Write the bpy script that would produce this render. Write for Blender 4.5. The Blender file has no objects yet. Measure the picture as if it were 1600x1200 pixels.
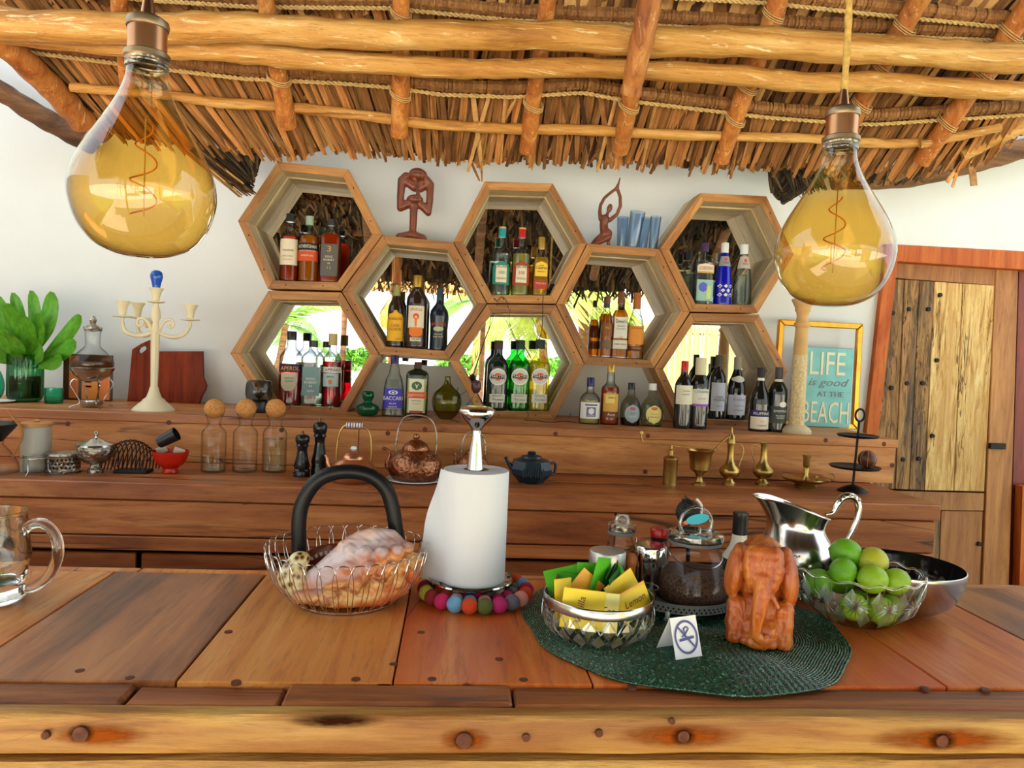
import bpy, bmesh, math, random
from mathutils import Vector, Matrix, noise
random.seed(7)
PI = math.pi
scn = bpy.context.scene
COL = scn.collection
# ------------------------------------------------------------------ camera
FPX, EYE = 1150.0, 1.57
YAW, PITCH, ROLL = math.radians(4.5), math.radians(2.4), math.radians(2.47)
def _rot(y, p, r):
    Ry = Matrix(((math.cos(y), -math.sin(y), 0), (math.sin(y), math.cos(y), 0), (0, 0, 1)))
    Rp = Matrix(((1, 0, 0), (0, math.cos(p), -math.sin(p)), (0, math.sin(p), math.cos(p))))
    Rr = Matrix(((math.cos(r), 0, math.sin(r)), (0, 1, 0), (-math.sin(r), 0, math.cos(r))))
    return Rr @ Rp @ Ry
CM = _rot(YAW, PITCH, ROLL)
CAM = Vector((0, 0, EYE))
cam_d = bpy.data.cameras.new('camera'); cam = bpy.data.objects.new('camera', cam_d); COL.objects.link(cam)
cam_d.sensor_width = 36.0; cam_d.lens = FPX / 1600 * 36
cam_d.clip_start = 0.02; cam_d.clip_end = 500
rx, fw, up = CM[0], CM[1], CM[2]
mw = Matrix(((rx[0], up[0], -fw[0], 0), (rx[1], up[1], -fw[1], 0), (rx[2], up[2], -fw[2], EYE), (0, 0, 0, 1)))
cam.matrix_world = mw
scn.camera = cam
# ------------------------------------------------------------------ light and exposure
scn.view_settings.view_transform = 'Standard'
scn.view_settings.look = 'None'
scn.view_settings.gamma = 1.0
scn.view_settings.use_curve_mapping = False
scn.view_settings.exposure = 1.8
world = bpy.data.worlds.new('world'); scn.world = world; world.use_nodes = True
bg = world.node_tree.nodes['Background']
bg.inputs[0].default_value = (0.80, 0.91, 1.0, 1); bg.inputs[1].default_value = 0.7
sun_d = bpy.data.lights.new('sun', 'SUN'); sun_d.energy = 6.5; sun_d.angle = math.radians(1.0); sun_d.color = (1.0, 0.94, 0.84)
sun = bpy.data.objects.new('sun', sun_d); COL.objects.link(sun)
sun.location = (-3, 6, 9); sun.rotation_euler = Vector((0.26, -0.38, -1.0)).to_track_quat('-Z', 'Y').to_euler()
cy = scn.cycles
cy.max_bounces = 12; cy.transmission_bounces = 10; cy.transparent_max_bounces = 24; cy.glossy_bounces = 6; cy.diffuse_bounces = 5
cy.sample_clamp_indirect = 6.0
cy.caustics_reflective = False; cy.caustics_refractive = False
cy.use_denoising = True
# ------------------------------------------------------------------ measuring: a pixel of the photograph and a depth give a point
def ray(px, py):
    return CM.transposed() @ Vector(((px - 800) / FPX, 1.0, (600 - py) / FPX))
def P(px, py, Y):
    d = ray(px, py); return CAM + d * (Y / d.y)
def pz(px, py, z):
    d = ray(px, py); return CAM + d * ((z - EYE) / d.z)
def at(px, Y, z):
    k = (px - 800); a = CM[0] * FPX - CM[1] * k
    return Vector((-(a[1] * Y + a[2] * (z - EYE)) / a[0], Y, z))
def sc(p):
    return (CM[1].dot(Vector(p) - CAM)) / FPX
# ------------------------------------------------------------------ objects
def tag(o, label=None, cat=None, group=None, kind=None):
    if label: o['label'] = label
    if cat: o['category'] = cat
    if group: o['group'] = group
    if kind: o['kind'] = kind
    return o
def thing(name, label, cat, loc=(0, 0, 0), rz=0.0, group=None):
    o = bpy.data.objects.new(name, None); COL.objects.link(o)
    o.empty_display_size = 0.02
    o.location = loc; o.rotation_euler = (0, 0, rz)
    return tag(o, label, cat, group)
def link(name, me, parent=None, loc=None, rot=None, scale=None):
    o = bpy.data.objects.new(name, me); COL.objects.link(o)
    if parent is not None: o.parent = parent
    if loc is not None: o.location = loc
    if rot is not None: o.rotation_euler = rot
    if scale is not None: o.scale = scale
    return o
def mk(name, verts, faces, mat, parent=None, smooth=None, loc=None, rot=None, mi=None):
    me = bpy.data.meshes.new(name)
    me.from_pydata([tuple(v) for v in verts], [], faces)
    for m in (mat if isinstance(mat, (list, tuple)) else [mat]): me.materials.append(m)
    if mi: me.polygons.foreach_set('material_index', mi)
    me.validate(); me.update()
    if smooth is not None: shade(me, smooth)
    return link(name, me, parent, loc, rot)
def shade(me, ang=40):
    for p in me.polygons: p.use_smooth = True
    try: me.set_sharp_from_angle(angle=math.radians(ang))
    except Exception: pass
def from_bm(name, bm, mat, parent=None, smooth=None, loc=None, rot=None):
    bmesh.ops.recalc_face_normals(bm, faces=bm.faces[:])
    me = bpy.data.meshes.new(name); bm.to_mesh(me); bm.free()
    for m in (mat if isinstance(mat, (list, tuple)) else [mat]): me.materials.append(m)
    if smooth is not None: shade(me, smooth)
    return link(name, me, parent, loc, rot)
def box(name, size, loc, mat, parent=None, rot=None, bevel=0.003, jit=0.0, cuts=0):
    bm = bmesh.new(); bmesh.ops.create_cube(bm, size=1)
    for v in bm.verts: v.co = Vector((v.co.x * size[0], v.co.y * size[1], v.co.z * size[2]))
    if cuts:
        ax = max(range(3), key=lambda i: size[i])
        ed = [e for e in bm.edges if abs((e.verts[0].co - e.verts[1].co)[ax]) > size[ax] * .9]
        bmesh.ops.subdivide_edges(bm, edges=ed, cuts=cuts)
    if jit:
        for v in bm.verts: v.co += Vector((random.uniform(-jit, jit) for _ in range(3)))
    if bevel: bmesh.ops.bevel(bm, geom=bm.edges[:] if not cuts else [e for e in bm.edges if e.calc_face_angle(0) > .8], offset=bevel, segments=1, affect='EDGES')
    return from_bm(name, bm, mat, parent, None, loc, rot)
def smooth_pts(pts, n=4):
    pts = [Vector(p) for p in pts]
    if len(pts) < 3 or n < 2: return pts
    out = []
    for i in range(len(pts) - 1):
        p0 = pts[max(i - 1, 0)]; p1 = pts[i]; p2 = pts[i + 1]; p3 = pts[min(i + 2, len(pts) - 1)]
        for k in range(n):
            t = k / n
            out.append(0.5 * ((2 * p1) + (p2 - p0) * t + (2 * p0 - 5 * p1 + 4 * p2 - p3) * t * t + (3 * p1 - p0 - 3 * p2 + p3) * t ** 3))
    out.append(pts[-1]); return out
def lathe_mesh(prof, seg=32, sq=2.0, ay=1.0, wob=None):
    """prof: (r, z[, n]) ; n = superellipse exponent of that ring"""
    V = []; F = []; rings = []
    for q in prof:
        r, z = q[0], q[1]; n = q[2] if len(q) > 2 else sq
        if r < 1e-6:
            rings.append([len(V)]); V.append((0, 0, z)); continue
        ring = []
        for i in range(seg):
            a = 2 * PI * (i + .5) / seg; c, s = math.cos(a), math.sin(a)
            k = 1.0 if n == 2 else (abs(c) ** n + abs(s) ** n) ** (-1.0 / n)
            rr = r * k * (wob(a, z) if wob else 1.0)
            ring.append(len(V)); V.append((rr * c, rr * s * ay, z))
        rings.append(ring)
    for a, b in zip(rings[:-1], rings[1:]):
        if len(a) == 1 and len(b) == 1: continue
        for i in range(seg):
            j = (i + 1) % seg
            if len(a) == 1: F.append((a[0], b[j], b[i]))
            elif len(b) == 1: F.append((a[i], a[j], b[0]))
            else: F.append((a[i], a[j], b[j], b[i]))
    return V, F
def lathe(name, prof, mat, parent=None, seg=32, sq=2.0, ay=1.0, sm=0, wob=None, loc=None, rot=None, ang=42):
    if sm:
        pr = [Vector((q[0], q[1], 0)) for q in prof]
        prof = [(max(p.x, 0), p.y) for p in smooth_pts(pr, sm)]
    V, F = lathe_mesh(prof, seg, sq, ay, wob)
    return mk(name, V, F, mat, parent, ang, loc, rot)
def shell(name, prof, t, mat, parent=None, seg=40, sm=0, wob=None, loc=None, ang=42, **k):
    """hollow vessel: the outer profile given bottom to top, wall thickness t"""
    pr = [(q[0], q[1]) for q in prof]
    if sm: pr = [(max(p.x, 0), p.y) for p in smooth_pts([Vector((a, b, 0)) for a, b in pr], sm)]
    inner = [(max(r - t, 0.0005), max(z, pr[0][1] + t)) for r, z in reversed(pr)]
    full = [(0, pr[0][1])] + pr + inner + [(0, pr[0][1] + t)]
    return lathe(name, full, mat, parent, seg, wob=wob, loc=loc, ang=ang, **k)
def tube_geo(pts, r, seg=8, closed=False, flat=1.0):
    pts = [Vector(p) for p in pts]; n = len(pts); V = []; F = []
    rr = r if isinstance(r, (list, tuple)) else [r] * n
    if len(rr) != n: rr = [rr[min(int(i * (len(rr) - 1) / max(n - 1, 1)), len(rr) - 2)] * (1 - (i * (len(rr) - 1) / max(n - 1, 1)) % 1) + rr[min(int(i * (len(rr) - 1) / max(n - 1, 1)) + 1, len(rr) - 1)] * ((i * (len(rr) - 1) / max(n - 1, 1)) % 1) for i in range(n)]
    nrm = None
    for i in range(n):
        a = pts[(i - 1) % n] if (closed or i > 0) else pts[i]
        b = pts[(i + 1) % n] if (closed or i < n - 1) else pts[i]
        t = (b - a).normalized() if (b - a).length > 1e-9 else Vector((0, 0, 1))
        if nrm is None:
            nrm = t.orthogonal().normalized()
            if abs(t.z) < .9: nrm = (Vector((0, 0, 1)) - t * t.z).normalized()
        else:
            nrm = (nrm - t * nrm.dot(t))
            nrm = nrm.normalized() if nrm.length > 1e-6 else t.orthogonal().normalized()
        bn = t.cross(nrm)
        for k in range(seg):
            an = 2 * PI * k / seg
            V.append(pts[i] + (nrm * math.cos(an) * flat + bn * math.sin(an)) * rr[i])
    m = n if closed else n - 1
    for i in range(m):
        for k in range(seg):
            a = i * seg + k; b = i * seg + (k + 1) % seg; c = ((i + 1) % n) * seg + (k + 1) % seg; d = ((i + 1) % n) * seg + k
            F.append((a, b, c, d))
    if not closed:
        F.append(tuple(reversed(range(seg)))); F.append(tuple((n - 1) * seg + k for k in range(seg)))
    return V, F
def tube(name, pts, r, mat, parent=None, seg=8, closed=False, sm=0, loc=None, rot=None, flat=1.0, bumps=0.0):
    if sm: pts = smooth_pts(pts, sm)
    V, F = tube_geo(pts, r, seg, closed, flat)
    if bumps:
        V = [v + Vector((noise.noise(v * 3.1 + Vector((7, 0, 0))), noise.noise(v * 3.1 + Vector((0, 9, 0))), noise.noise(v * 3.1))) * bumps
             + Vector((noise.noise(v * 14), noise.noise(v * 14 + Vector((5, 5, 5))), noise.noise(v * 14 + Vector((1, 8, 3))))) * bumps * .35 for v in V]
    return mk(name, V, F, mat, parent, 50, loc, rot)
def join_geo(parts):
    V = []; F = []
    for v, f in parts:
        o = len(V); V += list(v); F += [tuple(i + o for i in q) for q in f]
    return V, F
def prism(name, poly, y0, y1, mat, parent=None, loc=None, rot=None, bevel=0.0, smooth=None):
    """poly: (x, z) outline, extruded along y"""
    bm = bmesh.new(); n = len(poly)
    a = [bm.verts.new((p[0], y0, p[1])) for p in poly]; b = [bm.verts.new((p[0], y1, p[1])) for p in poly]
    bm.faces.new(a); bm.faces.new(list(reversed(b)))
    for i in range(n): bm.faces.new((a[i], b[i], b[(i + 1) % n], a[(i + 1) % n]))
    if bevel: bmesh.ops.bevel(bm, geom=bm.edges[:], offset=bevel, segments=1, affect='EDGES')
    return from_bm(name, bm, mat, parent, smooth, loc, rot)
def _ico(n):
    bm = bmesh.new(); bmesh.ops.create_icosphere(bm, subdivisions=n, radius=1); bm.verts.index_update()
    r = ([v.co.copy() for v in bm.verts], [tuple(v.index for v in f.verts) for f in bm.faces]); bm.free(); return r
ICO = [_ico(2), _ico(3)]
def blend(name, items, vox, mat, parent=None, loc=None, rot=None, smooth_it=6, bump=0.0, bs=30.0):
    """one continuous carved surface out of ellipsoids ('e', c, (rx,ry,rz), rot) and tapered chains ('c', pts, radii, flatten_y)"""
    VV = []; FF = []
    def put(m, q):
        v, f = ICO[q]; o = len(VV); VV.extend([tuple(m @ p) for p in v]); FF.extend([(a + o, b + o, c + o) for a, b, c in f])
    def ell(c, r, ro=(0, 0, 0)):
        from mathutils import Euler
        put(Matrix.Translation(Vector(c)) @ Euler(ro).to_matrix().to_4x4() @ Matrix.Diagonal((r[0], r[1], r[2], 1)), 1)
    for it in items:
        if it[0] == 'e': ell(*it[1:])
        else:
            pts = [Vector(p) for p in it[1]]; rr = it[2]; fy = it[3] if len(it) > 3 else 1.0
            for i in range(len(pts) - 1):
                d = (pts[i + 1] - pts[i]).length; k = max(2, int(d / (min(rr[i], rr[i + 1]) * .5)) + 1)
                for q in range(k + 1):
                    t = q / k; r = rr[i] * (1 - t) + rr[i + 1] * t
                    put(Matrix.Translation(pts[i].lerp(pts[i + 1], t)) @ Matrix.Diagonal((r, r * fy, r, 1)), 0)
    me = bpy.data.meshes.new(name); me.from_pydata(VV, [], FF)
    tmp = bpy.data.objects.new('tmp', me); COL.objects.link(tmp)
    m = tmp.modifiers.new('r', 'REMESH'); m.mode = 'VOXEL'; m.voxel_size = vox
    if smooth_it:
        s = tmp.modifiers.new('s', 'SMOOTH'); s.iterations = smooth_it; s.factor = .5
    dg = bpy.context.evaluated_depsgraph_get()
    me2 = bpy.data.meshes.new_from_object(tmp.evaluated_get(dg))
    bpy.data.objects.remove(tmp); bpy.data.meshes.remove(me)
    if bump:
        nn = [v.normal.copy() for v in me2.vertices]
        for v, nv in zip(me2.vertices, nn):
            n = noise.noise(v.co * bs) * bump + noise.noise(v.co * bs * 2.7) * bump * .5
            v.co += nv * n
    me2.materials.clear(); me2.materials.append(mat); me2.name = name
    for p in me2.polygons: p.use_smooth = True
    return link(name, me2, parent, loc, rot)
_tc = {}
def text_geo(s, h, shear=0.0, sx=1.0, spacing=1.0):
    key = (s, shear, spacing)
    if key not in _tc:
        cu = bpy.data.curves.new('t', 'FONT'); cu.body = s; cu.size = 1.0; cu.align_x = 'CENTER'; cu.shear = shear; cu.resolution_u = 2; cu.space_character = spacing
        ob = bpy.data.objects.new('t', cu); COL.objects.link(ob)
        dg = bpy.context.evaluated_depsgraph_get()
        me = bpy.data.meshes.new_from_object(ob.evaluated_get(dg))
        V = [(v.co.x, v.co.y) for v in me.vertices]; F = [tuple(p.vertices) for p in me.polygons]
        bpy.data.objects.remove(ob); bpy.data.curves.remove(cu); bpy.data.meshes.remove(me)
        _tc[key] = (V, F)
    V, F = _tc[key]
    k = h / 0.72
    return [(x * k * sx, y * k) for x, y in V], F
def flat_text(name, s, h, mat, parent, loc, rot=(PI / 2, 0, 0), shear=0.0, sx=1.0, width=None, spacing=1.0, depth=0.0):
    V, F = text_geo(s, h, shear, sx, spacing)
    if width:
        w = max(v[0] for v in V) - min(v[0] for v in V); V = [(v[0] * width / w, v[1]) for v in V]
    V3 = [(x, y, depth) for x, y in V]
    F3 = list(F)
    if depth:
        n = len(V); V3 += [(x, y, 0) for x, y in V]
        cnt = {}
        for f in F:
            for a, b in zip(f, f[1:] + f[:1]): cnt[(a, b)] = 1
        for (a, b) in list(cnt):
            if (b, a) not in cnt: F3.append((b, a, a + n, b + n))
    return mk(name, V3, F3, mat, parent, None, loc, rot)
# ------------------------------------------------------------------ materials
def newmat(name):
    m = bpy.data.materials.new(name); m.use_nodes = True
    nt = m.node_tree; nt.nodes.clear()
    out = nt.nodes.new('ShaderNodeOutputMaterial')
    return m, nt, out
def nd(nt, t, **k):
    n = nt.nodes.new(t)
    for a, b in k.items():
        if a.startswith('i_'): n.inputs[a[2:]].default_value = b
        else: setattr(n, a, b)
    return n
def c4(c): return (c[0], c[1], c[2], 1)
def srgb(r, g, b):
    f = lambda v: (v / 255 / 12.92) if v <= 10 else ((v / 255 + .055) / 1.055) ** 2.4
    return (f(r), f(g), f(b))
def ramp(nt, fac, stops):
    r = nt.nodes.new('ShaderNodeValToRGB'); e = r.color_ramp.elements
    while len(e) < len(stops): e.new(.5)
    for q, (p, c) in zip(e, stops): q.position = p; q.color = c4(c)
    nt.links.new(fac, r.inputs[0]); return r
def coords(nt, scale=(1, 1, 1), rnd=True):
    tc = nt.nodes.new('ShaderNodeTexCoord'); mp = nt.nodes.new('ShaderNodeMapping'); mp.inputs['Scale'].default_value = scale
    if rnd:
        oi = nt.nodes.new('ShaderNodeObjectInfo'); ml = nd(nt, 'ShaderNodeMath', operation='MULTIPLY'); ml.inputs[1].default_value = 37.0
        nt.links.new(oi.outputs['Random'], ml.inputs[0])
        ad = nd(nt, 'ShaderNodeVectorMath', operation='ADD'); nt.links.new(tc.outputs['Object'], ad.inputs[0]); nt.links.new(ml.outputs[0], ad.inputs[1])
        nt.links.new(ad.outputs[0], mp.inputs['Vector'])
    else: nt.links.new(tc.outputs['Object'], mp.inputs['Vector'])
    return mp
def princ(nt, out, **k):
    p = nt.nodes.new('ShaderNodeBsdfPrincipled')
    for a, b in k.items(): p.inputs[a.replace('_', ' ')].default_value = b
    nt.links.new(p.outputs[0], out.inputs[0]); return p
def plain(name, col, rough=.5, metal=0.0, var=0.0, ns=20.0, bump=0.0, spec=None, coat=0.0, sheen=0.0, trans=0.0, ior=1.45, sub=0.0):
    m, nt, out = newmat(name)
    p = princ(nt, out, Base_Color=c4(col), Roughness=rough, Metallic=metal, IOR=ior)
    if spec is not None: p.inputs['Specular IOR Level'].default_value = spec
    if coat: p.inputs['Coat Weight'].default_value = coat
    if trans: p.inputs['Transmission Weight'].default_value = trans
    if var or bump:
        mp = coords(nt); n = nd(nt, 'ShaderNodeTexNoise', i_Scale=ns, i_Detail=5.0)
        nt.links.new(mp.outputs[0], n.inputs['Vector'])
        if var:
            r = ramp(nt, n.outputs['Fac'], [(.3, [max(0, c * (1 - var)) for c in col]), (.7, [min(1, c * (1 + var)) for c in col])])
            nt.links.new(r.outputs[0], p.inputs['Base Color'])
        if bump:
            b = nd(nt, 'ShaderNodeBump', i_Strength=1.0, i_Distance=bump); nt.links.new(n.outputs['Fac'], b.inputs['Height']); nt.links.new(b.outputs[0], p.inputs['Normal'])
    return m
def wood(name, stops, axis='x', g=1.0, rough=.45, bump=.0015, rv=.25, patch=None, coat=0.0, cracks=0.0, spec=.5, fleck=None):
    m, nt, out = newmat(name)
    p = princ(nt, out, Roughness=rough); p.inputs['Specular IOR Level'].default_value = spec
    if coat: p.inputs['Coat Weight'].default_value = coat; p.inputs['Coat Roughness'].default_value = .15
    lo, hi = 1.1 * g, 11.0 * g
    S = {'x': (lo, hi, hi), 'y': (hi, lo, hi), 'z': (hi, hi, lo)}[axis]
    mp = coords(nt, S)
    n1 = nd(nt, 'ShaderNodeTexNoise', i_Scale=1.0, i_Detail=5.0, i_Roughness=.6, i_Distortion=1.2); nt.links.new(mp.outputs[0], n1.inputs['Vector'])
    r1 = ramp(nt, n1.outputs['Fac'], stops)
    mp2 = coords(nt, tuple(v * 7 for v in S))
    n2 = nd(nt, 'ShaderNodeTexNoise', i_Scale=1.0, i_Detail=4.0, i_Roughness=.7); nt.links.new(mp2.outputs[0], n2.inputs['Vector'])
    r2 = ramp(nt, n2.outputs['Fac'], [(.30, (.56, .48, .42)), (.48, (1, 1, 1)), (.75, (1.0, .98, .95))])
    mx = nd(nt, 'ShaderNodeMix', data_type='RGBA', blend_type='MULTIPLY'); mx.inputs['Factor'].default_value = .75
    nt.links.new(r1.outputs[0], mx.inputs['A']); nt.links.new(r2.outputs[0], mx.inputs['B'])
    last = mx.outputs['Result']
    if patch:
        mp3 = coords(nt, tuple(v * .35 for v in S)); n3 = nd(nt, 'ShaderNodeTexNoise', i_Scale=1.0, i_Detail=3.0, i_Distortion=.8); nt.links.new(mp3.outputs[0], n3.inputs['Vector'])
        r3 = ramp(nt, n3.outputs['Fac'], [(.45, (0, 0, 0)), (.68, (1, 1, 1))])
        m3 = nd(nt, 'ShaderNodeMix', data_type='RGBA', blend_type='MIX'); m3.inputs['B'].default_value = c4(patch)
        ml = nd(nt, 'ShaderNodeMath', operation='MULTIPLY'); ml.inputs[1].default_value = .75
        nt.links.new(r3.outputs[0], ml.inputs[0]); nt.links.new(ml.outputs[0], m3.inputs['Factor']); nt.links.new(last, m3.inputs['A']); last = m3.outputs['Result']
    if fleck:
        mp4 = coords(nt, tuple(v * 2.2 for v in S)); n4 = nd(nt, 'ShaderNodeTexNoise', i_Scale=1.0, i_Detail=6.0, i_Roughness=.75, i_Distortion=2.0); nt.links.new(mp4.outputs[0], n4.inputs['Vector'])
        r4 = ramp(nt, n4.outputs['Fac'], [(.58, (0, 0, 0)), (.66, (1, 1, 1))])
        m4 = nd(nt, 'ShaderNodeMix', data_type='RGBA', blend_type='MIX'); m4.inputs['B'].default_value = c4(fleck)
        nt.links.new(r4.outputs[0], m4.inputs['Factor']); nt.links.new(last, m4.inputs['A']); last = m4.outputs['Result']
    if cracks:
        mp5 = coords(nt, tuple(v * .8 for v in S)); n5 = nd(nt, 'ShaderNodeTexNoise', i_Scale=1.0, i_Detail=3.0, i_Distortion=.6); nt.links.new(mp5.outputs[0], n5.inputs['Vector'])
        r5 = ramp(nt, n5.outputs['Fac'], [(.5 - .016 * cracks, (1, 1, 1)), (.5 - .003 * cracks, (.22, .16, .12)), (.5 + .003 * cracks, (.22, .16, .12)), (.5 + .016 * cracks, (1, 1, 1))])
        mp6 = coords(nt, tuple(v * .3 for v in S)); n6 = nd(nt, 'ShaderNodeTexNoise', i_Scale=1.0, i_Detail=2.0); nt.links.new(mp6.outputs[0], n6.inputs['Vector'])
        r6 = ramp(nt, n6.outputs['Fac'], [(.50, (0, 0, 0)), (.56, (1, 1, 1))])
        m5 = nd(nt, 'ShaderNodeMix', data_type='RGBA', blend_type='MULTIPLY'); nt.links.new(r6.outputs[0], m5.inputs['Factor']); nt.links.new(last, m5.inputs['A']); nt.links.new(r5.outputs[0], m5.inputs['B']); last = m5.outputs['Result']
    hs = nd(nt, 'ShaderNodeHueSaturation'); oi = nt.nodes.new('ShaderNodeObjectInfo')
    mr = nd(nt, 'ShaderNodeMapRange'); mr.inputs['To Min'].default_value = 1 - rv; mr.inputs['To Max'].default_value = 1 + rv
    nt.links.new(oi.outputs['Random'], mr.inputs[0]); nt.links.new(mr.outputs[0], hs.inputs['Value']); nt.links.new(last, hs.inputs['Color'])
    nt.links.new(hs.outputs[0], p.inputs['Base Color'])
    b = nd(nt, 'ShaderNodeBump', i_Strength=.8, i_Distance=bump)
    ad = nd(nt, 'ShaderNodeMath', operation='ADD'); nt.links.new(n1.outputs['Fac'], ad.inputs[0]); nt.links.new(n2.outputs['Fac'], ad.inputs[1])
    nt.links.new(ad.outputs[0], b.inputs['Height']); nt.links.new(b.outputs[0], p.inputs['Normal'])
    return m
def facing(nt, p):
    lw = nd(nt, 'ShaderNodeLayerWeight', i_Blend=.5); m = nd(nt, 'ShaderNodeMath', operation='POWER'); m.inputs[1].default_value = p
    nt.links.new(lw.outputs['Facing'], m.inputs[0]); return m.outputs[0]
def schlick(nt, f0, k=1.0):
    m = nd(nt, 'ShaderNodeMath', operation='MULTIPLY_ADD', use_clamp=True); m.inputs[1].default_value = (1 - f0) * k; m.inputs[2].default_value = f0 * k
    nt.links.new(facing(nt, 5.0), m.inputs[0]); return m.outputs[0]
def thin_glass(name, col, edge=.45, refl=1.0, rough=0.0, grad=None, pw=3.0):
    """thin walled glass: tinted see-through with a Fresnel reflection, deeper tint where one looks along the wall"""
    m, nt, out = newmat(name)
    mc = nd(nt, 'ShaderNodeMix', data_type='RGBA'); mc.inputs['A'].default_value = c4(col); mc.inputs['B'].default_value = c4([c * edge for c in col])
    nt.links.new(facing(nt, pw), mc.inputs['Factor'])
    if grad:
        tc = nt.nodes.new('ShaderNodeTexCoord'); sx = nt.nodes.new('ShaderNodeSeparateXYZ'); nt.links.new(tc.outputs['Object'], sx.inputs[0])
        mr = nd(nt, 'ShaderNodeMapRange'); mr.inputs['From Min'].default_value = grad[0]; mr.inputs['From Max'].default_value = grad[1]
        nt.links.new(sx.outputs['Z'], mr.inputs[0])
        m2 = nd(nt, 'ShaderNodeMix', data_type='RGBA'); m2.inputs['B'].default_value = (.96, .94, .88, 1)
        nt.links.new(mr.outputs[0], m2.inputs['Factor']); nt.links.new(mc.outputs['Result'], m2.inputs['A']); mc = m2
    tr = nt.nodes.new('ShaderNodeBsdfTransparent'); nt.links.new(mc.outputs['Result'], tr.inputs[0])
    gl = nd(nt, 'ShaderNodeBsdfGlossy', i_Roughness=rough)
    mx = nt.nodes.new('ShaderNodeMixShader'); nt.links.new(schlick(nt, .045, refl), mx.inputs[0]); nt.links.new(tr.outputs[0], mx.inputs[1]); nt.links.new(gl.outputs[0], mx.inputs[2])
    nt.links.new(mx.outputs[0], out.inputs[0]); return m
def liquid(name, col, dens=.45):
    """spirits: partly see-through, partly scattering their own colour"""
    m, nt, out = newmat(name)
    tr = nt.nodes.new('ShaderNodeBsdfTransparent'); tr.inputs[0].default_value = c4([c ** .6 for c in col])
    tl = nt.nodes.new('ShaderNodeBsdfTranslucent'); tl.inputs[0].default_value = c4(col)
    df = nt.nodes.new('ShaderNodeBsdfDiffuse'); df.inputs[0].default_value = c4(col)
    a = nt.nodes.new('ShaderNodeMixShader'); a.inputs[0].default_value = .5; nt.links.new(tl.outputs[0], a.inputs[1]); nt.links.new(df.outputs[0], a.inputs[2])
    b = nt.nodes.new('ShaderNodeMixShader'); b.inputs[0].default_value = dens; nt.links.new(tr.outputs[0], b.inputs[1]); nt.links.new(a.outputs[0], b.inputs[2])
    gl = nd(nt, 'ShaderNodeBsdfGlossy', i_Roughness=.05)
    c = nt.nodes.new('ShaderNodeMixShader'); nt.links.new(schlick(nt, .03), c.inputs[0]); nt.links.new(b.outputs[0], c.inputs[1]); nt.links.new(gl.outputs[0], c.inputs[2])
    nt.links.new(c.outputs[0], out.inputs[0]); return m
MT = {}
W = MT
W['wall'] = plain('white_plaster', (.72, .73, .71), .85, var=.04, ns=3, bump=.002)
W['sand'] = plain('white_sand', (.80, .76, .66), .95, var=.08, ns=2)
W['floor'] = plain('sandy_floor', (.62, .52, .38), .9, var=.1, ns=3)
W['mirror'] = plain('mirror_glass', (.93, .94, .93), .0, 1.0)
W['pole'] = wood('peeled_pole_along', [(.25, srgb(146, 88, 28)), (.42, srgb(204, 144, 66)), (.58, srgb(222, 168, 90)), (.78, srgb(246, 212, 146))], 'x', 1.3, .55, .005, .08, fleck=srgb(252, 228, 176))
W['rafter'] = wood('peeled_pole_down', [(.25, srgb(120, 56, 18)), (.42, srgb(180, 104, 42)), (.6, srgb(204, 132, 60)), (.85, srgb(236, 186, 112))], 'z', 1.3, .6, .004, .14, fleck=srgb(236, 192, 128))
W['bark'] = wood('barked_pole', [(.3, srgb(70, 45, 26)), (.5, srgb(120, 80, 45)), (.8, srgb(165, 120, 75))], 'x', 1, .8, .006, .15)
W['leaf'] = wood('dry_palm_leaf', [(.25, srgb(124, 78, 36)), (.5, srgb(192, 136, 78)), (.8, srgb(228, 182, 120))], 'y', 1.5, .75, .001, .5)
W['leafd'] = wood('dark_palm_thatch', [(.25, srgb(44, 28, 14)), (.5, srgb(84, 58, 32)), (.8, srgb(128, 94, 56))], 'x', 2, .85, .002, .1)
W['leafdk'] = plain('dark_old_thatch', srgb(62, 46, 30), .9, var=.6, ns=25, bump=.02)  # dark brown with random mottling
W['rib'] = wood('leaf_rib', [(.25, srgb(104, 62, 28)), (.5, srgb(162, 110, 60)), (.8, srgb(204, 154, 94))], 'z', 6, .75, .004, .15)
W['cord'] = plain('pale_cord', srgb(214, 182, 122), .9, var=.2, ns=60)
W['rope'] = plain('jute_rope', srgb(196, 158, 84), .95, var=.25, ns=90, bump=.002)
ORG = [(.22, srgb(120, 58, 20)), (.42, srgb(176, 100, 44)), (.6, srgb(200, 128, 66)), (.85, srgb(222, 160, 94))]
W['hexf'] = wood('oiled_hexagon_edge', [(.2, srgb(88, 50, 20)), (.40, srgb(150, 96, 44)), (.58, srgb(178, 122, 62)), (.82, srgb(208, 158, 94))], 'x', 1.8, .5, .001, .18)
W['hexi'] = wood('weathered_hexagon_inside', [(.2, srgb(150, 122, 84)), (.40, srgb(206, 182, 140)), (.6, srgb(224, 204, 164)), (.85, srgb(238, 222, 190))], 'x', 2.2, .7, .0015, .14)
W['shelf'] = wood('warm_shelf_wood', [(.2, srgb(112, 58, 22)), (.40, srgb(184, 112, 54)), (.55, srgb(206, 136, 72)), (.8, srgb(232, 174, 112))], 'x', 1.1, .45, .001, .08, patch=srgb(140, 74, 32), cracks=1.0)
W['counter'] = wood('dark_counter_wood', [(.2, srgb(88, 40, 16)), (.40, srgb(162, 88, 40)), (.55, srgb(188, 112, 56)), (.8, srgb(216, 148, 86))], 'x', 1.1, .45, .0012, .1, patch=srgb(116, 52, 22), cracks=1.2)
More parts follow.
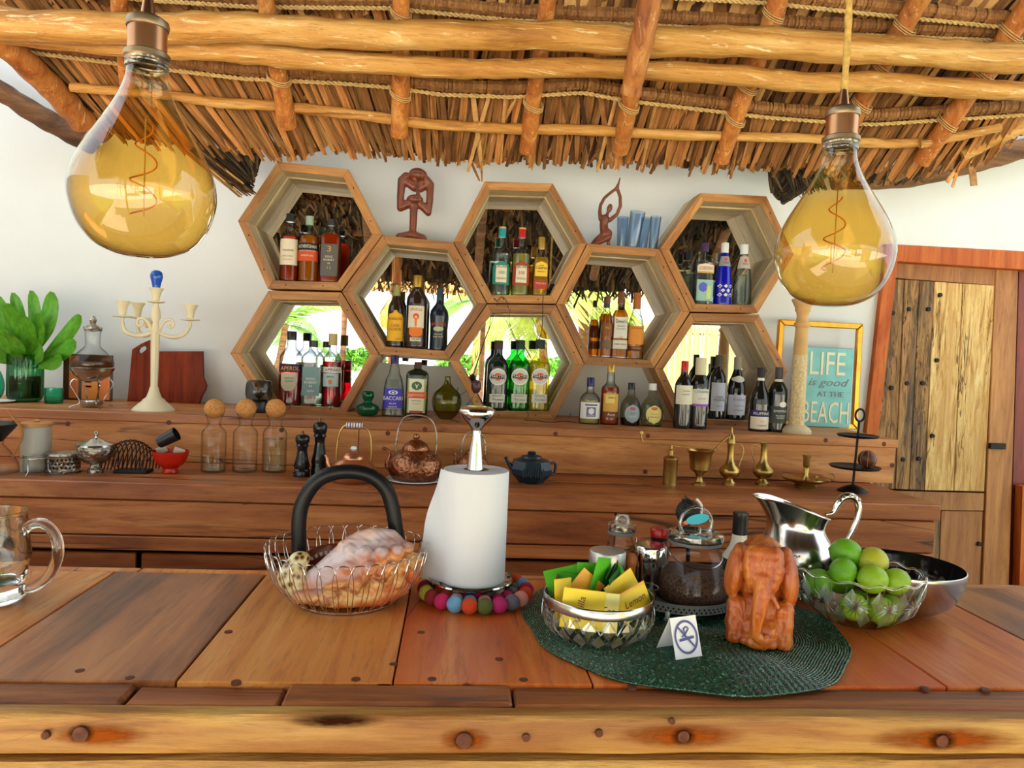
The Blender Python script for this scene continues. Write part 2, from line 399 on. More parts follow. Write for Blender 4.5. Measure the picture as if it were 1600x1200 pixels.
W['bar'] = wood('oiled_bar_plank', [(.2, srgb(150, 58, 14)), (.42, srgb(214, 102, 34)), (.56, srgb(230, 130, 52)), (.82, srgb(244, 174, 92))], 'y', 1.0, .42, .0008, .1, patch=srgb(200, 76, 20), coat=.06, cracks=.5)
W['barlight'] = wood('pale_bar_plank', [(.2, srgb(164, 78, 24)), (.42, srgb(220, 134, 56)), (.58, srgb(234, 158, 78)), (.85, srgb(248, 190, 112))], 'y', 1.0, .42, .0008, .08, coat=.06, patch=srgb(206, 94, 30), cracks=.5)
W['bardark'] = wood('dark_streaked_bar_plank', [(.25, srgb(58, 30, 14)), (.42, srgb(136, 78, 38)), (.58, srgb(184, 114, 60)), (.85, srgb(224, 158, 92))], 'y', .6, .40, .0008, .08, coat=.12)
W['edge'] = wood('dark_bar_edging', [(.25, srgb(40, 18, 8)), (.42, srgb(104, 54, 24)), (.6, srgb(158, 90, 42)), (.85, srgb(196, 130, 68))], 'x', 1, .5, .003, .15)
W['beam'] = wood('pale_live_edge_beam', [(.2, srgb(88, 48, 14)), (.38, srgb(160, 106, 42)), (.56, srgb(196, 150, 72)), (.82, srgb(220, 184, 112))], 'x', 1.5, .55, .004, .08, patch=srgb(128, 72, 26), cracks=.3)
W['knot'] = plain('dark_knot', srgb(92, 44, 18), .7, var=.5, ns=80, bump=.002)
W['peg'] = plain('dark_wooden_peg', srgb(96, 46, 22), .6, var=.3, ns=60)
W['gap'] = plain('dark_recess', srgb(30, 14, 8), .9)
W['trim'] = wood('red_door_trim', [(.2, srgb(120, 50, 12)), (.45, srgb(180, 86, 28)), (.65, srgb(198, 108, 42)), (.85, srgb(216, 136, 66))], 'z', 1, .5, .001, .08, spec=.25)
W['doordk'] = wood('old_grey_brown_door_plank', [(.28, srgb(44, 32, 22)), (.42, srgb(128, 94, 58)), (.56, srgb(176, 132, 82)), (.8, srgb(216, 172, 112))], 'z', 4.2, .85, .007, .06, patch=srgb(72, 72, 68), cracks=1.4)
W['doorlt'] = wood('old_yellow_door_plank', [(.28, srgb(110, 66, 30)), (.40, srgb(204, 156, 90)), (.55, srgb(232, 196, 128)), (.8, srgb(244, 220, 166))], 'z', 3.6, .85, .006, .06, patch=srgb(196, 144, 82), cracks=1.4)
W['doorst'] = wood('brown_door_stile', [(.2, srgb(110, 62, 28)), (.45, srgb(160, 102, 52)), (.65, srgb(186, 128, 70)), (.85, srgb(206, 152, 92))], 'z', 1, .6, .002, .08)
W['redjamb'] = wood('dark_red_jamb', [(.2, srgb(70, 14, 8)), (.45, srgb(120, 34, 16)), (.65, srgb(146, 52, 24)), (.85, srgb(164, 70, 34))], 'z', .8, .5, .001, .05)
W['iron'] = plain('black_iron', (.015, .013, .012), .5, .6)
W['black'] = plain('black_plastic', (.012, .012, .013), .35)
W['matblack'] = plain('matt_black_metal', (.006, .006, .007), .36, .0, spec=.3)
W['silver'] = plain('polished_silver', (.66, .61, .55), .18, 1.0, var=.1, ns=8)
W['chrome'] = plain('chrome', (.66, .64, .62), .06, 1.0)
W['steel'] = plain('brushed_steel', (.46, .44, .42), .2, 1.0)
W['alu'] = plain('brushed_aluminium_lid', (.70, .70, .66), .42, 1.0)
W['zinc'] = plain('grey_zinc', (.30, .30, .29), .45, .8, var=.2, ns=14)
W['tray'] = plain('grey_tray_metal', (.46, .47, .46), .4, .55, var=.12, ns=14)
W['collar'] = plain('aged_brass_collar', (.30, .22, .13), .4, .9, var=.25, ns=30)
W['tarnish'] = plain('tarnished_silver', (.40, .36, .30), .3, 1.0, var=.55, ns=44, bump=.012)
W['copper'] = plain('copper', (.62, .28, .15), .3, .9, var=.1, ns=12)
W['socket'] = plain('brushed_copper_socket', (.52, .25, .12), .32, 1.0, var=.15, ns=10)
W['hammer'] = plain('hammered_copper', (.34, .14, .07), .28, 1.0, var=.35, ns=70, bump=.006)
W['brass'] = plain('old_brass', (.46, .30, .09), .34, 1.0, var=.3, ns=20)
W['cork'] = plain('cork', srgb(198, 136, 72), .85, var=.25, ns=160, bump=.0006)
W['glass'] = thin_glass('clear_glass', (.990, .995, .992), .55, .28, pw=3.5)
W['glassc'] = thin_glass('spirit_bottle_glass', (.96, .98, .97), .12, .6, pw=1.15)
W['crystal'] = plain('cut_crystal', (.97, .98, .97), .0, trans=1.0, ior=1.48)
W['mugglass'] = plain('heavy_mug_glass', (.93, .98, .98), .02, trans=1.0, ior=1.42)
W['bulb'] = thin_glass('amber_bulb_glass', (.93, .715, .30), .45, 1.9, 0.0, (.18, .30))
W['blueg'] = thin_glass('blue_tumbler_glass', (.78, .86, .94), .35, .9)
W['greeng'] = thin_glass('green_glass', (.46, .74, .58), .35, .8)
W['teal'] = thin_glass('teal_green_glass', (.42, .86, .74), .4, .8)
W['oliveg'] = thin_glass('olive_glass', (.74, .72, .36), .3, .8)
W['smoke'] = thin_glass('smoked_glass', (.42, .44, .44), .3)
W['leafgreen'] = plain('fresh_green_leaf', srgb(88, 156, 40), .38, var=.3, ns=10)
W['lime'] = plain('lime_skin', srgb(122, 178, 28), .35, var=.3, ns=16, bump=.0008)
W['cream'] = plain('cream_paint', srgb(224, 212, 176), .5, var=.05, ns=10)
W['paper'] = plain('white_paper', (.66, .675, .69), .9, bump=.0006, ns=90)
W['white'] = plain('white_card', (.82, .82, .80), .6)
W['stone'] = plain('carved_stone', srgb(212, 188, 140), .8, var=.25, ns=110, bump=.003)
W['stonew'] = plain('pale_limestone', srgb(206, 188, 150), .75, var=.1, ns=14)
W['gold'] = plain('gold_leaf_frame', srgb(206, 150, 52), .3, .8, var=.15, ns=30)
W['redbowl'] = plain('red_lacquer', srgb(190, 34, 16), .25)
W['greyc'] = plain('grey_ceramic', srgb(176, 174, 162), .4)
W['bamboo'] = plain('bamboo', srgb(190, 132, 74), .5, var=.15, ns=30)
W['darkred'] = wood('red_cutting_board', [(.2, srgb(64, 18, 5)), (.42, srgb(122, 40, 10)), (.62, srgb(146, 56, 18)), (.85, srgb(172, 82, 34))], 'z', 1.4, .55, .001, .05, patch=srgb(78, 24, 8), spec=.2)
W['sculpt'] = wood('carved_red_brown_wood', [(.2, srgb(64, 26, 12)), (.45, srgb(108, 50, 26)), (.65, srgb(132, 68, 38)), (.85, srgb(156, 90, 54))], 'z', 2, .35, .001, .08)
W['elephant'] = wood('carved_orange_wood', [(.2, srgb(96, 36, 10)), (.42, srgb(178, 84, 24)), (.6, srgb(206, 118, 42)), (.85, srgb(236, 178, 98))], 'z', 4, .38, .0015, .03, patch=srgb(150, 62, 16))
W['bluepot'] = plain('blue_glazed_iron', srgb(22, 44, 58), .3, var=.3, ns=40)
W['blue'] = thin_glass('cobalt_glass', (.03, .10, .62), .5)
W['glint'] = thin_glass('cut_glass_glint', (.92, .95, .93), .6, 7.0, .05)
W['frost'] = plain('frosted_cut_glass', (.86, .90, .86), .35, trans=.6)
def frostglass():
    m, nt, out = newmat('frosted_facets'); tr = nt.nodes.new('ShaderNodeBsdfTransparent'); df = nt.nodes.new('ShaderNodeBsdfTranslucent'); df.inputs[0].default_value = (.9, .95, .92, 1)
    gl = nd(nt, 'ShaderNodeBsdfGlossy', i_Roughness=.12); a = nt.nodes.new('ShaderNodeMixShader'); a.inputs[0].default_value = .35; b = nt.nodes.new('ShaderNodeMixShader'); b.inputs[0].default_value = .18
    nt.links.new(tr.outputs[0], a.inputs[1]); nt.links.new(df.outputs[0], a.inputs[2]); nt.links.new(a.outputs[0], b.inputs[1]); nt.links.new(gl.outputs[0], b.inputs[2]); nt.links.new(b.outputs[0], out.inputs[0]); return m
W['facet'] = frostglass()
def islands(name, lo, mid, hi, rough=.85):
    m, nt, out = newmat(name); p = princ(nt, out, Roughness=rough)
    g = nt.nodes.new('ShaderNodeNewGeometry'); mp = coords(nt, (30, 30, 30), False); n = nd(nt, 'ShaderNodeTexNoise', i_Scale=1.0, i_Detail=3.0); nt.links.new(mp.outputs[0], n.inputs['Vector'])
    a = nd(nt, 'ShaderNodeMath', operation='MULTIPLY_ADD'); a.inputs[1].default_value = .5; a.inputs[2].default_value = -.25; nt.links.new(n.outputs['Fac'], a.inputs[0])
    b = nd(nt, 'ShaderNodeMath', operation='ADD'); nt.links.new(g.outputs['Random Per Island'], b.inputs[0]); nt.links.new(a.outputs[0], b.inputs[1])
    r = ramp(nt, b.outputs[0], [(.05, lo), (.5, mid), (.95, hi)]); nt.links.new(r.outputs[0], p.inputs['Base Color']); return m
W['leafs'] = islands('dry_leaf_layers', srgb(64, 36, 16), srgb(150, 98, 50), srgb(220, 172, 108))
W['straws'] = islands('loose_dry_straw', srgb(50, 32, 16), srgb(130, 92, 50), srgb(206, 164, 104))
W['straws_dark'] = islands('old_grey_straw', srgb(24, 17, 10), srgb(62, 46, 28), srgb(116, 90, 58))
W['shaggy'] = islands('shaggy_roof_leaf', srgb(20, 14, 8), srgb(62, 44, 26), srgb(120, 92, 58))
def stain(name, col):
    m, nt, out = newmat(name); tc = nt.nodes.new('ShaderNodeTexCoord'); gr = nd(nt, 'ShaderNodeTexGradient', gradient_type='SPHERICAL'); nt.links.new(tc.outputs['Object'], gr.inputs[0])
    n = nd(nt, 'ShaderNodeTexNoise', i_Scale=3.5, i_Detail=5.0); nt.links.new(tc.outputs['Object'], n.inputs['Vector'])
    a = nd(nt, 'ShaderNodeMath', operation='MULTIPLY', use_clamp=True); nt.links.new(gr.outputs['Fac'], a.inputs[0]); nt.links.new(n.outputs['Fac'], a.inputs[1])
    b = nd(nt, 'ShaderNodeMath', operation='MULTIPLY', use_clamp=True); b.inputs[1].default_value = 2.6; nt.links.new(a.outputs[0], b.inputs[0])
    tr = nt.nodes.new('ShaderNodeBsdfTransparent'); df = nt.nodes.new('ShaderNodeBsdfDiffuse'); df.inputs[0].default_value = c4(col)
    mx = nt.nodes.new('ShaderNodeMixShader'); nt.links.new(b.outputs[0], mx.inputs[0]); nt.links.new(tr.outputs[0], mx.inputs[1]); nt.links.new(df.outputs[0], mx.inputs[2]); nt.links.new(mx.outputs[0], out.inputs[0]); return m
# ================================================================== SETTING
YW = 3.49                       # back wall
ZB = EYE - .517                 # top of the bar
def pp(pts, Y): return [(P(x, y, Y).x, P(x, y, Y).z) for x, y in pts]
def RP(px, py, Yr):             # a point seen in the mirrors, at its true place in front of them
    q = P(px, py, 2 * (YW - .022) - Yr); return Vector((q.x, Yr, q.z))
flo = box('floor', (6.1, 9, .1), (.55, 1.0, -.05), W['floor'], bevel=0); tag(flo, kind='structure')
snd = box('sand', (120, 90, .1), (0, -48.51, -.06), W['sand'], bevel=0); tag(snd, kind='structure')
lawn_m = plain('green_lawn', srgb(84, 112, 40), .9, var=.3, ns=4)
for q, (x0, x1) in enumerate(((-14, -2.5), (3.6, 14))):
    tag(box('lawn', (x1 - x0, 6.4, .06), ((x0 + x1) / 2, .1, -.01), lawn_m, bevel=0), kind='structure')
# ---- back wall with the doorway
dl = P(1371, 540, YW).x; dt = P(1480, 396, YW).z; dr = P(1640, 600, YW).x
def wallbox(x0, x1, z0, z1):
    V = [(x, y, z) for x in (x0, x1) for y in (YW, YW + .12) for z in (z0, z1)]
    return V, [(0, 1, 3, 2), (4, 6, 7, 5), (0, 4, 5, 1), (2, 3, 7, 6), (0, 2, 6, 4), (1, 5, 7, 3)]
V, F = join_geo([wallbox(-7, dl + .02, 0, 6.5), wallbox(dl + .02, dr, dt - .02, 6.5), wallbox(dr, 7, 0, 6.5)])
tag(mk('wall_back', V, F, W['wall']), kind='structure')
for nm, x in (('shade_wall_left', -3.3),):
    tag(box(nm, (.12, 3.7, 2.45), (x, YW - 1.86, 1.225), W['wall'], bevel=0), kind='structure')  # unseen side wall, added to hold back light on the left wall
# ---- door with its frame
tr = prism('trim_1', pp([(1386, 381), (1403, 408), (1371, 692), (1352, 692)], YW - .03) + [], YW - .03, YW + .1, W['trim'], bevel=.002)
tag(tr, kind='structure')
t2 = prism('trim_2', pp([(1384, 381), (1700, 398), (1700, 428), (1396, 408)], YW - .032), YW - .032, YW + .1, W['trim'], bevel=.002)
tag(t2, kind='structure')
door = thing('door_1', None, None); tag(door, kind='structure')
YD = YW + .03
for poly, mt, d in [
    ([(1396, 404), (1562, 411), (1560, 446), (1392, 434)], 'doorst', 0),
    ([(1392, 436), (1413, 437), (1398, 764), (1364, 764)], 'doordk', .004),
    ([(1414, 437), (1437, 438), (1420, 765), (1399, 764)], 'doordk', .0),
    ([(1438, 438), (1460, 440), (1444, 766), (1421, 765)], 'doordk', .006),
    ([(1461, 440), (1504, 443), (1490, 767), (1445, 766)], 'doorlt', .003),
    ([(1505, 443), (1555, 446), (1538, 768), (1491, 767)], 'doorlt', .001),
    ([(1340, 766), (1538, 771), (1537, 798), (1338, 796)], 'doorst', -.002),
    ([(1440, 797), (1470, 798), (1462, 1010), (1436, 1010)], 'doordk', .004),
    ([(1471, 798), (1536, 799), (1528, 1010), (1463, 1010)], 'doorst', .006)]:
    prism('plank' if d else 'rail', pp(poly, YD + d), YD + d, YD + .04, W[mt], door, bevel=.002)
prism('stile', pp([(1557, 411), (1592, 414), (1574, 1010), (1531, 1010)], YD - .006), YD - .006, YD + .04, W['doorst'], door, bevel=.003)
box('latch', (.085, .02, .03), P(1558, 697, YD - .012), W['iron'], door)
for x, y in [(1395, 489), (1420, 483), (1451, 483), (1393, 606), (1417, 599), (1442, 599), (1464, 563), (1469, 461), (1411, 718), (1436, 717), (1457, 681), (1452, 857), (1530, 850)]:
    q = P(x, y, YD - .001); lathe('nail', [(0, -.004), (.012, -.004), (.011, .004), (0, .006)], W['iron'], door, 8, loc=q, rot=(PI / 2, 0, 0))
adopt_ = mk('door_light_stop', [(dl, YD + .05, 0), (dr, YD + .05, 0), (dr, YD + .05, dt + .1), (dl, YD + .05, dt + .1), (dl, YD + .07, 0), (dr, YD + .07, 0), (dr, YD + .07, dt + .1), (dl, YD + .07, dt + .1)], [(0, 1, 2, 3), (7, 6, 5, 4), (0, 4, 5, 1), (1, 5, 6, 2), (2, 6, 7, 3), (3, 7, 4, 0)], W['gap'], door)  # dark panel added behind the planks to stop sunlight through the gaps
jb = prism('trim_3', pp([(1593, 414), (1720, 420), (1720, 1010), (1575, 1010)], YD + .01), YD + .01, YD + .06, W['redjamb']); tag(jb, kind='structure')
jb = prism('trim_4', pp([(1598, 760), (1660, 760), (1660, 1010), (1590, 1010)], YD - .05), YD - .05, YD + .0, W['trim']); tag(jb, kind='structure')
# ================================================================== THATCHED ROOF
RA, RB = P(430, 243, 3.0), P(1500, 274, 3.0)
RKX = (RB.z - RA.z) / (RB.x - RA.x); RS = .9
def rz(x, Y): return RA.z + RKX * (x - RA.x) + RS * (3.0 - Y)
RN = Vector((RKX, -RS, -1)).normalized()           # the underside of the roof looks down and to the front
RN = Vector((-RKX * 0 + RKX, -RS, -1)).normalized()
def roofhit(px, py, off=0.0):
    d = ray(px, py); n = Vector((-RKX, RS, 1.0))
    p0 = Vector((RA.x, 3.0, RA.z)) - n.normalized() * off
    t = (p0 - CAM).dot(n) / d.dot(n); return CAM + d * t
NUP = Vector((-RKX, RS, 1.0)).normalized()
ceil = thing('ceiling', None, None); tag(ceil, kind='structure')
RIDGE = 1.1
HIPL = lambda Y: -1.42 - .30 * max(0, min(3.03 - Y, Y + .9)); HIPR = lambda Y: 2.06 + .50 * max(0, min(3.03 - Y, Y + .9))
def sheet(name, y0, y1, zf, mat, off):
    V = []
    for o in (off, off + .05):
        V += [(HIPL(y0), y0, zf(HIPL(y0), y0) + o), (HIPR(y0), y0, zf(HIPR(y0), y0) + o), (HIPR(y1), y1, zf(HIPR(y1), y1) + o), (HIPL(y1), y1, zf(HIPL(y1), y1) + o)]
    return mk(name, V, [(0, 1, 2, 3), (7, 6, 5, 4), (0, 4, 5, 1), (1, 5, 6, 2), (2, 6, 7, 3), (3, 7, 4, 0)], mat, ceil)
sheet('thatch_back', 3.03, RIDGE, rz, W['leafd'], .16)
zrid = rz(.5, RIDGE)
def fz(x, Y): return zrid - RS * (RIDGE - Y)
_hl, _hr = HIPL, HIPR
HIPL = lambda Y: -2.0 if Y > 1 else -2.7
HIPR = lambda Y: 3.0 if Y > 1 else 3.9
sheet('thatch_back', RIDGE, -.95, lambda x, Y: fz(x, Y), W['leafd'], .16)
# unseen cap above the fringe, added to block sky light between roof and wall
mk('sky_light_cap', [(-1.4, 3.0, 2.95), (2.05, 3.0, 2.95), (2.05, YW, 2.95), (-1.4, YW, 2.95), (-1.4, 3.0, 3.0), (2.05, 3.0, 3.0), (2.05, YW, 3.0), (-1.4, YW, 3.0)],
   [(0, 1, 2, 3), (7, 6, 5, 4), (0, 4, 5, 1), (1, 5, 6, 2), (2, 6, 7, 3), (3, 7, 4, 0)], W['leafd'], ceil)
# ---- palm leaves: one folded strip, shared by every leaf of the visible courses
def leaf_mesh(seed):
    r = random.Random(seed); V = []; n = 6
    tw = r.uniform(-.5, .5); bend = r.uniform(-.06, .06)
    for i in range(n + 1):
        t = i / n; w = .5 * (.85 + .15 * math.sin(t * 3)) * (1 if t < .9 else r.uniform(.55, .9))
        dz = bend * math.sin(t * PI) * 1.2
        a = tw * t
        for x, z in ((-w, -.2), (0, .28), (w, -.2)):
            V.append((x * math.cos(a) - z * math.sin(a) + .12 * math.sin(t * 4 + seed) * t, -t + (r.uniform(-.02, .02) if i == n else 0), x * math.sin(a) + z * math.cos(a) + dz))
    F = []
    for i in range(n):
        for k in range(2):
            a = i * 3 + k; F.append((a, a + 1, a + 4, a + 3))
    o = len(V)
    V += [(x, y, z + .07) for x, y, z in V]
    F += [tuple(q + o for q in reversed(f)) for f in F]
    me = bpy.data.meshes.new('palm_leaf'); me.from_pydata(V, [], F); me.materials.append(W['leaf']); me.update()
    return me
LEAF = [leaf_mesh(i) for i in range(10)]
def leaf_matrix(a, b, wid):
    d = (b - a); L = d.length; y = -d.normalized(); z = (NUP - y * NUP.dot(y)).normalized(); x = y.cross(z)
    return Matrix.Translation(a) @ Matrix((x, y, z)).transposed().to_4x4() @ Matrix.Diagonal((wid, L, wid, 1))
def interp(poly, x):
    if x <= poly[0][0]: return poly[0][1]
    for (a, b), (c, d) in zip(poly, poly[1:]):
        if x <= c: return b + (d - b) * (x - a) / (c - a)
    return poly[-1][1]
RIB1 = [(-40, 66), (40, 80), (194, 100), (380, 122), (527, 129), (611, 136), (690, 147), (800, 151), (911, 144), (974, 156), (1116, 173), (1200, 183), (1280, 189), (1364, 194), (1456, 188), (1540, 183), (1700, 172)]
RIB2 = [(-60, -24), (240, 0), (394, 10), (608, 12), (800, 31), (1000, 38), (1200, 48), (1400, 56), (1700, 68)]
RIB3 = [(980, -8), (1200, 4), (1390, 24), (1560, 41), (1700, 40)]
FRNG = [(150, 206), (200, 218), (290, 234), (330, 238), (430, 245), (520, 240), (640, 246), (760, 258), (900, 255), (1050, 262), (1190, 268), (1300, 270), (1400, 276), (1500, 268), (1560, 240), (1640, 200)]
SLANT = [(160, .95), (290, .85), (420, .46), (520, .45), (600, .3), (690, .02), (760, -.22), (900, -.15), (1080, -.3), (1180, -.35), (1300, -.5), (1400, -.62), (1500, -.8), (1640, -.9)]
nleaf = 0; extra = []
def leaves(rib, endf, x0, x1, step, w, off, limit, jit=1.0):
    global nleaf
    x = x0
    while x < x1:
        xs = x + random.uniform(-2, 2); ys = interp(rib, xs) - 4
        sl = interp(SLANT, xs) + random.gauss(0, .055) * jit
        ye = endf(xs); xe = xs + sl * (ye - ys); ye = endf(xe) + random.uniform(-7, 9)
        a = roofhit(xs, ys, off + random.uniform(-.012, .012)); b = roofhit(xe, ye, off * .4 + random.uniform(-.02, .012))
        wid = w * random.uniform(.75, 1.35) * sc(a)
        if nleaf < limit:
            o = link('palm_leaf', LEAF[nleaf % 10], ceil); o.matrix_local = leaf_matrix(a, b, wid); nleaf += 1
        else: extra.append((a, b, wid))
        x += step * random.uniform(.75, 1.3)
leaves(RIB1, lambda x: interp(FRNG, x), 60, 1600, 8.2, 9.2, .0, 186)
leaves(RIB2, lambda x: interp(RIB1, x) - 2, -40, 1640, 10.5, 11, -.05, 296)
for k in range(2):
    leaves(RIB1, lambda x: interp(FRNG, x) - 8, 40, 1620, 4.2, 7.5, -.045 - .02 * k, 0, 1.5)
    leaves(RIB2, lambda x: interp(RIB1, x) + 22, -60, 1660, 6, 11, -.09 - .02 * k, 0, 1.6)
leaves([(-80, -70), (1700, -40)], lambda x: interp(RIB2, x) + 16, -80, 1680, 7, 12, -.12, 0)
leaves(RIB3, lambda x: interp(RIB2, x) + 6, 980, 1680, 7, 11, -.06, 0)
leaves(RIB1, lambda x: interp(FRNG, x) + 6, 640, 1180, 26, 6, .02, 0, 4.5)
def strips(name, lst, mat, parent, nup=None):
    V = []; F = []
    for a, b, w in lst:
        d = (b - a).normalized(); u = nup or NUP
        x = d.cross(u); x = x.normalized() if x.length > 1e-4 else d.orthogonal().normalized()
        z = x.cross(d); o = len(V); mid = a.lerp(b, .5) + z * random.uniform(-.01, .01)
        tw = random.uniform(-.5, .5)
        for q, k in ((a, .5), (mid, .55), (b, .38)):
            V += [q - x * w * k + z * w * tw * .4, q - z * w * .18, q + x * w * k]
        for i in range(2):
            for k in range(2):
                c = o + i * 3 + k; F.append((c, c + 1, c + 4, c + 3))
    ob = mk(name, V, F, mat, parent); tag(ob, kind='stuff'); return ob
strips('leaf_layer', extra, W['leafs'], ceil)
# ---- wrapped ribs and their stitching
def ribtube(rib, x0, x1, dy, w, off):
    pts = []; x = x0
    while x <= x1: pts.append(roofhit(x, interp(rib, x) + dy, off)); x += 18
    return pts
for rib, a, b, off in ((RIB1, 20, 1640, .016), (RIB2, -30, 1640, -.02), (RIB3, 1000, 1640, .0)):
    pts = ribtube(rib, a, b, -14, 0, off)
    tube('thatch_rib', pts, .018, W['rib'], ceil, 8, bumps=.006)
    wraps = []                                   # the folded leaf butts around the rib
    for i in range(len(pts) - 1):
        for t in (.0, .33, .66):
            c = pts[i].lerp(pts[i + 1], t); d = (pts[i + 1] - pts[i]).normalized()
            r = random.uniform(.021, .026); e = Vector((0, 0, 1)); n = d.cross(e)
            ring = [c + (e * math.cos(k * PI / 4) + n * math.sin(k * PI / 4)) * r for k in range(8)]
            wd = d * random.uniform(.005, .0085)
            V = [p - wd for p in ring] + [p + wd for p in ring]
            wraps.append((V, [(k, (k + 1) % 8, 8 + (k + 1) % 8, 8 + k) for k in range(8)]))
    tag(mk('leaf_wrap', *join_geo(wraps), W['rib'], ceil), kind='stuff')
    sp = []; x = a; k = 0                        # twisted cord
    cpts = ribtube(rib, a, b, 1, 0, off + .022)
    fine = smooth_pts(cpts, 6)
    for s in (0, PI):
        tw = [p + Vector((0, math.cos(i * 1.1 + s) * .0035, math.sin(i * 1.1 + s) * .0045)) for i, p in enumerate(fine)]
        sp.append(tube_geo(tw, .0042, 5))
    tag(mk('stitching_cord', *join_geo(sp), W['cord'], ceil), kind='stuff')
# ---- poles along the roof
def pole(name, pts, w, mat, seg=12, bumps=.012, ends=True):
    q = [P(x, y, Y) if Y else roofhit(x, y, .034) for x, y, Y in pts]; r = [k * .5 * sc(p) for k, p in zip(w, q)]
    s = smooth_pts(q, 8); rr = []
    for i in range(len(s)):
        t = i / (len(s) - 1) * (len(r) - 1); k = min(int(t), len(r) - 2); rr.append((r[k] * (1 - (t - k)) + r[k + 1] * (t - k)) * (1 + .05 * math.sin(i * 1.7) + random.uniform(-.03, .03)))
    return tube(name, s, rr, mat, ceil, seg, bumps=bumps)
pole('roof_pole', [(-160, 18, 2.42), (0, 36, 2.42), (230, 42, 2.42), (420, 46, 2.42), (620, 56, 2.42), (840, 56, 2.42), (1000, 62, 2.42), (1200, 68, 2.42), (1420, 80, 2.42), (1600, 90, 2.42), (1760, 98, 2.42)], [50, 50, 48, 46, 44, 44, 46, 46, 44, 44, 44], W['pole'])
pole('roof_pole', [(-160, 52, 2.52), (60, 58, 2.52), (260, 74, 2.52), (400, 84, 2.52), (560, 98, 2.52), (700, 108, 2.52), (820, 108, 2.52), (960, 106, 2.52), (1160, 120, 2.52), (1300, 128, 2.52), (1460, 134, 2.52), (1600, 142, 2.52), (1760, 150, 2.52)], [30, 30, 32, 34, 32, 32, 30, 32, 32, 30, 30, 30, 30], W['pole'])
pole('roof_batten', [(112, 136, 0), (250, 146, 0), (340, 160, 0), (440, 165, 0), (560, 180, 0), (680, 195, 0), (800, 202, 0), (920, 203, 0), (1060, 210, 0), (1200, 214, 0), (1290, 218, 0), (1380, 225, 0), (1440, 222, 0)], [14, 15, 17, 16, 16, 16, 17, 16, 16, 15, 15, 15, 13], W['pole'], bumps=.006)
pole('roof_batten', [(1436, 226, 2.83), (1500, 212, 2.8), (1562, 200, 2.78)], [13, 14, 14], W['pole'], bumps=.005)
def rafter(x0, y0, x1, y1, w0, w1, off=.05, name='rafter', bind=()):
    a = roofhit(x0, y0, off); b = roofhit(x1, y1, off); n = 10
    pts = [a.lerp(b, i / n) for i in range(n + 1)]
    rr = [(w0 * (1 - i / n) + w1 * i / n) * .5 * sc(p) * random.uniform(.96, 1.05) for i, p in enumerate(pts)]
    r = tube(name, pts, rr, W['rafter'], ceil, 12, bumps=.008)
    for t in bind:
        c = a.lerp(b, t); d = (b - a).normalized(); rad = (w0 * (1 - t) + w1 * t) * .5 * sc(c) * 1.12 + .003
        e = d.orthogonal().normalized(); g = d.cross(e); gs = []
        for k in (-.006, .002, .009):
            ring = [c + d * (k + .012 * math.sin(2 * PI * i / 18 + .5)) + (e * math.cos(2 * PI * i / 18) + g * math.sin(2 * PI * i / 18)) * rad for i in range(18)]
            gs.append(tube_geo(ring, .0019, 5, True))
        mk('binding_cord', *join_geo(gs), W['cord'], r)
rafter(186, -16, 200, 130, 24, 24)
rafter(412, -16, 448, 194, 28, 30, bind=(.62,))
rafter(627, -16, 625, 210, 27, 27, bind=(.14, .68))
rafter(858, -16, 823, 236, 27, 26, bind=(.67,))
rafter(996, 96, 969, 236, 30, 25, bind=(.46,))
rafter(1222, -16, 1126, 250, 30, 26, bind=(.12, .52, .72))
rafter(1446, -16, 1326, 200, 33, 27, bind=(.24, .52, .8))
rafter(1612, 4, 1438, 252, 34, 28, bind=(.16, .4, .72))
pole('rafter', [(1018, -20, 2.28), (1004, 60, 2.33), (985, 148, 2.42)], [38, 37, 32], W['rafter'], bumps=.006)
# left and right hip poles and the poles by the wall
pole('hip_pole', [(-120, -22, 2.35), (0, 66, 2.55), (80, 136, 2.75), (134, 190, 2.92)], [40, 38, 40, 42], W['rafter'])
pole('hip_pole', [(130, 178, 2.92), (170, 210, 3.0)], [20, 34], W['bark'], bumps=.004)
pole('wall_pole', [(-120, 66, 3.2), (0, 142, 3.3), (80, 192, 3.35), (148, 228, 3.4)], [30, 32, 34, 30], W['bark'])
pole('hip_pole', [(1505, 242, 2.95), (1560, 216, 2.9), (1640, 180, 2.84), (1760, 130, 2.7)], [22, 24, 26, 28], W['pole'])
pole('wall_pole', [(1300, 291, 3.42), (1420, 282, 3.42), (1520, 254, 3.42), (1640, 222, 3.42), (1800, 180, 3.4)], [16, 22, 32, 34, 34], W['bark'])
for a, b, w in (((1514, 236), (1524, 290), 11), ((1504, 250), (1480, 285), 6), ((1498, 258), (1489, 293), 4)):
    box('stray_leaf', (w * sc(P(a[0], a[1], 2.98)), .004, (P(*a, 2.98) - P(*b, 2.98)).length), P((a[0] + b[0]) / 2, (a[1] + b[1]) / 2, 2.98), W['leaf'], ceil, (0, math.atan2(b[0] - a[0], b[1] - a[1]) * -1, 0), bevel=0)
for a, b in (((431, 205), (437, 252)), ((444, 196), (453, 250)), ((726, 230), (749, 282)), ((752, 240), (753, 283))):
    tube('stray_leaf', [P(*a, 3.0), P(*b, 3.2)], [.008, .004] if a[0] > 700 else [.014, .013], W['leaf'], ceil, 6)
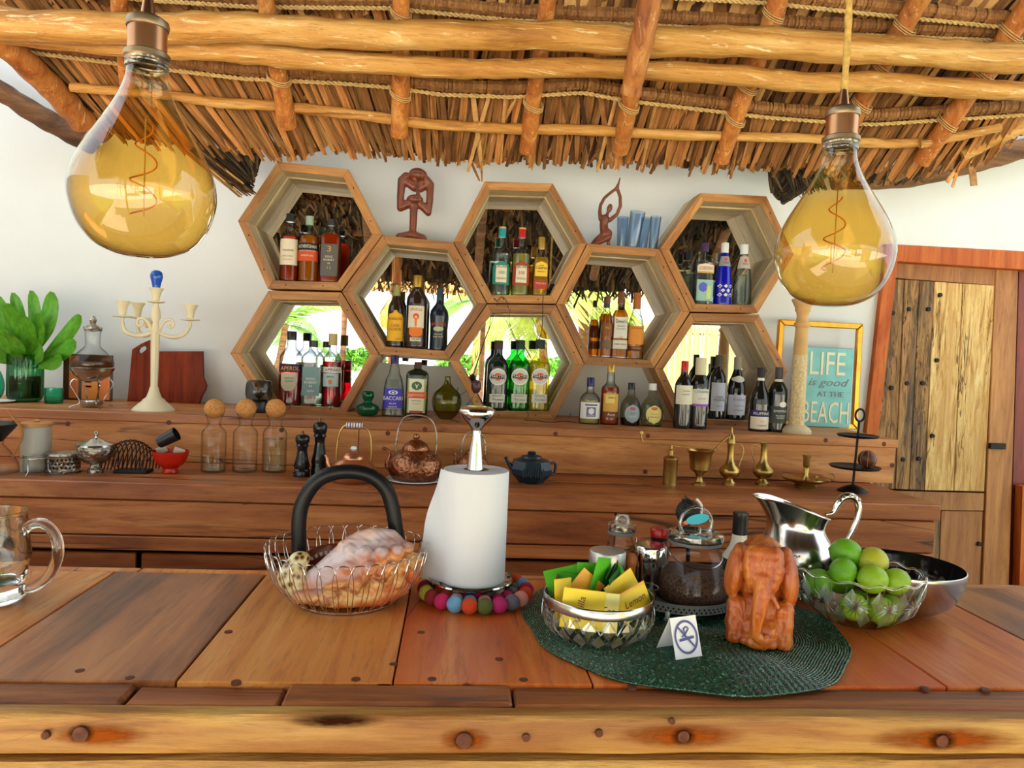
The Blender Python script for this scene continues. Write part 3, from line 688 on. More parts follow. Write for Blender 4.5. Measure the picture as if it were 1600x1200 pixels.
# ragged old thatch ends hanging by the wall
def bundle(poly0, poly1, n, Y, mat, w=5):
    L = []
    for i in range(n):
        t, u = random.random(), random.random()
        a = Vector(poly0[0]).lerp(Vector(poly0[1]), t); b = Vector(poly1[0]).lerp(Vector(poly1[1]), min(1, max(0, t + random.gauss(0, .12))))
        b = a.lerp(b, random.uniform(.7, 1.05)); y = Y + random.uniform(-.05, .05)
        A = P(a[0], a[1], y); L.append((A, P(b[0], b[1], y + random.uniform(-.03, .03)), w * sc(A) * random.uniform(.5, 1.4)))
    strips('old_thatch', L, mat, ceil, Vector((0, -1, 0)))
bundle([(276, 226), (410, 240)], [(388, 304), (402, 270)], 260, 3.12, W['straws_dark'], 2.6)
bundle([(270, 222), (320, 236)], [(372, 306), (398, 300)], 120, 3.06, W['straws'], 2.4)
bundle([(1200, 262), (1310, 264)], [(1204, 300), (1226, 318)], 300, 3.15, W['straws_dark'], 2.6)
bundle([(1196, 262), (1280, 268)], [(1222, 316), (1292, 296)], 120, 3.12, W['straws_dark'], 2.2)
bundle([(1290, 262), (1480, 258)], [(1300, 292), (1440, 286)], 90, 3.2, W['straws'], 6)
# ---- front slope of the roof (seen in the mirrors): shaggy dark leaves, poles, fringe
L = []
for i in range(7000):
    x = random.uniform(-2.6, 3.8); Y = random.uniform(-.95, .7); a = Vector((x, Y, fz(x, Y) + .06))
    d = Vector((random.gauss(0, .5), -1 + random.gauss(0, .35), -.9 + random.gauss(0, .4))).normalized()
    L.append((a, a + d * random.uniform(.08, .24), random.uniform(.012, .03)))
strips('leaf_layer', L, W['shaggy'], ceil, Vector((0, .7, -.74)))
ZF = RP(650, 434, -.85).z
L = []
for i in range(2200):
    x = random.uniform(-2.6, 3.8); a = Vector((x, -.82 + random.uniform(-.06, .06), ZF + .30 + random.uniform(-.1, .1)))
    L.append((a, Vector((x + random.gauss(0, .02), a.y - random.uniform(0, .12), ZF + random.uniform(-.05, .03))), random.uniform(.02, .04)))
strips('eave_fringe', L, W['shaggy'], ceil, Vector((0, -1, 0)))
for zz, yy in ((.42, -.55), (1.05, .1)):
    tube('roof_pole', [(-2.6, yy, ZF + zz - .06), (0, yy, ZF + zz), (3.8, yy, ZF + zz + .05)], .045, W['bark'], ceil, 10, sm=8, bumps=.02)
for x in (-2.1, -.9, .2, 1.4, 2.6):
    tube('rafter', [(x, -.7, fz(x, -.7) - .05), (x + .02, 1.0, fz(x, 1.0) - .05)], .045, W['bark'], ceil, 10, bumps=.0)
# posts that carry the front eave
for k, (px, lab) in enumerate(((616, 'peeled roof post seen in the second upper mirror from left'), (1255, 'peeled roof post beyond the right end of the bar'))):
    q = RP(px, 500, -.72)
    tag(tube('roof_post', [(q.x + .03, -.72, 0), (q.x, -.72, 1.2), (q.x + .02, -.72, ZF + .55)], .05, W['rafter'], None, 12, sm=6, bumps=.012), lab, 'post', 'posts of the front eave')
# ================================================================== OUTDOORS, seen in the mirrors
FG = plain('sunlit_palm_frond', srgb(104, 146, 44), .5, var=.35, ns=6)
FG2 = plain('yellow_palm_frond', srgb(134, 150, 44), .5, var=.3, ns=6)
def palm(base, crown, n, rad, lab, mat, seed, droop=.7):
    r = random.Random(seed)
    t = thing('palm_tree', lab, 'palm tree', base, 0, None)
    c = crown - base
    tube('trunk', [(0, 0, 0), c * .5 + Vector((.1, 0, 0)), c], [.16, .11, .09], W['bark'], t, 10, sm=6)
    for k in range(n):
        az = 2 * PI * k / n + r.uniform(-.2, .2); el = r.uniform(.1, 1.1); Lr = rad * r.uniform(.8, 1.15)
        sp = []; p = c.copy(); v = Vector((math.cos(az) * math.cos(el), math.sin(az) * math.cos(el), math.sin(el)))
        for i in range(13):
            sp.append(p.copy()); v = (v + Vector((0, 0, -.17 * droop))).normalized(); p = p + v * Lr / 12
        gs = [tube_geo(sp, [.022 - .0015 * i for i in range(13)], 5)]
        for i in range(1, 12):
            d = (sp[i + 1] - sp[i]).normalized(); s = d.cross(Vector((0, 0, 1))).normalized()
            for q in (-1, 1):
                for h in (.0, .5):
                    a = sp[i].lerp(sp[i + 1], h); ll = Lr * .34 * math.sin(PI * (.12 + .86 * i / 12)) + .05
                    e = a + (s * q + d * .8 + Vector((0, 0, -.45 + r.uniform(-.15, .15)))).normalized() * ll
                    w = d * .02 * rad
                    gs.append(([a - w, a + w, a.lerp(e, .6) + w * .8, e, a.lerp(e, .6) - w * .8], [(0, 1, 2, 3, 4)]))
        mk('frond', *join_geo(gs), mat, t)
    return t
def gp(px, py, Yr): q = RP(px, py, Yr); return q
c = gp(446, 508, -15); palm(Vector((c.x - .5, c.y, 0)), c, 9, 2.0, 'young green palm mirrored in the lower left hexagon', FG, 1)
c = gp(905, 440, -6.0); palm(Vector((c.x + .2, c.y, 0)), c, 14, 2.4, 'large yellow green palm mirrored in the hexagon beside the dancer figure', FG2, 2, 1.0)
c = gp(846, 500, -10.5); palm(Vector((c.x, c.y, 0)), c, 12, 2.0, 'green palm mirrored in the lower middle hexagon', FG, 5, 1.0)
c = gp(742, 470, -20); palm(Vector((c.x, c.y, 0)), c, 9, 2.6, 'distant palm mirrored in the hexagon of dark liqueur bottles', FG, 3)
def bush(c, rx, rz_, lab, n=900):
    r = random.Random(n); V = []; F = []
    t = thing('hedge_bush', lab, 'bush', (c.x, c.y, 0))
    for i in range(n):
        a, b = r.uniform(0, 2 * PI), r.uniform(-.2, 1); k = r.uniform(.7, 1)
        p = Vector((math.cos(a) * math.sqrt(max(0, 1 - b * b)) * rx * k, math.sin(a) * rx * .7 * k, (b * .5 + .5) * rz_ * k))
        u = Vector((r.gauss(0, 1), r.gauss(0, 1), r.gauss(0, 1))).normalized(); w = u.orthogonal().normalized()
        o = len(V); s = .16; V += [p - u * s, p + w * s * .5, p + u * s, p - w * s * .5]; F.append((o, o + 1, o + 2, o + 3))
    tag(mk('foliage', V, F, W['leafbush'], t), kind='stuff')
W['leafbush'] = plain('sunlit_hedge', srgb(84, 142, 30), .6, var=.35, ns=3)
for px, py, rx, rh, lab in ((562, 590, 1.3, 1.5, 'round green bush on the sand mirrored in the lower left hexagon'), (722, 590, 1.4, 1.4, 'round green bush on the sand mirrored at the left of the lower middle hexagon'), (880, 590, 1.8, 1.5, 'round green bush on the sand mirrored at the right of the lower middle hexagon')):
    bush(gp(px, py, -29), rx, rh, lab)
# reed fence on the right, lit by the sun
W['reed'] = plain('sunlit_reed', srgb(220, 192, 120), .8, var=.2, ns=9)
a = gp(1012, 505, -3.0); b = gp(1260, 505, -3.4)
rf = thing('reed_fence', 'pale reed fence mirrored in the lower right hexagon behind the wine bottles', 'fence', (a.x, a.y, 0))
gs = []; n = 190
for i in range(n):
    t = i / n; x = (b.x - a.x) * t + random.uniform(-.008, .008); y = (b.y - a.y) * t + random.uniform(-.01, .01)
    gs.append(tube_geo([(x, y, 0), (x + random.gauss(0, .012), y, a.z + random.uniform(-.03, .06))], random.uniform(.008, .013), 5))
tag(mk('reed_panel', *join_geo(gs), W['reed'], rf), kind='stuff')
for z in (.4, 1.2, 1.95): tube('crossbar', [(0, -.02, z), (b.x - a.x, b.y - a.y - .02, z)], .018, W['bark'], rf, 8)
# sunlit straw canopy beyond the eave
a = gp(520, 446, -3.6); b = gp(770, 456, -3.6)
sh = thing('straw_canopy', 'sunlit yellow straw canopy mirrored above the dark liqueur bottles', 'canopy', (a.x, a.y, 0))
W['straw'] = plain('sunlit_straw', srgb(168, 124, 62), .85, var=.3, ns=14)
L = []
for i in range(900):
    x = random.uniform(0, b.x - a.x); q = Vector((x, -.75 + random.uniform(-.1, .5), 0)); q.z = a.z + .05 - q.y * .9
    L.append((q, Vector((x + random.gauss(0, .03), random.uniform(-.02, .05), a.z + random.uniform(-.06, .04))), random.uniform(.012, .028)))
strips('straw', L, W['straw'], sh, Vector((0, .6, .8)))
for x in (.1, b.x - a.x - .1): tube('post', [(x, -.5, 0), (x, -.5, a.z + .5)], .04, W['bark'], sh, 8)
# ================================================================== FURNITURE
def adopt(o, parent):
    o.parent = parent; o.matrix_parent_inverse = Matrix.Translation(-Vector(parent.location)); return o
# ---- bar counter in front
bar = thing('bar_counter', 'wide reddish wooden bar counter with live edge front beam', 'bar counter', (.1, 1.38, 0))
xs = [-2.7, pz(0, 1010, ZB).x, pz(265, 1075, ZB).x, pz(612, 1075, ZB).x, pz(925, 1065, ZB).x, pz(1505, 1090, ZB).x, pz(1600, 1000, ZB).x, 2.9]
mats = ['barlight', 'bardark', 'barlight', 'bar', 'bar', 'bar', 'bardark']
Y0, Y1 = 1.128, 1.66
for i in range(7):
    w = xs[i + 1] - xs[i] - .003
    adopt(box('plank', (w, Y1 - Y0, .04), ((xs[i] + xs[i + 1]) / 2, (Y0 + Y1) / 2, ZB - .02 - random.uniform(0, .0012)), W[mats[i]], bevel=.0018), bar)
adopt(box('plank', (.022, Y1 - Y0, .04), (xs[3] - .013, (Y0 + Y1) / 2, ZB - .0195), W['barlight'], bevel=.001), bar)
xb = [-2.7, pz(205, 900, ZB).x, pz(640, 905, ZB).x, pz(1100, 912, ZB).x, 2.9]
for i in range(4):
    adopt(box('back_edging', (xb[i + 1] - xb[i] - .003, .026, .04), ((xb[i] + xb[i + 1]) / 2, 1.676, ZB - .0195), W['barlight' if i < 2 else 'shelf'], bevel=.002), bar)
xe = [-2.7, P(205, 1085, 1.1).x, P(445, 1085, 1.1).x, P(800, 1085, 1.1).x, 2.9]
for i in range(4):
    adopt(box('front_edging', (xe[i + 1] - xe[i] - .004, .062, .042), ((xe[i] + xe[i + 1]) / 2, 1.095, ZB - .022 - (.002, .006, 0, .003)[i]), W['edge' if i != 1 else 'counter'], bevel=.005, cuts=10, jit=.0005), bar)
z1, z2 = ZB - .006, P(800, 1174, 1.05).z
def livebeam(name, zt, zb, yf, th, mat, am, seed, x0=-2.6, x1=2.8, n=90):
    V = []; F = []; m = 8
    for i in range(n + 1):
        x = x0 + (x1 - x0) * i / n
        dt = noise.noise(Vector((x * 3.0, seed, 0))) * am; db = noise.noise(Vector((x * 2.2, seed + 5, 0))) * am * 1.4
        zc, hh = (zt + zb) / 2 + (dt + db) / 2, (zt - zb) / 2 + (dt - db) / 2
        for k in range(m):
            a = PI / 2 + PI * k / (m - 1)
            V.append((x, yf + .018 * (1 - abs(math.cos(a)) ** .5) + .004 * noise.noise(Vector((x * 6, k, seed))), zc + hh * max(-1, min(1, math.sin(a) * 1.0 if abs(math.sin(a)) > .999 else math.copysign(abs(math.sin(a)) ** .55, math.sin(a))))))
        V.append((x, yf + th, zc - hh)); V.append((x, yf + th, zc + hh))
    M_ = m + 2
    for i in range(n):
        for k in range(M_): F.append((i * M_ + k, i * M_ + (k + 1) % M_, (i + 1) * M_ + (k + 1) % M_, (i + 1) * M_ + k))
    F.append(tuple(range(M_))); F.append(tuple(n * M_ + k for k in reversed(range(M_))))
    o = mk(name, V, F, mat, None, 45); bmx = bmesh.new(); bmx.from_mesh(o.data); bmesh.ops.recalc_face_normals(bmx, faces=bmx.faces[:]); bmx.to_mesh(o.data); bmx.free()
    return adopt(o, bar)
livebeam('front_beam', z1, z2, 1.036, .026, W['beam'], .004, 2.0)
livebeam('front_beam', z2 - .006, z2 - .12, 1.036, .06, W['beam'], .006, 9.0)
adopt(box('front_panel', (5.4, .03, .86), (.1, 1.12, ZB - .21 - .43), W['counter'], bevel=.002), bar)
def halo(x, y, w, h, mat):
    q = P(x, y, 1.0338 - .0003 * (mat is ST2)); n = 26; k = sc(q); r_ = random.Random(x)
    V = [(0, 0, 0)] + [(math.cos(2 * PI * i / n), 0, math.sin(2 * PI * i / n)) for i in range(n)]
    o = mk('knot_stain', V, [(0, 1 + (i + 1) % n, 1 + i) for i in range(n)], mat, None, None, q); o.scale = (w * k, 1, h * k); adopt(o, bar)
ST1 = stain('orange_knot_stain', srgb(140, 66, 18)); ST2 = stain('dark_knot_stain', srgb(48, 22, 10))
for a in ((156, 1150, 80, 20, ST1), (728, 1157, 44, 22, ST1), (1066, 1151, 110, 22, ST1), (1478, 1156, 130, 24, ST1), (525, 1127, 80, 13, ST2), (126, 1147, 22, 16, ST2), (1472, 1158, 26, 18, ST2), (725, 1157, 20, 16, ST2), (1068, 1151, 22, 16, ST2)): halo(*a)
for x, y, r in ((126, 1147, .011), (71, 1149, .006), (725, 1157, .012), (1068, 1151, .009), (1472, 1158, .010), (936, 1146, .006), (822, 1153, .006), (1050, 1127, .005)):
    q = P(x, y, 1.0322)
    adopt(lathe('knot', [(0, -.003), (r, -.003), (r * .95, .0015), (r * .5, .0025), (0, .001)], W['knot'], None, 14, loc=q, rot=(PI / 2, 0, 0)), bar)
for x, y in ((357, 987), (369, 1065), (556, 1061), (615, 1038), (658, 988), (675, 1061), (203, 1059), (125, 1048), (988, 1073), (1445, 1075), (1540, 1077), (818, 1062), (780, 1030)):
    q = pz(x, y, ZB)
    adopt(lathe('peg', [(0, -.004), (.0075, -.004), (.0072, .0006), (0, .0009)], W['peg'], None, 12, loc=q), bar)
# ---- shelf along the wall
ZL = P(800, 653, 3.25).z
YL = pz(800, 666, ZL).y
ZC = P(800, 738, YL).z
YC = pz(800, 771, ZC).y
xr = P(1405, 686, YL).x
shf = thing('wall_shelf', 'long wooden shelf with pegged front board under the honeycomb cubbies', 'shelf', (0, (YL + YW) / 2, ZC))
adopt(box('top_board', (xr + 2.6, YW - YL - .004, .034), ((xr - 2.6) / 2, (YL + YW) / 2, ZL - .017), W['shelf'], bevel=.003), shf)
xf = [-2.6, P(560, 690, YL).x, P(1140, 690, YL).x, xr - .01]
for i in range(3):
    adopt(box('front_board', (xf[i + 1] - xf[i] - .002, .034, ZL - .0345 - ZC - .001), ((xf[i] + xf[i + 1]) / 2, YL + .02, (ZL - .034 + ZC) / 2 + .0005), W['shelf'], bevel=.002), shf)
for x, y in ((106, 662), (264, 660), (664, 671), (606, 677), (1290, 688), (1381, 694), (1394, 727), (1012, 681), (1008, 737), (440, 672), (868, 678)):
    q = P(x, y, YL + .003)
    adopt(lathe('peg', [(0, -.004), (.010, -.004), (.0095, .001), (0, .0015)], W['peg'], None, 12, loc=q, rot=(PI / 2, 0, 0)), shf)
# ---- back counter
xc = P(1472, 790, YC).x
bc = thing('back_counter', 'long reddish brown back counter with drawers below the wall shelf', 'counter', (0, (YC + YW) / 2, 0))
adopt(box('worktop', (xc + 2.6, YW - YC - .004, .056), ((xc - 2.6) / 2, (YC + YW) / 2, ZC - .028), W['counter'], bevel=.004), bc)
xd = [-2.55, P(-60, 820, YC).x, P(470, 820, YC).x, P(962, 820, YC).x, xc - .012]
k = ZC - .06
for i in range(4):
    w = xd[i + 1] - xd[i] - .004; xm = (xd[i] + xd[i + 1]) / 2
    d = adopt(box('drawer', (w, .03, .112), (xm, YC + .022, k - .056), W['counter'], bevel=.003), bc)
    adopt(box('rail', (w, .03, .045), (xm, YC + .018, k - .116 - .0225), W['counter'], bevel=.003), bc)
    for j in range(2):
        adopt(box('door_panel', (w / 2 - .02, .02, .70), (xm + (j - .5) * w / 2, YC + .045, k - .17 - .36), W['counter'], bevel=.003), bc)
adopt(box('carcass', (xc + 2.5, YW - YC - .1, .80), ((xc - 2.6) / 2, (YC + YW) / 2 + .04, ZC - .06 - .41), W['gap'], bevel=0), bc)
for x, y in ((188, 787), (382, 788), (563, 788), (1302, 808), (1428, 807), (880, 800), (632, 771)):
    q = P(x, y, YC + .008)
    adopt(lathe('peg', [(0, -.003), (.010, -.003), (.0095, .0005), (0, .001)], W['peg'], None, 10, loc=q, rot=(PI / 2, 0, 0)), bc)
# ---- honeycomb of hexagonal cubbies with mirror backs
YH = 3.25; YM = YW - .022
HEX = {
 'A': [(598, 367), (545, 264), (433, 252), (371, 345), (418, 451.5), (534, 454.5)],
 'E': [(593, 554), (533.5, 456), (419, 454), (359, 552), (419, 646), (538, 651)],
 'B': [(761, 474.5), (708, 378), (598, 367), (534, 455.5), (593, 554), (701, 562)],
 'C': [(918, 380), (864, 286), (757, 283), (708, 378), (761, 474), (868.5, 475)],
 'F': [(913.5, 569.5), (868.5, 476), (761, 475), (701, 562.5), (752, 655), (866, 656)],
 'D': [(1078.5, 487.5), (1031, 388.5), (918, 380), (868.5, 475.5), (913.5, 569.5), (1022, 576)],
 'G': [(1241, 398), (1198, 306), (1094, 301), (1031, 388.5), (1078.5, 487.5), (1184, 489.5)],
 'H': [(1232, 580.5), (1186, 491), (1079, 488.5), (1022, 576), (1064, 667), (1178, 671)]}
HLAB = {
 'A': 'upper left hexagonal wooden cubby holding three amber whiskies', 'E': 'lower left hexagonal cubby with two red bottles and a clear one',
 'B': 'hexagonal cubby holding three dark liqueur bottles under the thinker carving', 'C': 'hexagonal cubby with teal and red labelled clear bottles',
 'F': 'hexagonal cubby with three bottles bearing round white labels', 'D': 'hexagonal cubby under the dancer carving and blue tumblers',
 'G': 'upper right hexagonal cubby with a bright blue bottle', 'H': 'lower right hexagonal cubby partly hidden by wine bottles'}
BT = .036
HIN = {}
def offset_poly(V, t):
    n = len(V); out = []
    cx = sum(v[0] for v in V) / n; cz = sum(v[1] for v in V) / n
    for i in range(n):
        a, b, c = Vector(V[i - 1]), Vector(V[i]), Vector(V[(i + 1) % n])
        d1 = (b - a).normalized(); d2 = (c - b).normalized()
        n1 = Vector((-d1.y, d1.x)); n2 = Vector((-d2.y, d2.x))
        if n1.dot(Vector((cx, cz)) - b) < 0: n1 = -n1
        if n2.dot(Vector((cx, cz)) - b) < 0: n2 = -n2
        m = (n1 + n2).normalized(); out.append(tuple(b + m * (t / max(.3, m.dot(n1)))))
    return out
def hex_board(name, a, b, bi, ai, y0, y1, parent, matf, mati):
    a, b, ai, bi = (Vector((p[0], 0, p[1])) for p in (a, b, ai, bi))
    o = (a + b + ai + bi) / 4; x = (b - a).normalized(); y = Vector((0, 1, 0)); z = x.cross(y)
    R = Matrix((x, y, z)).transposed(); Ri = R.inverted()
    L = [Ri @ (p - o) for p in (a, b, bi, ai)]; d = (y1 - y0) / 2; e = .0008
    V = [(p.x, -d, p.z) for p in L] + [(p.x, d, p.z) for p in L]
    bm = bmesh.new(); vs = [bm.verts.new(v) for v in V]
    ff = bm.faces.new(vs[:4]); ff.material_index = 0
    bf = bm.faces.new(vs[7:3:-1]); bf.material_index = 1
    for i, j in ((0, 1), (1, 2), (2, 3), (3, 0)):
        f = bm.faces.new((vs[i], vs[4 + i], vs[4 + j], vs[j])); f.material_index = 1 if (i, j) == (2, 3) else 0
    bmesh.ops.bevel(bm, geom=[q for q in ff.edges], offset=.0015, segments=1, affect='EDGES')
    ob = from_bm(name, bm, [matf, mati], None)
    ob.matrix_world = Matrix.Translation(o + Vector((0, (y0 + y1) / 2, 0))) @ R.to_4x4()
    ob.rotation_mode = 'XYZ'
    return adopt(ob, parent)
for h, px in HEX.items():
    V = [(P(x, y, YH).x, P(x, y, YH).z) for x, y in px]
    V = offset_poly(V, .0014)
    c = (sum(v[0] for v in V) / 6, sum(v[1] for v in V) / 6)
    zb = min(V[4][1], V[5][1])
    t = thing('hexagon_cubby', HLAB[h], 'wall shelf', (c[0], YH, zb), 0, None)
    I = offset_poly(V, BT); I2 = offset_poly(V, BT + .005); HIN[h] = I
    for k in range(6):
        j = (k + 1) % 6
        hex_board('front_board', V[k], V[j], I[j], I[k], YH, YH + .104, t, W['hexf'], W['hexi'])
        hex_board('back_board', offset_poly(V, .002)[k], offset_poly(V, .002)[j], I2[j], I2[k], YH + .112, YW - .001, t, W['hexi'], W['hexi'])
    m = [(p[0], p[1]) for p in offset_poly(V, BT - .004)]
    pr = prism('mirror', m, YM, YM + .004, W['mirror']); adopt(pr, t)
    for k in (4, 0, 3):
        a, b = Vector(V[k]).lerp(Vector(I[k]), .5), Vector(V[(k + 1) % 6]).lerp(Vector(I[(k + 1) % 6]), .5)
        for q in (.22, .76):
            c2 = a.lerp(b, q); adopt(lathe('nail', [(0, -.002), (.0035, -.002), (.003, .001), (0, .0012)], W['iron'], None, 8, loc=(c2.x, YH, c2.y), rot=(PI / 2, 0, 0)), t)
mb = pp([(592, 557), (703, 564), (700, 573), (588, 566)], YM)
mk_ = prism('mirror_strip', mb, YM, YM + .004, W['mirror']); adopt(mk_, bpy.data.objects['hexagon_cubby.002'])
def hexfloor(h, x):      # top of the bottom board at x
    I = HIN[h]; a, b = I[4], I[5]; t = (x - a[0]) / (b[0] - a[0]); return a[1] + (b[1] - a[1]) * t
def hextop(h, x):        # outer top of the top board at x
    a, b = P(*HEX[h][2], YH), P(*HEX[h][1], YH); t = (x - a.x) / (b.x - a.x); return a.z + (b.z - a.z) * t - .001
# ================================================================== BOTTLES
SHAPE = {   # (radius, height, superellipse exponent) as fractions of the body
 'martini': [(.93, 0, 2.6), (1, .02, 2.8), (1, .60, 2.8), (.97, .66, 2.6), (.82, .71, 2.3), (.55, .755, 2), (.42, .785, 2), (.39, .81, 2), (.40, 1, 2)],
 'whisky': [(.93, 0, 2), (1, .02, 2), (1, .60, 2), (.95, .66, 2), (.72, .71, 2), (.46, .755, 2), (.42, .80, 2), (.44, .88, 2), (.44, 1, 2)],
 'square': [(.93, 0, 5), (1, .02, 5), (1, .70, 5), (.95, .75, 4), (.75, .80, 3), (.45, .84, 2), (.38, .87, 2), (.38, 1, 2)],
 'belly': [(.93, 0, 2), (1, .02, 2), (.98, .5, 2), (1, .62, 2), (.92, .70, 2), (.62, .78, 2), (.42, .82, 2), (.36, .86, 2), (.37, 1, 2)],
 'liqueur': [(.95, 0, 2), (1, .02, 2), (.97, .3, 2), (.94, .60, 2), (.80, .70, 2), (.50, .78, 2), (.40, .82, 2), (.38, 1, 2)],
 'irish': [(.90, 0, 2), (.92, .02, 2), (.90, .35, 2), (1.0, .56, 2), (.92, .63, 2), (.62, .70, 2), (.38, .75, 2), (.32, .80, 2), (.30, 1, 2)],
 'tequila': [(.95, 0, 2), (1, .02, 2), (1, .58, 2), (.95, .64, 2), (.74, .69, 2), (.50, .72, 2), (.43, .74, 2), (.36, .88, 2), (.36, 1, 2)],
 'cuervo': [(.95, 0, 5), (1, .02, 5), (1, .58, 5), (.98, .63, 4), (.70, .70, 3), (.46, .74, 2), (.42, .77, 2), (.42, 1, 2)],
 'dewar': [(1, 0, 4), (1, .02, 4), (.92, .6, 4), (.88, .66, 3), (.66, .72, 2.4), (.42, .77, 2), (.38, .82, 2), (.42, 1, 2)],
 'decanter': [(.98, 0, 2), (1, .02, 2), (.97, .42, 2), (.92, .52, 2), (.72, .62, 2), (.48, .72, 2), (.38, .80, 2), (.36, 1, 2)],
 'wine': [(.96, 0, 2), (1, .015, 2), (1, .60, 2), (.95, .66, 2), (.72, .73, 2), (.46, .78, 2), (.38, .82, 2), (.37, 1, 2)],
 'burgundy': [(.96, 0, 2), (1, .015, 2), (1, .44, 2), (.96, .52, 2), (.80, .62, 2), (.58, .70, 2), (.42, .78, 2), (.36, .84, 2), (.35, 1, 2)],
 'rum': [(.96, 0, 3), (1, .02, 3), (.88, .45, 3), (.74, .60, 2.4), (.50, .70, 2), (.42, .78, 2), (.34, .86, 2), (.33, 1, 2)],
 'herbal': [(.95, 0, 6), (1, .02, 6), (1, .72, 6), (.97, .78, 5), (.80, .83, 3.5), (.42, .86, 2), (.32, .875, 2), (.30, 1, 2)],
 'monk': [(.86, 0, 2), (.93, .02, 2), (1, .20, 2), (1, .38, 2), (.92, .50, 2), (.70, .60, 2), (.46, .67, 2), (.38, .72, 2), (.32, .86, 2), (.32, 1, 2)],
 'stocky': [(.96, 0, 2), (1, .02, 2), (1, .45, 2), (.95, .55, 2), (.72, .63, 2), (.42, .68, 2), (.34, .72, 2), (.34, 1, 2)],
 'ruby': [(.98, 0, 2), (1, .02, 2), (.95, .35, 2), (.82, .55, 2), (.66, .68, 2), (.46, .80, 2), (.38, .86, 2), (.36, 1, 2)],
 'tall': [(.95, 0, 2), (1, .02, 2), (1, .56, 2), (.93, .62, 2), (.62, .665, 2), (.46, .70, 2), (.44, .84, 2), (.40, .86, 2), (.42, 1, 2)],
}
def shape_r(prof, t):
    for (r0, z0, n0), (r1, z1, n1) in zip(prof, prof[1:]):
        if t <= z1: k = (t - z0) / max(z1 - z0, 1e-6); return r0 + (r1 - r0) * k, n0 + (n1 - n0) * k
    return prof[-1][0], prof[-1][2]
LBL = {}
def lab(col, rough=.6):
    k = tuple(round(c, 3) for c in col)
    if k not in LBL: LBL[k] = plain('label_%d' % len(LBL), col, rough)
    return LBL[k]
C_ = srgb
def bottle(label, px, pw, ptop, pbot, Y, z0, shape, glass, liq=None, fill=.7, cap=None, capf=.88, labels=(), texts=(), ay=1.0, group=None, rz=0.0, extra=None, name='bottle', capr=1.06):
    ll = at(px, Y, z0); s = sc(ll + Vector((0, 0, .12))); H = (pbot - ptop) * s; R = pw / 2 * s
    t = thing(name, label, 'bottle', ll, rz, group)
    S = SHAPE[shape]; top = capf + (1 - capf) * .35 if cap else 1.0
    pr = []; n = 40
    for i in range(n + 1):
        k = i / n * top; r, e = shape_r(S, k); pr.append((r * R, k * H, e))
    pr = [(0, .012 * H if False else 0.0)] + pr + [(0, top * H)]
    body = lathe('glass_body', pr, glass, t, 36, ay=ay)
    if liq:
        m = max(6, int(n * fill)); pl = [(0, .022 * H)]
        for i in range(m + 1):
            k = .022 + (fill - .022) * i / m; r, e = shape_r(S, k); pl.append((r * R * .93, k * H, e))
        pl.append((0, fill * H)); lathe('spirit', pl, liq, t, 30, ay=ay)
    if cap:
        r0 = shape_r(S, capf)[0] * R * capr; h0, h1 = capf * H, H
        lathe('cap', [(0, h0), (r0, h0), (r0, h0 + (h1 - h0) * .94), (r0 * .9, h1), (0, h1)], cap, t, 20)
    def surf(x, z, off):
        r, e = shape_r(S, z / H); r = r * R + off; q = min(abs(x) / r, .995)
        return Vector((x, -r * ay * (1 - q ** e) ** (1 / e) - (off if ay != 1 else 0), z))
    for L in labels:
        mat, za, zb, wf = L[:4]; kind = L[4] if len(L) > 4 else 'rect'; xo = (L[5] if len(L) > 5 else 0) * R; lift = L[6] if len(L) > 6 else 0.0006
        V = []; F = []; nu, nv = 14, 8
        for j in range(nv + 1):
            v = j / nv; z = (za + (zb - za) * v) * H; rr = shape_r(S, z / H)[0] * R
            w = wf * rr
            if kind == 'oval': w *= math.sqrt(max(.0004, 1 - (2 * v - 1) ** 2))
            if kind == 'arch': w *= 1 if v < .72 else math.sqrt(max(.02, 1 - ((v - .72) / .28) ** 2))
            if kind == 'shield': w *= 1 if v > .35 else .45 + .55 * math.sin(v / .35 * PI / 2)
            if kind == 'peak': w *= min(1, .25 + (1 - abs(2 * v - 1)) * 1.3)
            for i in range(nu + 1):
                u = math.sin((i / nu * 2 - 1) * PI / 2); V.append(surf(u * w + xo, z, lift))
        for j in range(nv):
            for i in range(nu): a = j * (nu + 1) + i; F.append((a, a + 1, a + nu + 2, a + nu + 1))
        mk('label', V, F, mat, t, 60)
    for T in texts:
        st, zc, h, wd, mat = T[:5]; shear = T[5] if len(T) > 5 else 0; xo = (T[6] if len(T) > 6 else 0) * R
        tv, tf = text_geo(st, h * H, shear); w0 = max(v[0] for v in tv) - min(v[0] for v in tv)
        rr = shape_r(S, zc)[0] * R; k = wd * 2 * rr / w0
        arc = T[7] if len(T) > 7 else 0
        V = []
        for x, y in tv:
            z = zc * H + y - arc * H * (x * k / rr) ** 2
            V.append(surf(x * k + xo, z, .0024))
        mk('lettering', V, tf, mat, t)
    if extra: extra(t, R, H, surf)
    return t
GC = W['glassc']
BLK, GLD, WHT, RED_ = lab(C_(22, 20, 20)), lab(C_(206, 164, 70)), lab(C_(232, 228, 214)), lab(C_(176, 30, 24))
CREAM_, GREY_, INK, BLUEL = lab(C_(226, 214, 186)), lab(C_(92, 90, 84)), lab(C_(52, 46, 42)), lab(C_(44, 44, 150))
WINEG = plain('dark_wine_glass', (.012, .010, .008), .06, coat=.3)
BRNG = plain('dark_brown_bottle', (.030, .014, .008), .07, coat=.3)
CAPK = plain('black_cap', (.02, .02, .022), .35); CAPG = plain('gold_cap', C_(190, 150, 60), .35, .6); CAPW = plain('white_cap', (.75, .75, .74), .4)
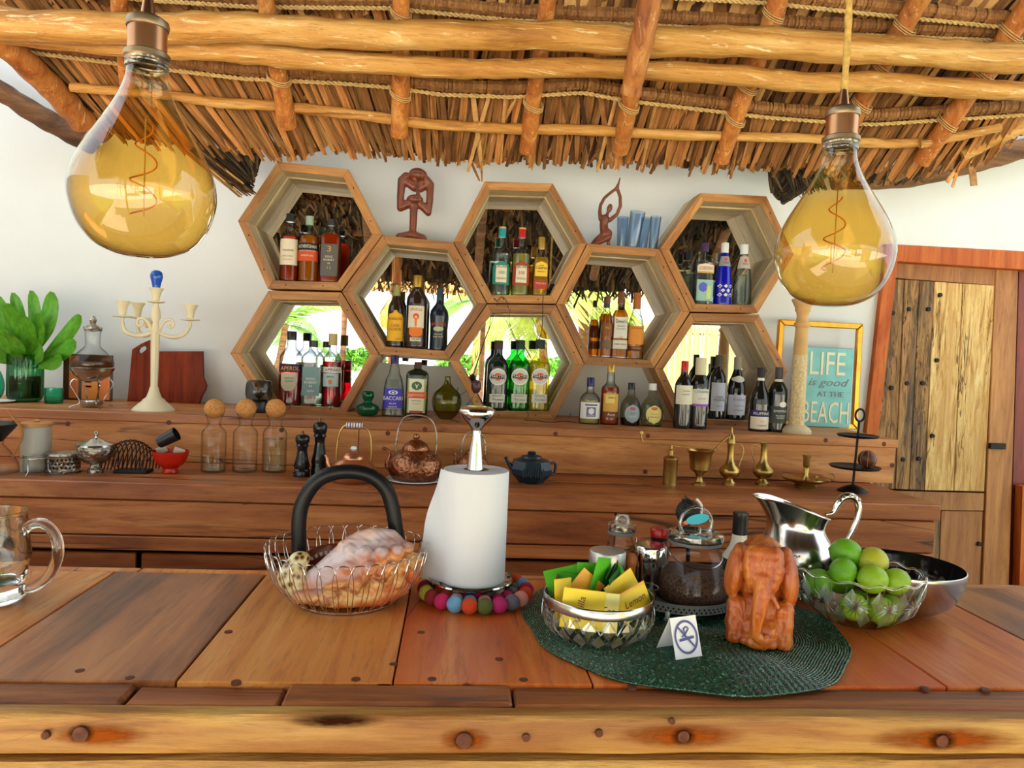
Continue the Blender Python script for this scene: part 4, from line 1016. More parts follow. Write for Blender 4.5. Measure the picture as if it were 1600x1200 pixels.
CAPB = plain('navy_cap', C_(30, 30, 82), .35); CAPT = plain('teal_cap', C_(30, 150, 160), .35); CAPR = plain('red_cap', C_(190, 28, 26), .35); CAPBR = plain('brown_cap', C_(110, 62, 30), .4)
CAPGR = plain('grey_cap', C_(150, 158, 152), .4)
L_AMB = liquid('amber_whisky', C_(244, 150, 26), .5); L_RED = liquid('deep_amber_whisky', C_(222, 80, 18), .5); L_GOLD = liquid('gold_tequila', C_(248, 196, 50), .5)
L_YEL = liquid('pale_yellow_spirit', C_(240, 234, 130), .35); L_APR = liquid('red_aperitif', C_(206, 26, 16), .4); L_CMP = liquid('crimson_bitter', C_(206, 12, 26), .4)
L_CLR = liquid('clear_spirit', C_(226, 236, 228), .08); L_RUM = liquid('amber_rum', C_(226, 96, 22), .5); L_DRK = liquid('dark_rum', C_(70, 24, 12), .75)
G_GREEN = thin_glass('bright_green_bottle', (.12, .72, .16), .3); G_DKGREEN = plain('dark_green_black_bottle', (.006, .016, .010), .06, coat=.3); G_YEL = thin_glass('yellow_bottle', (.92, .90, .45), .4)
L_GRN = liquid('green_vermouth', C_(40, 200, 50), .3); L_BIA = liquid('straw_vermouth', C_(238, 226, 96), .35)
G_BLUE = plain('cobalt_frosted_bottle', C_(14, 16, 170), .2, coat=.3)
def zf(h, px, Y=3.3): return hexfloor(h, P(px, 450, YH).x)
# ---- upper left cubby
Y = 3.32
bottle('whisky bottle with torn cream label, leftmost in the upper left cubby', 451, 28, 335, 441, Y, zf('A', 451), 'whisky', GC, L_RED, .66, CAPK, .88, [(CREAM_, .24, .62, .96)], [('TALISKER', .44, .028, .6, INK, .2), ('AGED 10 YEARS', .36, .018, .55, INK), ('SINGLE MALT', .31, .018, .5, lab(C_(176, 60, 50)))])
bottle('golden whisky with black and orange label, middle of the upper left cubby', 481, 32, 338, 441, Y, zf('A', 481), 'belly', GC, L_AMB, .70, lab(C_(150, 176, 150)), .86, [(BLK, .48, .58, .97), (lab(C_(206, 78, 28)), .31, .47, .97)], [('AUCHENTOSHAN', .505, .05, .86, WHT), ('TRIPLE DISTILLED', .455, .018, .8, CREAM_), ('AMERICAN OAK', .38, .028, .6, CREAM_)])
def band2(t, R, H, s): lathe('cork_stopper', [(0, .955 * H), (.3 * R, .955 * H), (.3 * R, 1.0 * H), (0, 1.0 * H)], W['cork'], t, 14)
bottle('square whisky bottle with dark label, rightmost in the upper left cubby', 515, 31, 343, 442, Y, zf('A', 515), 'square', GC, L_RED, .76, CAPK, .90, [(GREY_, .10, .60, .84)], [('3', .48, .09, .2, GLD), ('KING', .385, .034, .36, CREAM_), ('ROBERT', .335, .034, .52, CREAM_), ('II', .285, .025, .1, CREAM_), ('12', .21, .04, .2, GLD)], ay=.8, extra=band2)
# ---- cubby with the dark liqueurs
Yb = 3.31
bottle('brown bottle with yellow arched label in the liqueur cubby', 617, 27, 449, 544, Yb, zf('B', 617), 'liqueur', BRNG, None, .7, lab(C_(150, 150, 80)), .84, [(lab(C_(232, 176, 30)), .10, .60, .92, 'arch')], [('ROBAILLON', .44, .045, .8, lab(C_(140, 50, 16))), ('CAFE', .33, .045, .5, lab(C_(140, 50, 16))), ('LIQUEUR', .27, .045, .7, lab(C_(140, 50, 16))), ('20%', .12, .03, .3, RED_, 0, .4)])
bottle('tallest brown bottle with gold cap and orange label in the liqueur cubby', 649, 33, 432, 546, Yb, zf('B', 649), 'belly', BRNG, None, .7, CAPG, .84, [(CREAM_, .28, .58, .74), (lab(C_(232, 120, 30)), .16, .29, .62, 'shield'), (CREAM_, .10, .15, .5)], [('AMARULA', .51, .04, .55, lab(C_(190, 84, 60))), ('CREAM', .115, .028, .4, INK)],
       extra=lambda t, R, H, s: (mk('tree_emblem', [s(.30 * R * math.cos(a), .435 * H + .045 * H * math.sin(a), .0014) for a in [k * PI / 6 for k in range(12)]], [tuple(range(12))], lab(C_(214, 92, 30)), t), mk('tree_emblem', [s(-.09 * R, .30 * H, .0014), s(.09 * R, .30 * H, .0014), s(.12 * R, .42 * H, .0014), s(-.12 * R, .42 * H, .0014)], [(0, 1, 2, 3)], lab(C_(232, 120, 30)), t)))
bottle('black cream liqueur bottle with slim neck at the right of the liqueur cubby', 684, 29, 451, 548, Yb, zf('B', 684), 'irish', plain('blue_black_bottle', C_(24, 32, 44), .2), None, .7, lab(C_(40, 62, 84)), .80, [(lab(C_(180, 186, 150)), .30, .38, .6, 'oval')], [('BAILEYS', .41, .05, .8, lab(C_(196, 84, 40)), 0, 0, .04), ('ORIGINAL', .245, .022, .5, CREAM_), ('IRISH CREAM', .205, .022, .55, CREAM_)])
# ---- cubby with the tequilas
Yc = 3.31
for px, capm, lm, liq, tx, top in ((781, CAPT, lab(C_(40, 140, 124)), L_CLR, 'teal', 354), (812, CAPR, lab(C_(170, 62, 34)), L_YEL, 'red', 355)):
    bottle('clear spirit bottle with %s cap and %s arched label' % (tx, tx), px, 29, top, 460, Yc, zf('C', px), 'tequila', GC, liq, .62, capm, .86, [(lm, .16, .50, .9, 'arch'), (CREAM_, .19, .44, .58, 'rect', 0, .0010)],
           [('ORCAIN', .405, .045, .66, lab(C_(40, 70, 60)), 0, 0, .01), ('TEQUILA', .235, .028, .5, lab(C_(60, 90, 70))), ('100', .31, .05, .3, lm)], extra=lambda t, R, H, s: lathe('cap_top', [(0, .985 * H), (.40 * R, .985 * H), (.40 * R, 1.01 * H), (0, 1.01 * H)], GLD, t, 16))
bottle('gold tequila bottle with yellow and red label in the upper middle cubby', 843, 24, 369, 461, Yc, zf('C', 843), 'cuervo', GC, L_GOLD, .66, CAPG, .80, [(lab(C_(238, 196, 60)), .33, .58, .8, 'arch'), (lab(C_(176, 62, 40)), .12, .26, .92)], [('JOSE', .50, .022, .3, INK), ('Cuervo', .45, .055, .74, INK), ('ESPECIAL', .40, .02, .5, INK), ('TEQUILA', .20, .025, .7, CREAM_)], ay=.8)
# ---- cubby under the dancer figure
Yd = 3.31
bottle('slim whisky bottle with brown label, left in the cubby under the dancer', 946, 19, 461, 557, Yd, zf('D', 946), 'decanter', GC, L_AMB, .66, CAPBR, .88, [(lab(C_(130, 78, 30)), .34, .56, .9), (lab(C_(110, 90, 60)), .14, .28, .9)], [('MALT', .46, .04, .5, GLD)])
bottle('whisky bottle with pale grey label, middle of the cubby under the dancer', 966, 26, 456, 559, Yd, zf('D', 966), 'dewar', GC, L_AMB, .72, CAPBR, .82, [(lab(C_(214, 210, 196)), .30, .62, .84), (lab(C_(206, 200, 180)), .14, .27, .9)], [("Dewar's", .53, .055, .7, INK), ('BLENDED', .47, .022, .5, INK), ('SCOTCH WHISKY', .43, .02, .6, INK), ('12', .30, .03, .2, lab(C_(176, 60, 30))), ('AGED 12 YEARS', .20, .02, .7, INK)], ay=.7)
bottle('round shouldered whisky bottle with orange label, right in the cubby under the dancer', 991, 26, 455, 558, Yd, zf('D', 991), 'decanter', GC, L_AMB, .50, lab(C_(170, 92, 34)), .76, [(lab(C_(222, 140, 46)), .22, .49, .96), (lab(C_(92, 40, 22)), .12, .19, .96)], [('GLENMORANGIE', .45, .026, .8, lab(C_(150, 80, 20))), ('10', .35, .07, .26, GLD), ('ORIGINAL', .15, .03, .6, GLD)])
k = thing('black_box', 'small black box leaning at the right in the upper middle cubby', 'box', at(863, 3.36, zf('C', 845) + .004), .3)
o = box('body', (.035, .03, .05), (0, 0, .03), W['black'], k, (0, .5, 0), .003); box('lid_edge', (.037, .032, .006), (.010, 0, .048), W['matblack'], k, (0, .5, 0), .001)
# ---- lower left cubby
Ye = 3.30
bottle('red aperitif bottle with black cap in the lower left cubby', 453, 35, 520, 635, Ye, zf('E', 453), 'martini', GC, L_APR, .56, CAPK, .88, [(lab(C_(30, 34, 70)), .45, .56, .95), (lab(C_(196, 190, 160)), .20, .44, .62, 'shield', -.1)], [('APEROL', .475, .055, .8, lab(C_(240, 150, 30)), .15), ('APERITIVO', .36, .02, .4, INK), ('BARBIERI', .32, .02, .36, INK)], rz=.1)
bottle('clear square gin bottle between two red bottles in the lower left cubby', 487, 34, 533, 635, Ye, zf('E', 487), 'square', GC, L_CLR, .76, CAPK, .90, [(lab(C_(120, 150, 148)), .16, .60, .78)], [('KING', .40, .04, .4, WHT), ('ROBERT', .345, .04, .58, WHT), ('II', .295, .03, .12, WHT), ('GIN', .22, .03, .3, WHT)], ay=.8)
bottle('crimson bitter bottle with tan cap, right in the lower left cubby', 517, 29, 522, 636, Ye, zf('E', 517), 'whisky', GC, L_CMP, .62, lab(C_(190, 166, 110)), .84, [(WHT, .47, .545, .98), (lab(C_(170, 190, 186)), .28, .46, .8)], [('CAMPARI', .485, .048, .9, lab(C_(30, 36, 60))), ('BITTER', .40, .024, .36, INK)], extra=lambda t, R, H, s: mk('label_emblem', [s(.2 * R * math.cos(a), .345 * H + .035 * H * math.sin(a), .0014) for a in [k * PI / 6 for k in range(12)]], [tuple(range(12))], lab(C_(206, 110, 50)), t))
# ---- lower middle cubby: three of a kind in three colours
def mart(label, px, top, bot, glass, liq, cap):
    def ex(t, R, H, s):
        for rr, m, o in ((.80, WHT, .0010), (.68, lab(C_(206, 206, 196)), .0013), (.36, lab(C_(222, 92, 60)), .0016)):
            n = 28; ring = [s(rr * R * math.cos(2 * PI * k / n), .485 * H + rr * R * math.sin(2 * PI * k / n), o) for k in range(n)]
            mk('round_label', [s(0, .485 * H, o)] + ring, [(0, 1 + k, 1 + (k + 1) % n) for k in range(n)], m, t)
    bottle(label, px, 33, top, bot, 3.30, zf('F', px), 'martini', glass, liq, .70, cap, .87, [(lab(C_(206, 206, 190)), .12, .24, .72), (BLK, .462, .508, .70, 'rect', 0, .0019)],
           [('MARTINI', .470, .040, .72, WHT), ('VERMOUTH', .205, .02, .46, INK), ('Torino', .15, .03, .5, INK, .3)], extra=ex)
mart('nearly black vermouth bottle with round white label', 775, 536, 645, G_DKGREEN, None, lab(C_(70, 50, 46)))
mart('bright green vermouth bottle with round white label', 809, 537, 647, G_GREEN, L_GRN, lab(C_(24, 50, 34)))
mart('yellow vermouth bottle with round white label', 840, 539, 650, G_YEL, L_BIA, lab(C_(40, 52, 44)))
# ---- upper right cubby
bottle('small clear gin bottle at the back left of the upper right cubby', 1073, 23, 386, 472, 3.40, zf('G', 1073), 'stocky', GC, L_CLR, .6, CAPK, .82)
bottle('clear gin bottle with cream and yellow label in the upper right cubby', 1097, 28, 377, 473, 3.31, zf('G', 1097), 'square', GC, L_CLR, .68, lab(C_(70, 40, 90)), .86, [(CREAM_, .52, .66, .95, 'arch'), (GLD, .505, .53, .95), (lab(C_(150, 190, 180)), .06, .40, .94), (lab(C_(90, 96, 196)), .20, .36, .5, 'oval', -.25, .0010), (lab(C_(196, 214, 130)), .09, .30, .25, 'rect', .4, .0010)], [("GORDON'S", .555, .06, .82, lab(C_(190, 90, 50)))], ay=.75)
def diamonds(t, R, H, s, mat):
    for j, z in enumerate((.16, .23, .30)):
        for i in range(-1, 2):
            x = (i + (.5 if j % 2 else 0)) * .62 * R
            if abs(x) > .75 * R: continue
            w, h = .24 * R, .03 * H
            mk('facet', [s(x - w, z * H, .001), s(x, (z) * H - h, .001), s(x + w, z * H, .001), s(x, z * H + h, .0035)], [(0, 1, 3), (1, 2, 3), (0, 3, 2)] if False else [(0, 1, 2, 3)], mat, t)
bottle('cobalt blue vodka bottle with white wave cuts', 1128, 27, 377, 474, 3.31, zf('G', 1128), 'ruby', G_BLUE, None, .6, CAPW, .84, [(lab(C_(150, 150, 146)), .62, .78, .98), (lab(C_(206, 84, 40)), .70, .76, .3, 'oval', 0, .001)], [('VODKA', .66, .03, .5, INK)], extra=lambda t, R, H, s: diamonds(t, R, H, s, WHT))
bottle('clear cut glass vodka bottle beside the cobalt one', 1158, 29, 379, 474, 3.31, zf('G', 1158), 'ruby', GC, L_CLR, .5, CAPW, .84, [(lab(C_(190, 176, 160)), .60, .80, .98), (lab(C_(206, 84, 40)), .70, .76, .3, 'oval', 0, .001)], [('VODKA', .66, .03, .5, INK)], extra=lambda t, R, H, s: diamonds(t, R, H, s, W['glass']))
# ---- wines by the lower right cubby
wine = lambda *a, **k: bottle(*a, name='wine_bottle', **k)
wine('wine bottle with red capsule and plain cream label at the left of the wines', 1065, 28, 566, 671, 3.06, ZL, 'wine', WINEG, None, .6, CAPR, .84, [(lab(C_(226, 220, 190)), .36, .64, .95)], [('CHENIN', .55, .02, .4, INK), ('BLANC', .50, .02, .4, INK)])
wine('wine bottle with pale capsule and a purple band under its label', 1090, 28, 562, 673, 3.06, ZL, 'wine', WINEG, None, .6, lab(C_(210, 204, 166)), .76, [(lab(C_(222, 220, 206)), .35, .56, .97), (lab(C_(150, 84, 180)), .32, .355, .97)], [('CATHEDRAL', .51, .032, .8, lab(C_(60, 100, 120))), ('ESTATE', .42, .018, .4, INK), ('VAN LOVEREN', .055, .02, .45, WHT, .2)])
wine('wine bottle with dark capsule and tall pale blue label inside the cubby', 1118, 25, 557, 657, 3.31, zf('H', 1118), 'wine', WINEG, None, .6, lab(C_(74, 72, 58)), .82, [(lab(C_(206, 210, 224)), .13, .57, .9)], [('CUVEE', .33, .035, .5, INK), ('PASSION', .285, .035, .66, INK), ('2019', .20, .02, .3, INK)])
wine('sloping shouldered wine with grey capsule and wide white label inside the cubby', 1148, 29, 559, 657, 3.31, zf('H', 1148), 'burgundy', WINEG, None, .6, lab(C_(150, 140, 120)), .80, [(lab(C_(206, 208, 218)), .08, .40, .97), (lab(C_(214, 208, 196)), .60, .70, .95, 'peak')], [('Bouchard', .31, .045, .7, lab(C_(120, 130, 160)), .3), ('CHARDONNAY', .22, .018, .5, INK), ('ESTATE WINE', .15, .018, .5, INK)])
wine('wine bottle with navy and white label, second from the right', 1184, 30, 575, 674, 3.05, ZL, 'burgundy', WINEG, None, .6, lab(C_(40, 34, 40)), .85, [(lab(C_(36, 32, 96)), .24, .335, .98), (lab(C_(226, 216, 194)), .04, .235, .98), (WHT, .80, .84, 1.0)], [('RUFFINO', .265, .045, .84, WHT), ('CHIANTI', .085, .025, .5, INK), ('DOCG', .15, .03, .25, lab(C_(206, 130, 70)))])
wine('wine bottle with grey capsule and round seal on dark label, rightmost', 1212, 29, 573, 674, 3.05, ZL, 'wine', WINEG, None, .6, lab(C_(70, 72, 74)), .84, [(lab(C_(62, 70, 66)), .14, .40, .98), (WHT, .385, .475, .42, 'oval', .2, .0012), (lab(C_(226, 216, 180)), .775, .815, 1.02)], [('EMOTIVO', .31, .035, .7, WHT), ('PROSECCO', .245, .022, .5, WHT), ('SPUMANTE', .21, .022, .4, WHT)])
# ---- bottles standing on the shelf
bottle('clear rum bottle with blue label on the shelf', 614, 35, 562, 657, 3.14, ZL, 'rum', GC, L_CLR, .6, CAPB, .86, [(lab(C_(60, 54, 176)), .14, .46, .86), (WHT, .36, .43, .46, 'oval', 0, .001), (lab(C_(60, 54, 176)), .37, .42, .3, 'oval', 0, .0014), (WHT, .38, .41, .13, 'oval', 0, .0018)], [('BACCARI', .27, .065, .9, WHT), ('RUM', .20, .03, .3, WHT), ('WHITE', .15, .025, .4, WHT)], ay=.8)
bottle('flat dark herbal liqueur bottle with cream and orange label', 650, 35, 571, 657, 3.14, ZL, 'herbal', plain('dark_green_herbal_bottle', (.010, .018, .010), .08, coat=.3), None, .7, lab(C_(70, 34, 22)), .88,
       [(lab(C_(150, 166, 110)), .08, .70, .80), (lab(C_(226, 222, 190)), .09, .69, .66, 'rect', 0, .0010), (lab(C_(222, 86, 44)), .345, .46, .84, 'rect', 0, .0014), (lab(C_(66, 104, 70)), .49, .65, .46, 'oval', 0, .0014), (lab(C_(180, 60, 40)), .08, .12, .6, 'rect', 0, .0014)],
       [('Jagermeister', .385, .055, .74, CREAM_, .2), ('KRAUTER', .29, .022, .4, INK), ('LIQUEUR', .24, .02, .36, GREY_)], ay=.6, extra=lambda t, R, H, s: mk('stag_emblem', [s(x * R, z * H, .0026) for x, z in ((-.03, .52), (.03, .52), (.07, .56), (.16, .59), (.17, .625), (.12, .60), (.05, .585), (0, .57), (-.05, .585), (-.12, .60), (-.17, .625), (-.16, .59), (-.07, .56))], [tuple(range(13))], CREAM_, t))
bottle('pale yellow rum with navy stopper on the shelf', 920, 32, 592, 664, 3.12, ZL, 'stocky', GC, L_YEL, .52, CAPB, .80, [(lab(C_(222, 220, 214)), .12, .47, .95), (lab(C_(70, 66, 110)), .40, .43, .6, 'rect', 0, .001), (lab(C_(110, 106, 140)), .16, .37, .46, 'rect', 0, .001), (lab(C_(222, 220, 214)), .21, .35, .28, 'oval', 0, .0014)], [('RON', .175, .03, .3, WHT)])
bottle('tall amber rum bottle with gold and brown label on the shelf', 951, 28, 572, 665, 3.12, ZL, 'tall', GC, L_RUM, .62, CAPG, .88, [(lab(C_(206, 160, 60)), .12, .52, .84), (lab(C_(110, 56, 30)), .12, .22, .84, 'rect', 0, .001), (lab(C_(230, 200, 110)), .36, .50, .5, 'rect', -.15, .001)], [('Rum', .15, .05, .4, CREAM_, .15), ('RESERVA', .44, .03, .4, INK)])
bottle('round shouldered dark rum with silver blue oval label', 984, 32, 599, 665, 3.12, ZL, 'monk', thin_glass('grey_textured_glass', (.70, .70, .60), .4), L_DRK, .16, CAPK, .84, [(lab(C_(150, 166, 172)), .06, .50, .74, 'oval'), (lab(C_(190, 90, 100)), .36, .44, .28, 'oval', 0, .0012)], [('OLD', .28, .03, .3, INK), ('RUM', .20, .03, .3, WHT)])
bottle('squat clear rum with white cap and yellow oval label', 1017, 35, 599, 665, 3.12, ZL, 'monk', thin_glass('grey_green_textured_glass', (.78, .80, .68), .4), L_CLR, .5, CAPW, .84, [(lab(C_(232, 216, 130)), .06, .50, .70, 'oval'), (lab(C_(206, 110, 50)), .38, .46, .3, 'oval', 0, .0012)], [('OLD', .28, .03, .3, lab(C_(150, 100, 30))), ('RUM', .21, .03, .35, INK)])
# ================================================================== THINGS ON THE SHELF, THE COUNTER AND THE BAR
def Q(s, *pts): return [(r * s, z * s) for r, z in pts]
def stand(name, label, cat, px, py=None, z=None, Y=None, group=None, rz=0.0):
    p = at(px, Y, z) if Y is not None else pz(px, py, z)
    return thing(name, label, cat, p, rz, group), sc(p + Vector((0, 0, .08)))
# ---- pendant bulbs
def pendant(label, px, pbot, Y, ropew, cordmat):
    loc = P(px, pbot, Y); s = sc(loc + Vector((0, 0, .15))) if False else Y * .00094 / 1.2 * 1.2
    s = KB
    t = thing('pendant_lamp', label, 'pendant lamp', loc, 0, 'amber pendant bulbs')
    pr = Q(s, (0, 0), (22, 1), (44, 6), (68, 19), (88, 44), (99, 76), (101, 100), (96, 126), (82, 158), (62, 192), (46, 220), (35, 244), (29, 264), (27, 284))
    pv = smooth_pts([Vector((a, b, 0)) for a, b in pr], 4)
    lathe('glass_bulb', [(max(v.x, 0), v.y) for v in pv], W['bulb'], t, 48)
    lathe('glass_stem', Q(s, (0, 205), (7, 207), (8, 225), (6, 250), (9, 280), (0, 282)), W['glass'], t, 14)
    tube('filament_rod', [(0, 0, 60 * s), (0, 0, 208 * s)], .0012, W['brass'], t, 6)
    fil = [(math.cos(a * .55) * (10 + a * .55) * s * (1 if a < 22 else .7), math.sin(a * .55) * (10 + a * .5) * s, (196 - a * 4.6) * s) for a in range(30)]
    tube('filament', fil, .0013, plain('filament_orange', C_(206, 120, 40), .5) if 'fm' not in globals() else fm, t, 5, sm=2)
    lathe('thread_ring', Q(s, (26, 276), (30, 277), (30, 281), (28.5, 283), (30, 285), (28.5, 287), (30, 290), (0, 291)), W['tarnish'], t, 28)
    lathe('lower_collar', Q(s, (0, 289), (29, 289), (32, 292), (32, 299), (29, 301), (0, 301)), W['collar'], t, 32)
    lathe('socket', Q(s, (0, 300), (27, 300), (27, 336), (25, 338), (0, 338)), W['socket'], t, 32)
    lathe('upper_collar', Q(s, (0, 336), (29, 336), (30, 340), (29, 347), (20, 353), (0, 353)), W['collar'], t, 32)
    lathe('cord_grip', Q(s, (0, 351), (11, 352), (9, 366), (6, 384), (0, 385)), W['socket'], t, 18)
    top = Vector((0, 0, rz(loc.x, Y) - loc.z - .02))
    n = 90; pts = [Vector((0, 0, 378 * s)).lerp(top, i / n) + Vector((math.sin(i * .4) * .001, 0, 0)) for i in range(n + 1)]
    tube('cord', pts, [ropew * (1 + .12 * math.sin(i * 2.1)) for i in range(n + 1)], cordmat, t, 8)
    return t
KB = 1.2 / 1150
pendant('large amber glass bulb on thin cord, hanging at the left before the white wall', 223, 402, 1.2, .0035, W['cord'])
pendant('large amber glass bulb on thick jute rope, hanging at the right near the door', 1298, 479, 1.335, .0065, W['rope'])
# ---- shelf, from the left
t, s = stand('leafy_vase', 'ribbed dark green glass vase of fresh green leaves', 'vase', 39, z=ZL, Y=3.2)
shell('vase', Q(s, (18, 0), (22, 3), (24.5, 9), (24.5, 72), (24, 74)), .003, W['greeng'], t, 96, wob=lambda a, z: 1 + .022 * math.cos(26 * a))
lathe('water', Q(s, (0, 4), (21, 6), (21, 40), (0, 40)), liquid('dark_green_water', (.01, .06, .03), .5), t, 24)
def leafm(seed):
    r = random.Random(seed); V = []; F = []; n = 16
    for i in range(n + 1):
        k = i / n; w = .30 * (math.sqrt(max(.0006, 1 - ((k - .68) / .325) ** 2)) if k > .5 else .06 + .775 * (k / .5) ** 1.5)
        w *= .95; cu = -.35 * k * k
        for j in (-2, -1, 0, 1, 2):
            x = j / 2 * w; V.append((x, .10 * abs(j) / 2 * w * 2 + cu * .5 + .015 * math.sin(k * 9 + j), k))
    for i in range(n):
        for j in range(4): a = i * 5 + j; F.append((a, a + 1, a + 6, a + 5))
    me = bpy.data.meshes.new('leaf'); me.from_pydata(V, [], F); me.materials.append(W['leafgreen']); me.update(); shade(me, 80); return me
LM = [leafm(i) for i in range(4)]
for i, (bx, tx, ty, wd, dy) in enumerate([(-10, -36, 178, 26, -6), (-4, -18, 178, 24, 8), (4, 14, 184, 26, 6), (8, 48, 182, 34, 2), (-2, -8, 166, 30, -16), (10, 96, 148, 26, -6), (12, 92, 104, 30, -10), (12, 74, 74, 26, -14), (6, 52, 98, 26, -22), (-8, -46, 92, 34, -18), (-10, -50, 134, 26, -10), (-12, -52, 160, 26, 4), (2, 22, 150, 30, -22), (6, 40, 150, 22, -14), (-4, -26, 128, 28, -22), (0, 6, 118, 30, -28), (-6, -40, 152, 22, 10), (4, 30, 172, 24, 16), (0, 2, 88, 18, -24)]):
    a = Vector((bx * .9 * s, random.uniform(-8, 8) * s, 52 * s)); b = Vector((tx * s, dy * s * 1.6, ty * s * .93)); d = b - a
    z = d.normalized(); y = (Vector((.15 * random.uniform(-1, 1), -1, .25)) - z * Vector((0, -1, .25)).dot(z)).normalized(); x = y.cross(z).normalized(); y = z.cross(x)
    L = d.length; o = link('leaf', LM[i % 4], t); o.matrix_local = Matrix.Translation(a) @ Matrix((x, -y, z)).transposed().to_4x4() @ Matrix.Diagonal((wd * s * 1.6, L * .9, L, 1))
t, s = stand('white_saucer', 'white saucer at the left end of the shelf, cut by the edge', 'saucer', -4, z=ZL, Y=3.1)
lathe('saucer', Q(s, (0, 0), (12, 0), (24, 3), (24, 4), (12, 1.5), (0, 1.5)), W['white'], t, 32)
t, s = stand('teal_jar', 'rounded teal glass jar at the left end of the shelf, cut by the edge', 'jar', -14, z=ZL, Y=3.25)
shell('jar', Q(s, (11, 0), (16, 8), (18, 22), (15, 36), (12, 44)), .002, W['teal'], t, 32, sm=2)
t, s = stand('tealight_glass', 'small teal green glass cup beside the leafy vase', 'glass', 84, z=ZL, Y=3.16)
shell('cup', Q(s, (12.5, 0), (13, 2), (13.5, 24)), .003, W['teal'], t, 32); lathe('thick_base', Q(s, (0, 1), (12, 1.5), (12, 5), (0, 5)), W['teal'], t, 24)
t, s = stand('picture_tile', 'small dark edged picture tile with orange blocks leaning on the wall', 'picture', 137, z=ZL, Y=3.36)
box('board', (74 * s, .012, 72 * s), (0, 0, 36 * s), plain('dark_tile', C_(64, 34, 18), .3), t)
for x, z, w, h, c in ((-20, 36, 14, 66, (206, 108, 34)), (4, 16, 24, 28, (232, 134, 40)), (26, 24, 16, 44, (226, 120, 34)), (6, 44, 22, 18, (150, 66, 20)), (28, 58, 14, 18, (120, 56, 24)), (2, 30, 10, 4, (110, 44, 16)), (2, 22, 10, 3, (110, 44, 16))):
    box('orange_block', (w * s, .003, h * s), (x * s, -.0075, z * s), lab(C_(*c), .35), t, bevel=.0005)
t, s = stand('carafe_warmer', 'round glass carafe on a silver warmer stand before the picture tile', 'carafe', 143, z=ZL, Y=3.05)
shell('carafe', Q(s, (14, 46), (25, 52), (30, 64), (29, 74), (20, 86), (12, 94), (10.5, 100), (11.5, 118), (14, 125)), .002, W['glass'], t, 36, sm=3)
lathe('silver_cup', Q(s, (0, 40), (14, 42), (26, 50), (31, 60), (31.5, 62), (30, 63), (24, 54), (0, 46)), W['steel'], t, 36)
lathe('coffee', Q(s, (0, 50), (24, 54), (28.4, 64), (27.6, 72), (0, 72)), liquid('tea_brown', C_(120, 70, 20), .6), t, 24)
lathe('lid', Q(s, (0, 118), (12, 119), (13, 122), (9, 127), (4, 129), (4, 132), (5.5, 136), (3, 141), (0, 143)), W['tarnish'], t, 24)
lathe('burner', Q(s, (0, 3), (15, 3), (16, 6), (16, 11), (13, 12), (0, 12)), W['steel'], t, 28)
for k in range(4):
    a = PI / 4 + k * PI / 2; c, d = math.cos(a), math.sin(a)
    tube('leg', [(c * r * s, d * r * s, z * s) for r, z in ((32, 0), (26, 3), (17, 8), (26, 26), (31, 36), (26, 44), (22, 42))], .0022, W['steel'], t, 6, sm=4)
t, s = stand('candelabrum', 'cream painted candelabrum with curled arms', 'candelabrum', 240, z=ZL, Y=3.0)
lathe('base', Q(s, (0, 0), (31, 0), (31, 2), (24, 9), (17, 15), (16, 17), (11, 21), (8, 29), (6.5, 36), (0, 36)), W['cream'], t, 36)
lathe('stem', Q(s, (0, 34), (6, 35), (5.2, 40), (6.6, 118), (6.8, 121), (0, 122)), W['cream'], t, 8, ang=25)
lathe('top_cup', Q(s, (0, 120), (5, 121), (7, 127), (5, 132), (4, 138), (7.5, 146), (6, 158), (3.5, 164), (4, 167), (13, 169), (13, 170.5), (5, 171), (5, 174), (7, 184), (11, 190), (11, 191), (6, 190), (0, 180)), W['cream'], t, 28)
for az, L in ((10, 50), (146, 46), (197, 46)):
    a = math.radians(az); c, d = math.cos(a), math.sin(a); R3 = lambda r, z: (c * r * s, d * r * s, z * s)
    ar = tube('arm', [R3(5, 122), R3(14, 118), R3(28, 116), R3(42, 122), R3(L, 136), R3(L - 1, 143)], [.006, .0075, .0085, .008, .0065, .005], W['cream'], t, 8, sm=4)
    tube('scroll', [R3(6, 124), R3(9, 134), R3(16, 142), R3(24, 142), R3(26, 134), R3(21, 131), R3(18, 135)], .0062, W['cream'], ar, 7, sm=4)
    lathe('candle_cup', Q(s, (0, 142), (14, 143.5), (14.5, 145), (5, 146), (5, 149), (7, 160), (11, 167), (11, 168), (6, 166), (0, 158)), W['cream'], ar, 24, loc=(c * L * s, d * L * s, 0))
p = t.location + Vector((0, 0, 186 * s))
k = thing('bottle_stopper', 'cobalt blue glass stopper on top of the cream candelabrum', 'stopper', p)
lathe('knob', Q(s, (0, 0), (5.5, 0), (5.5, 5), (7, 13), (9.3, 22), (8, 29), (4, 32), (0, 32.5)), plain('cobalt_stopper', C_(40, 100, 214), .08, trans=.35), k, 24, sm=2)
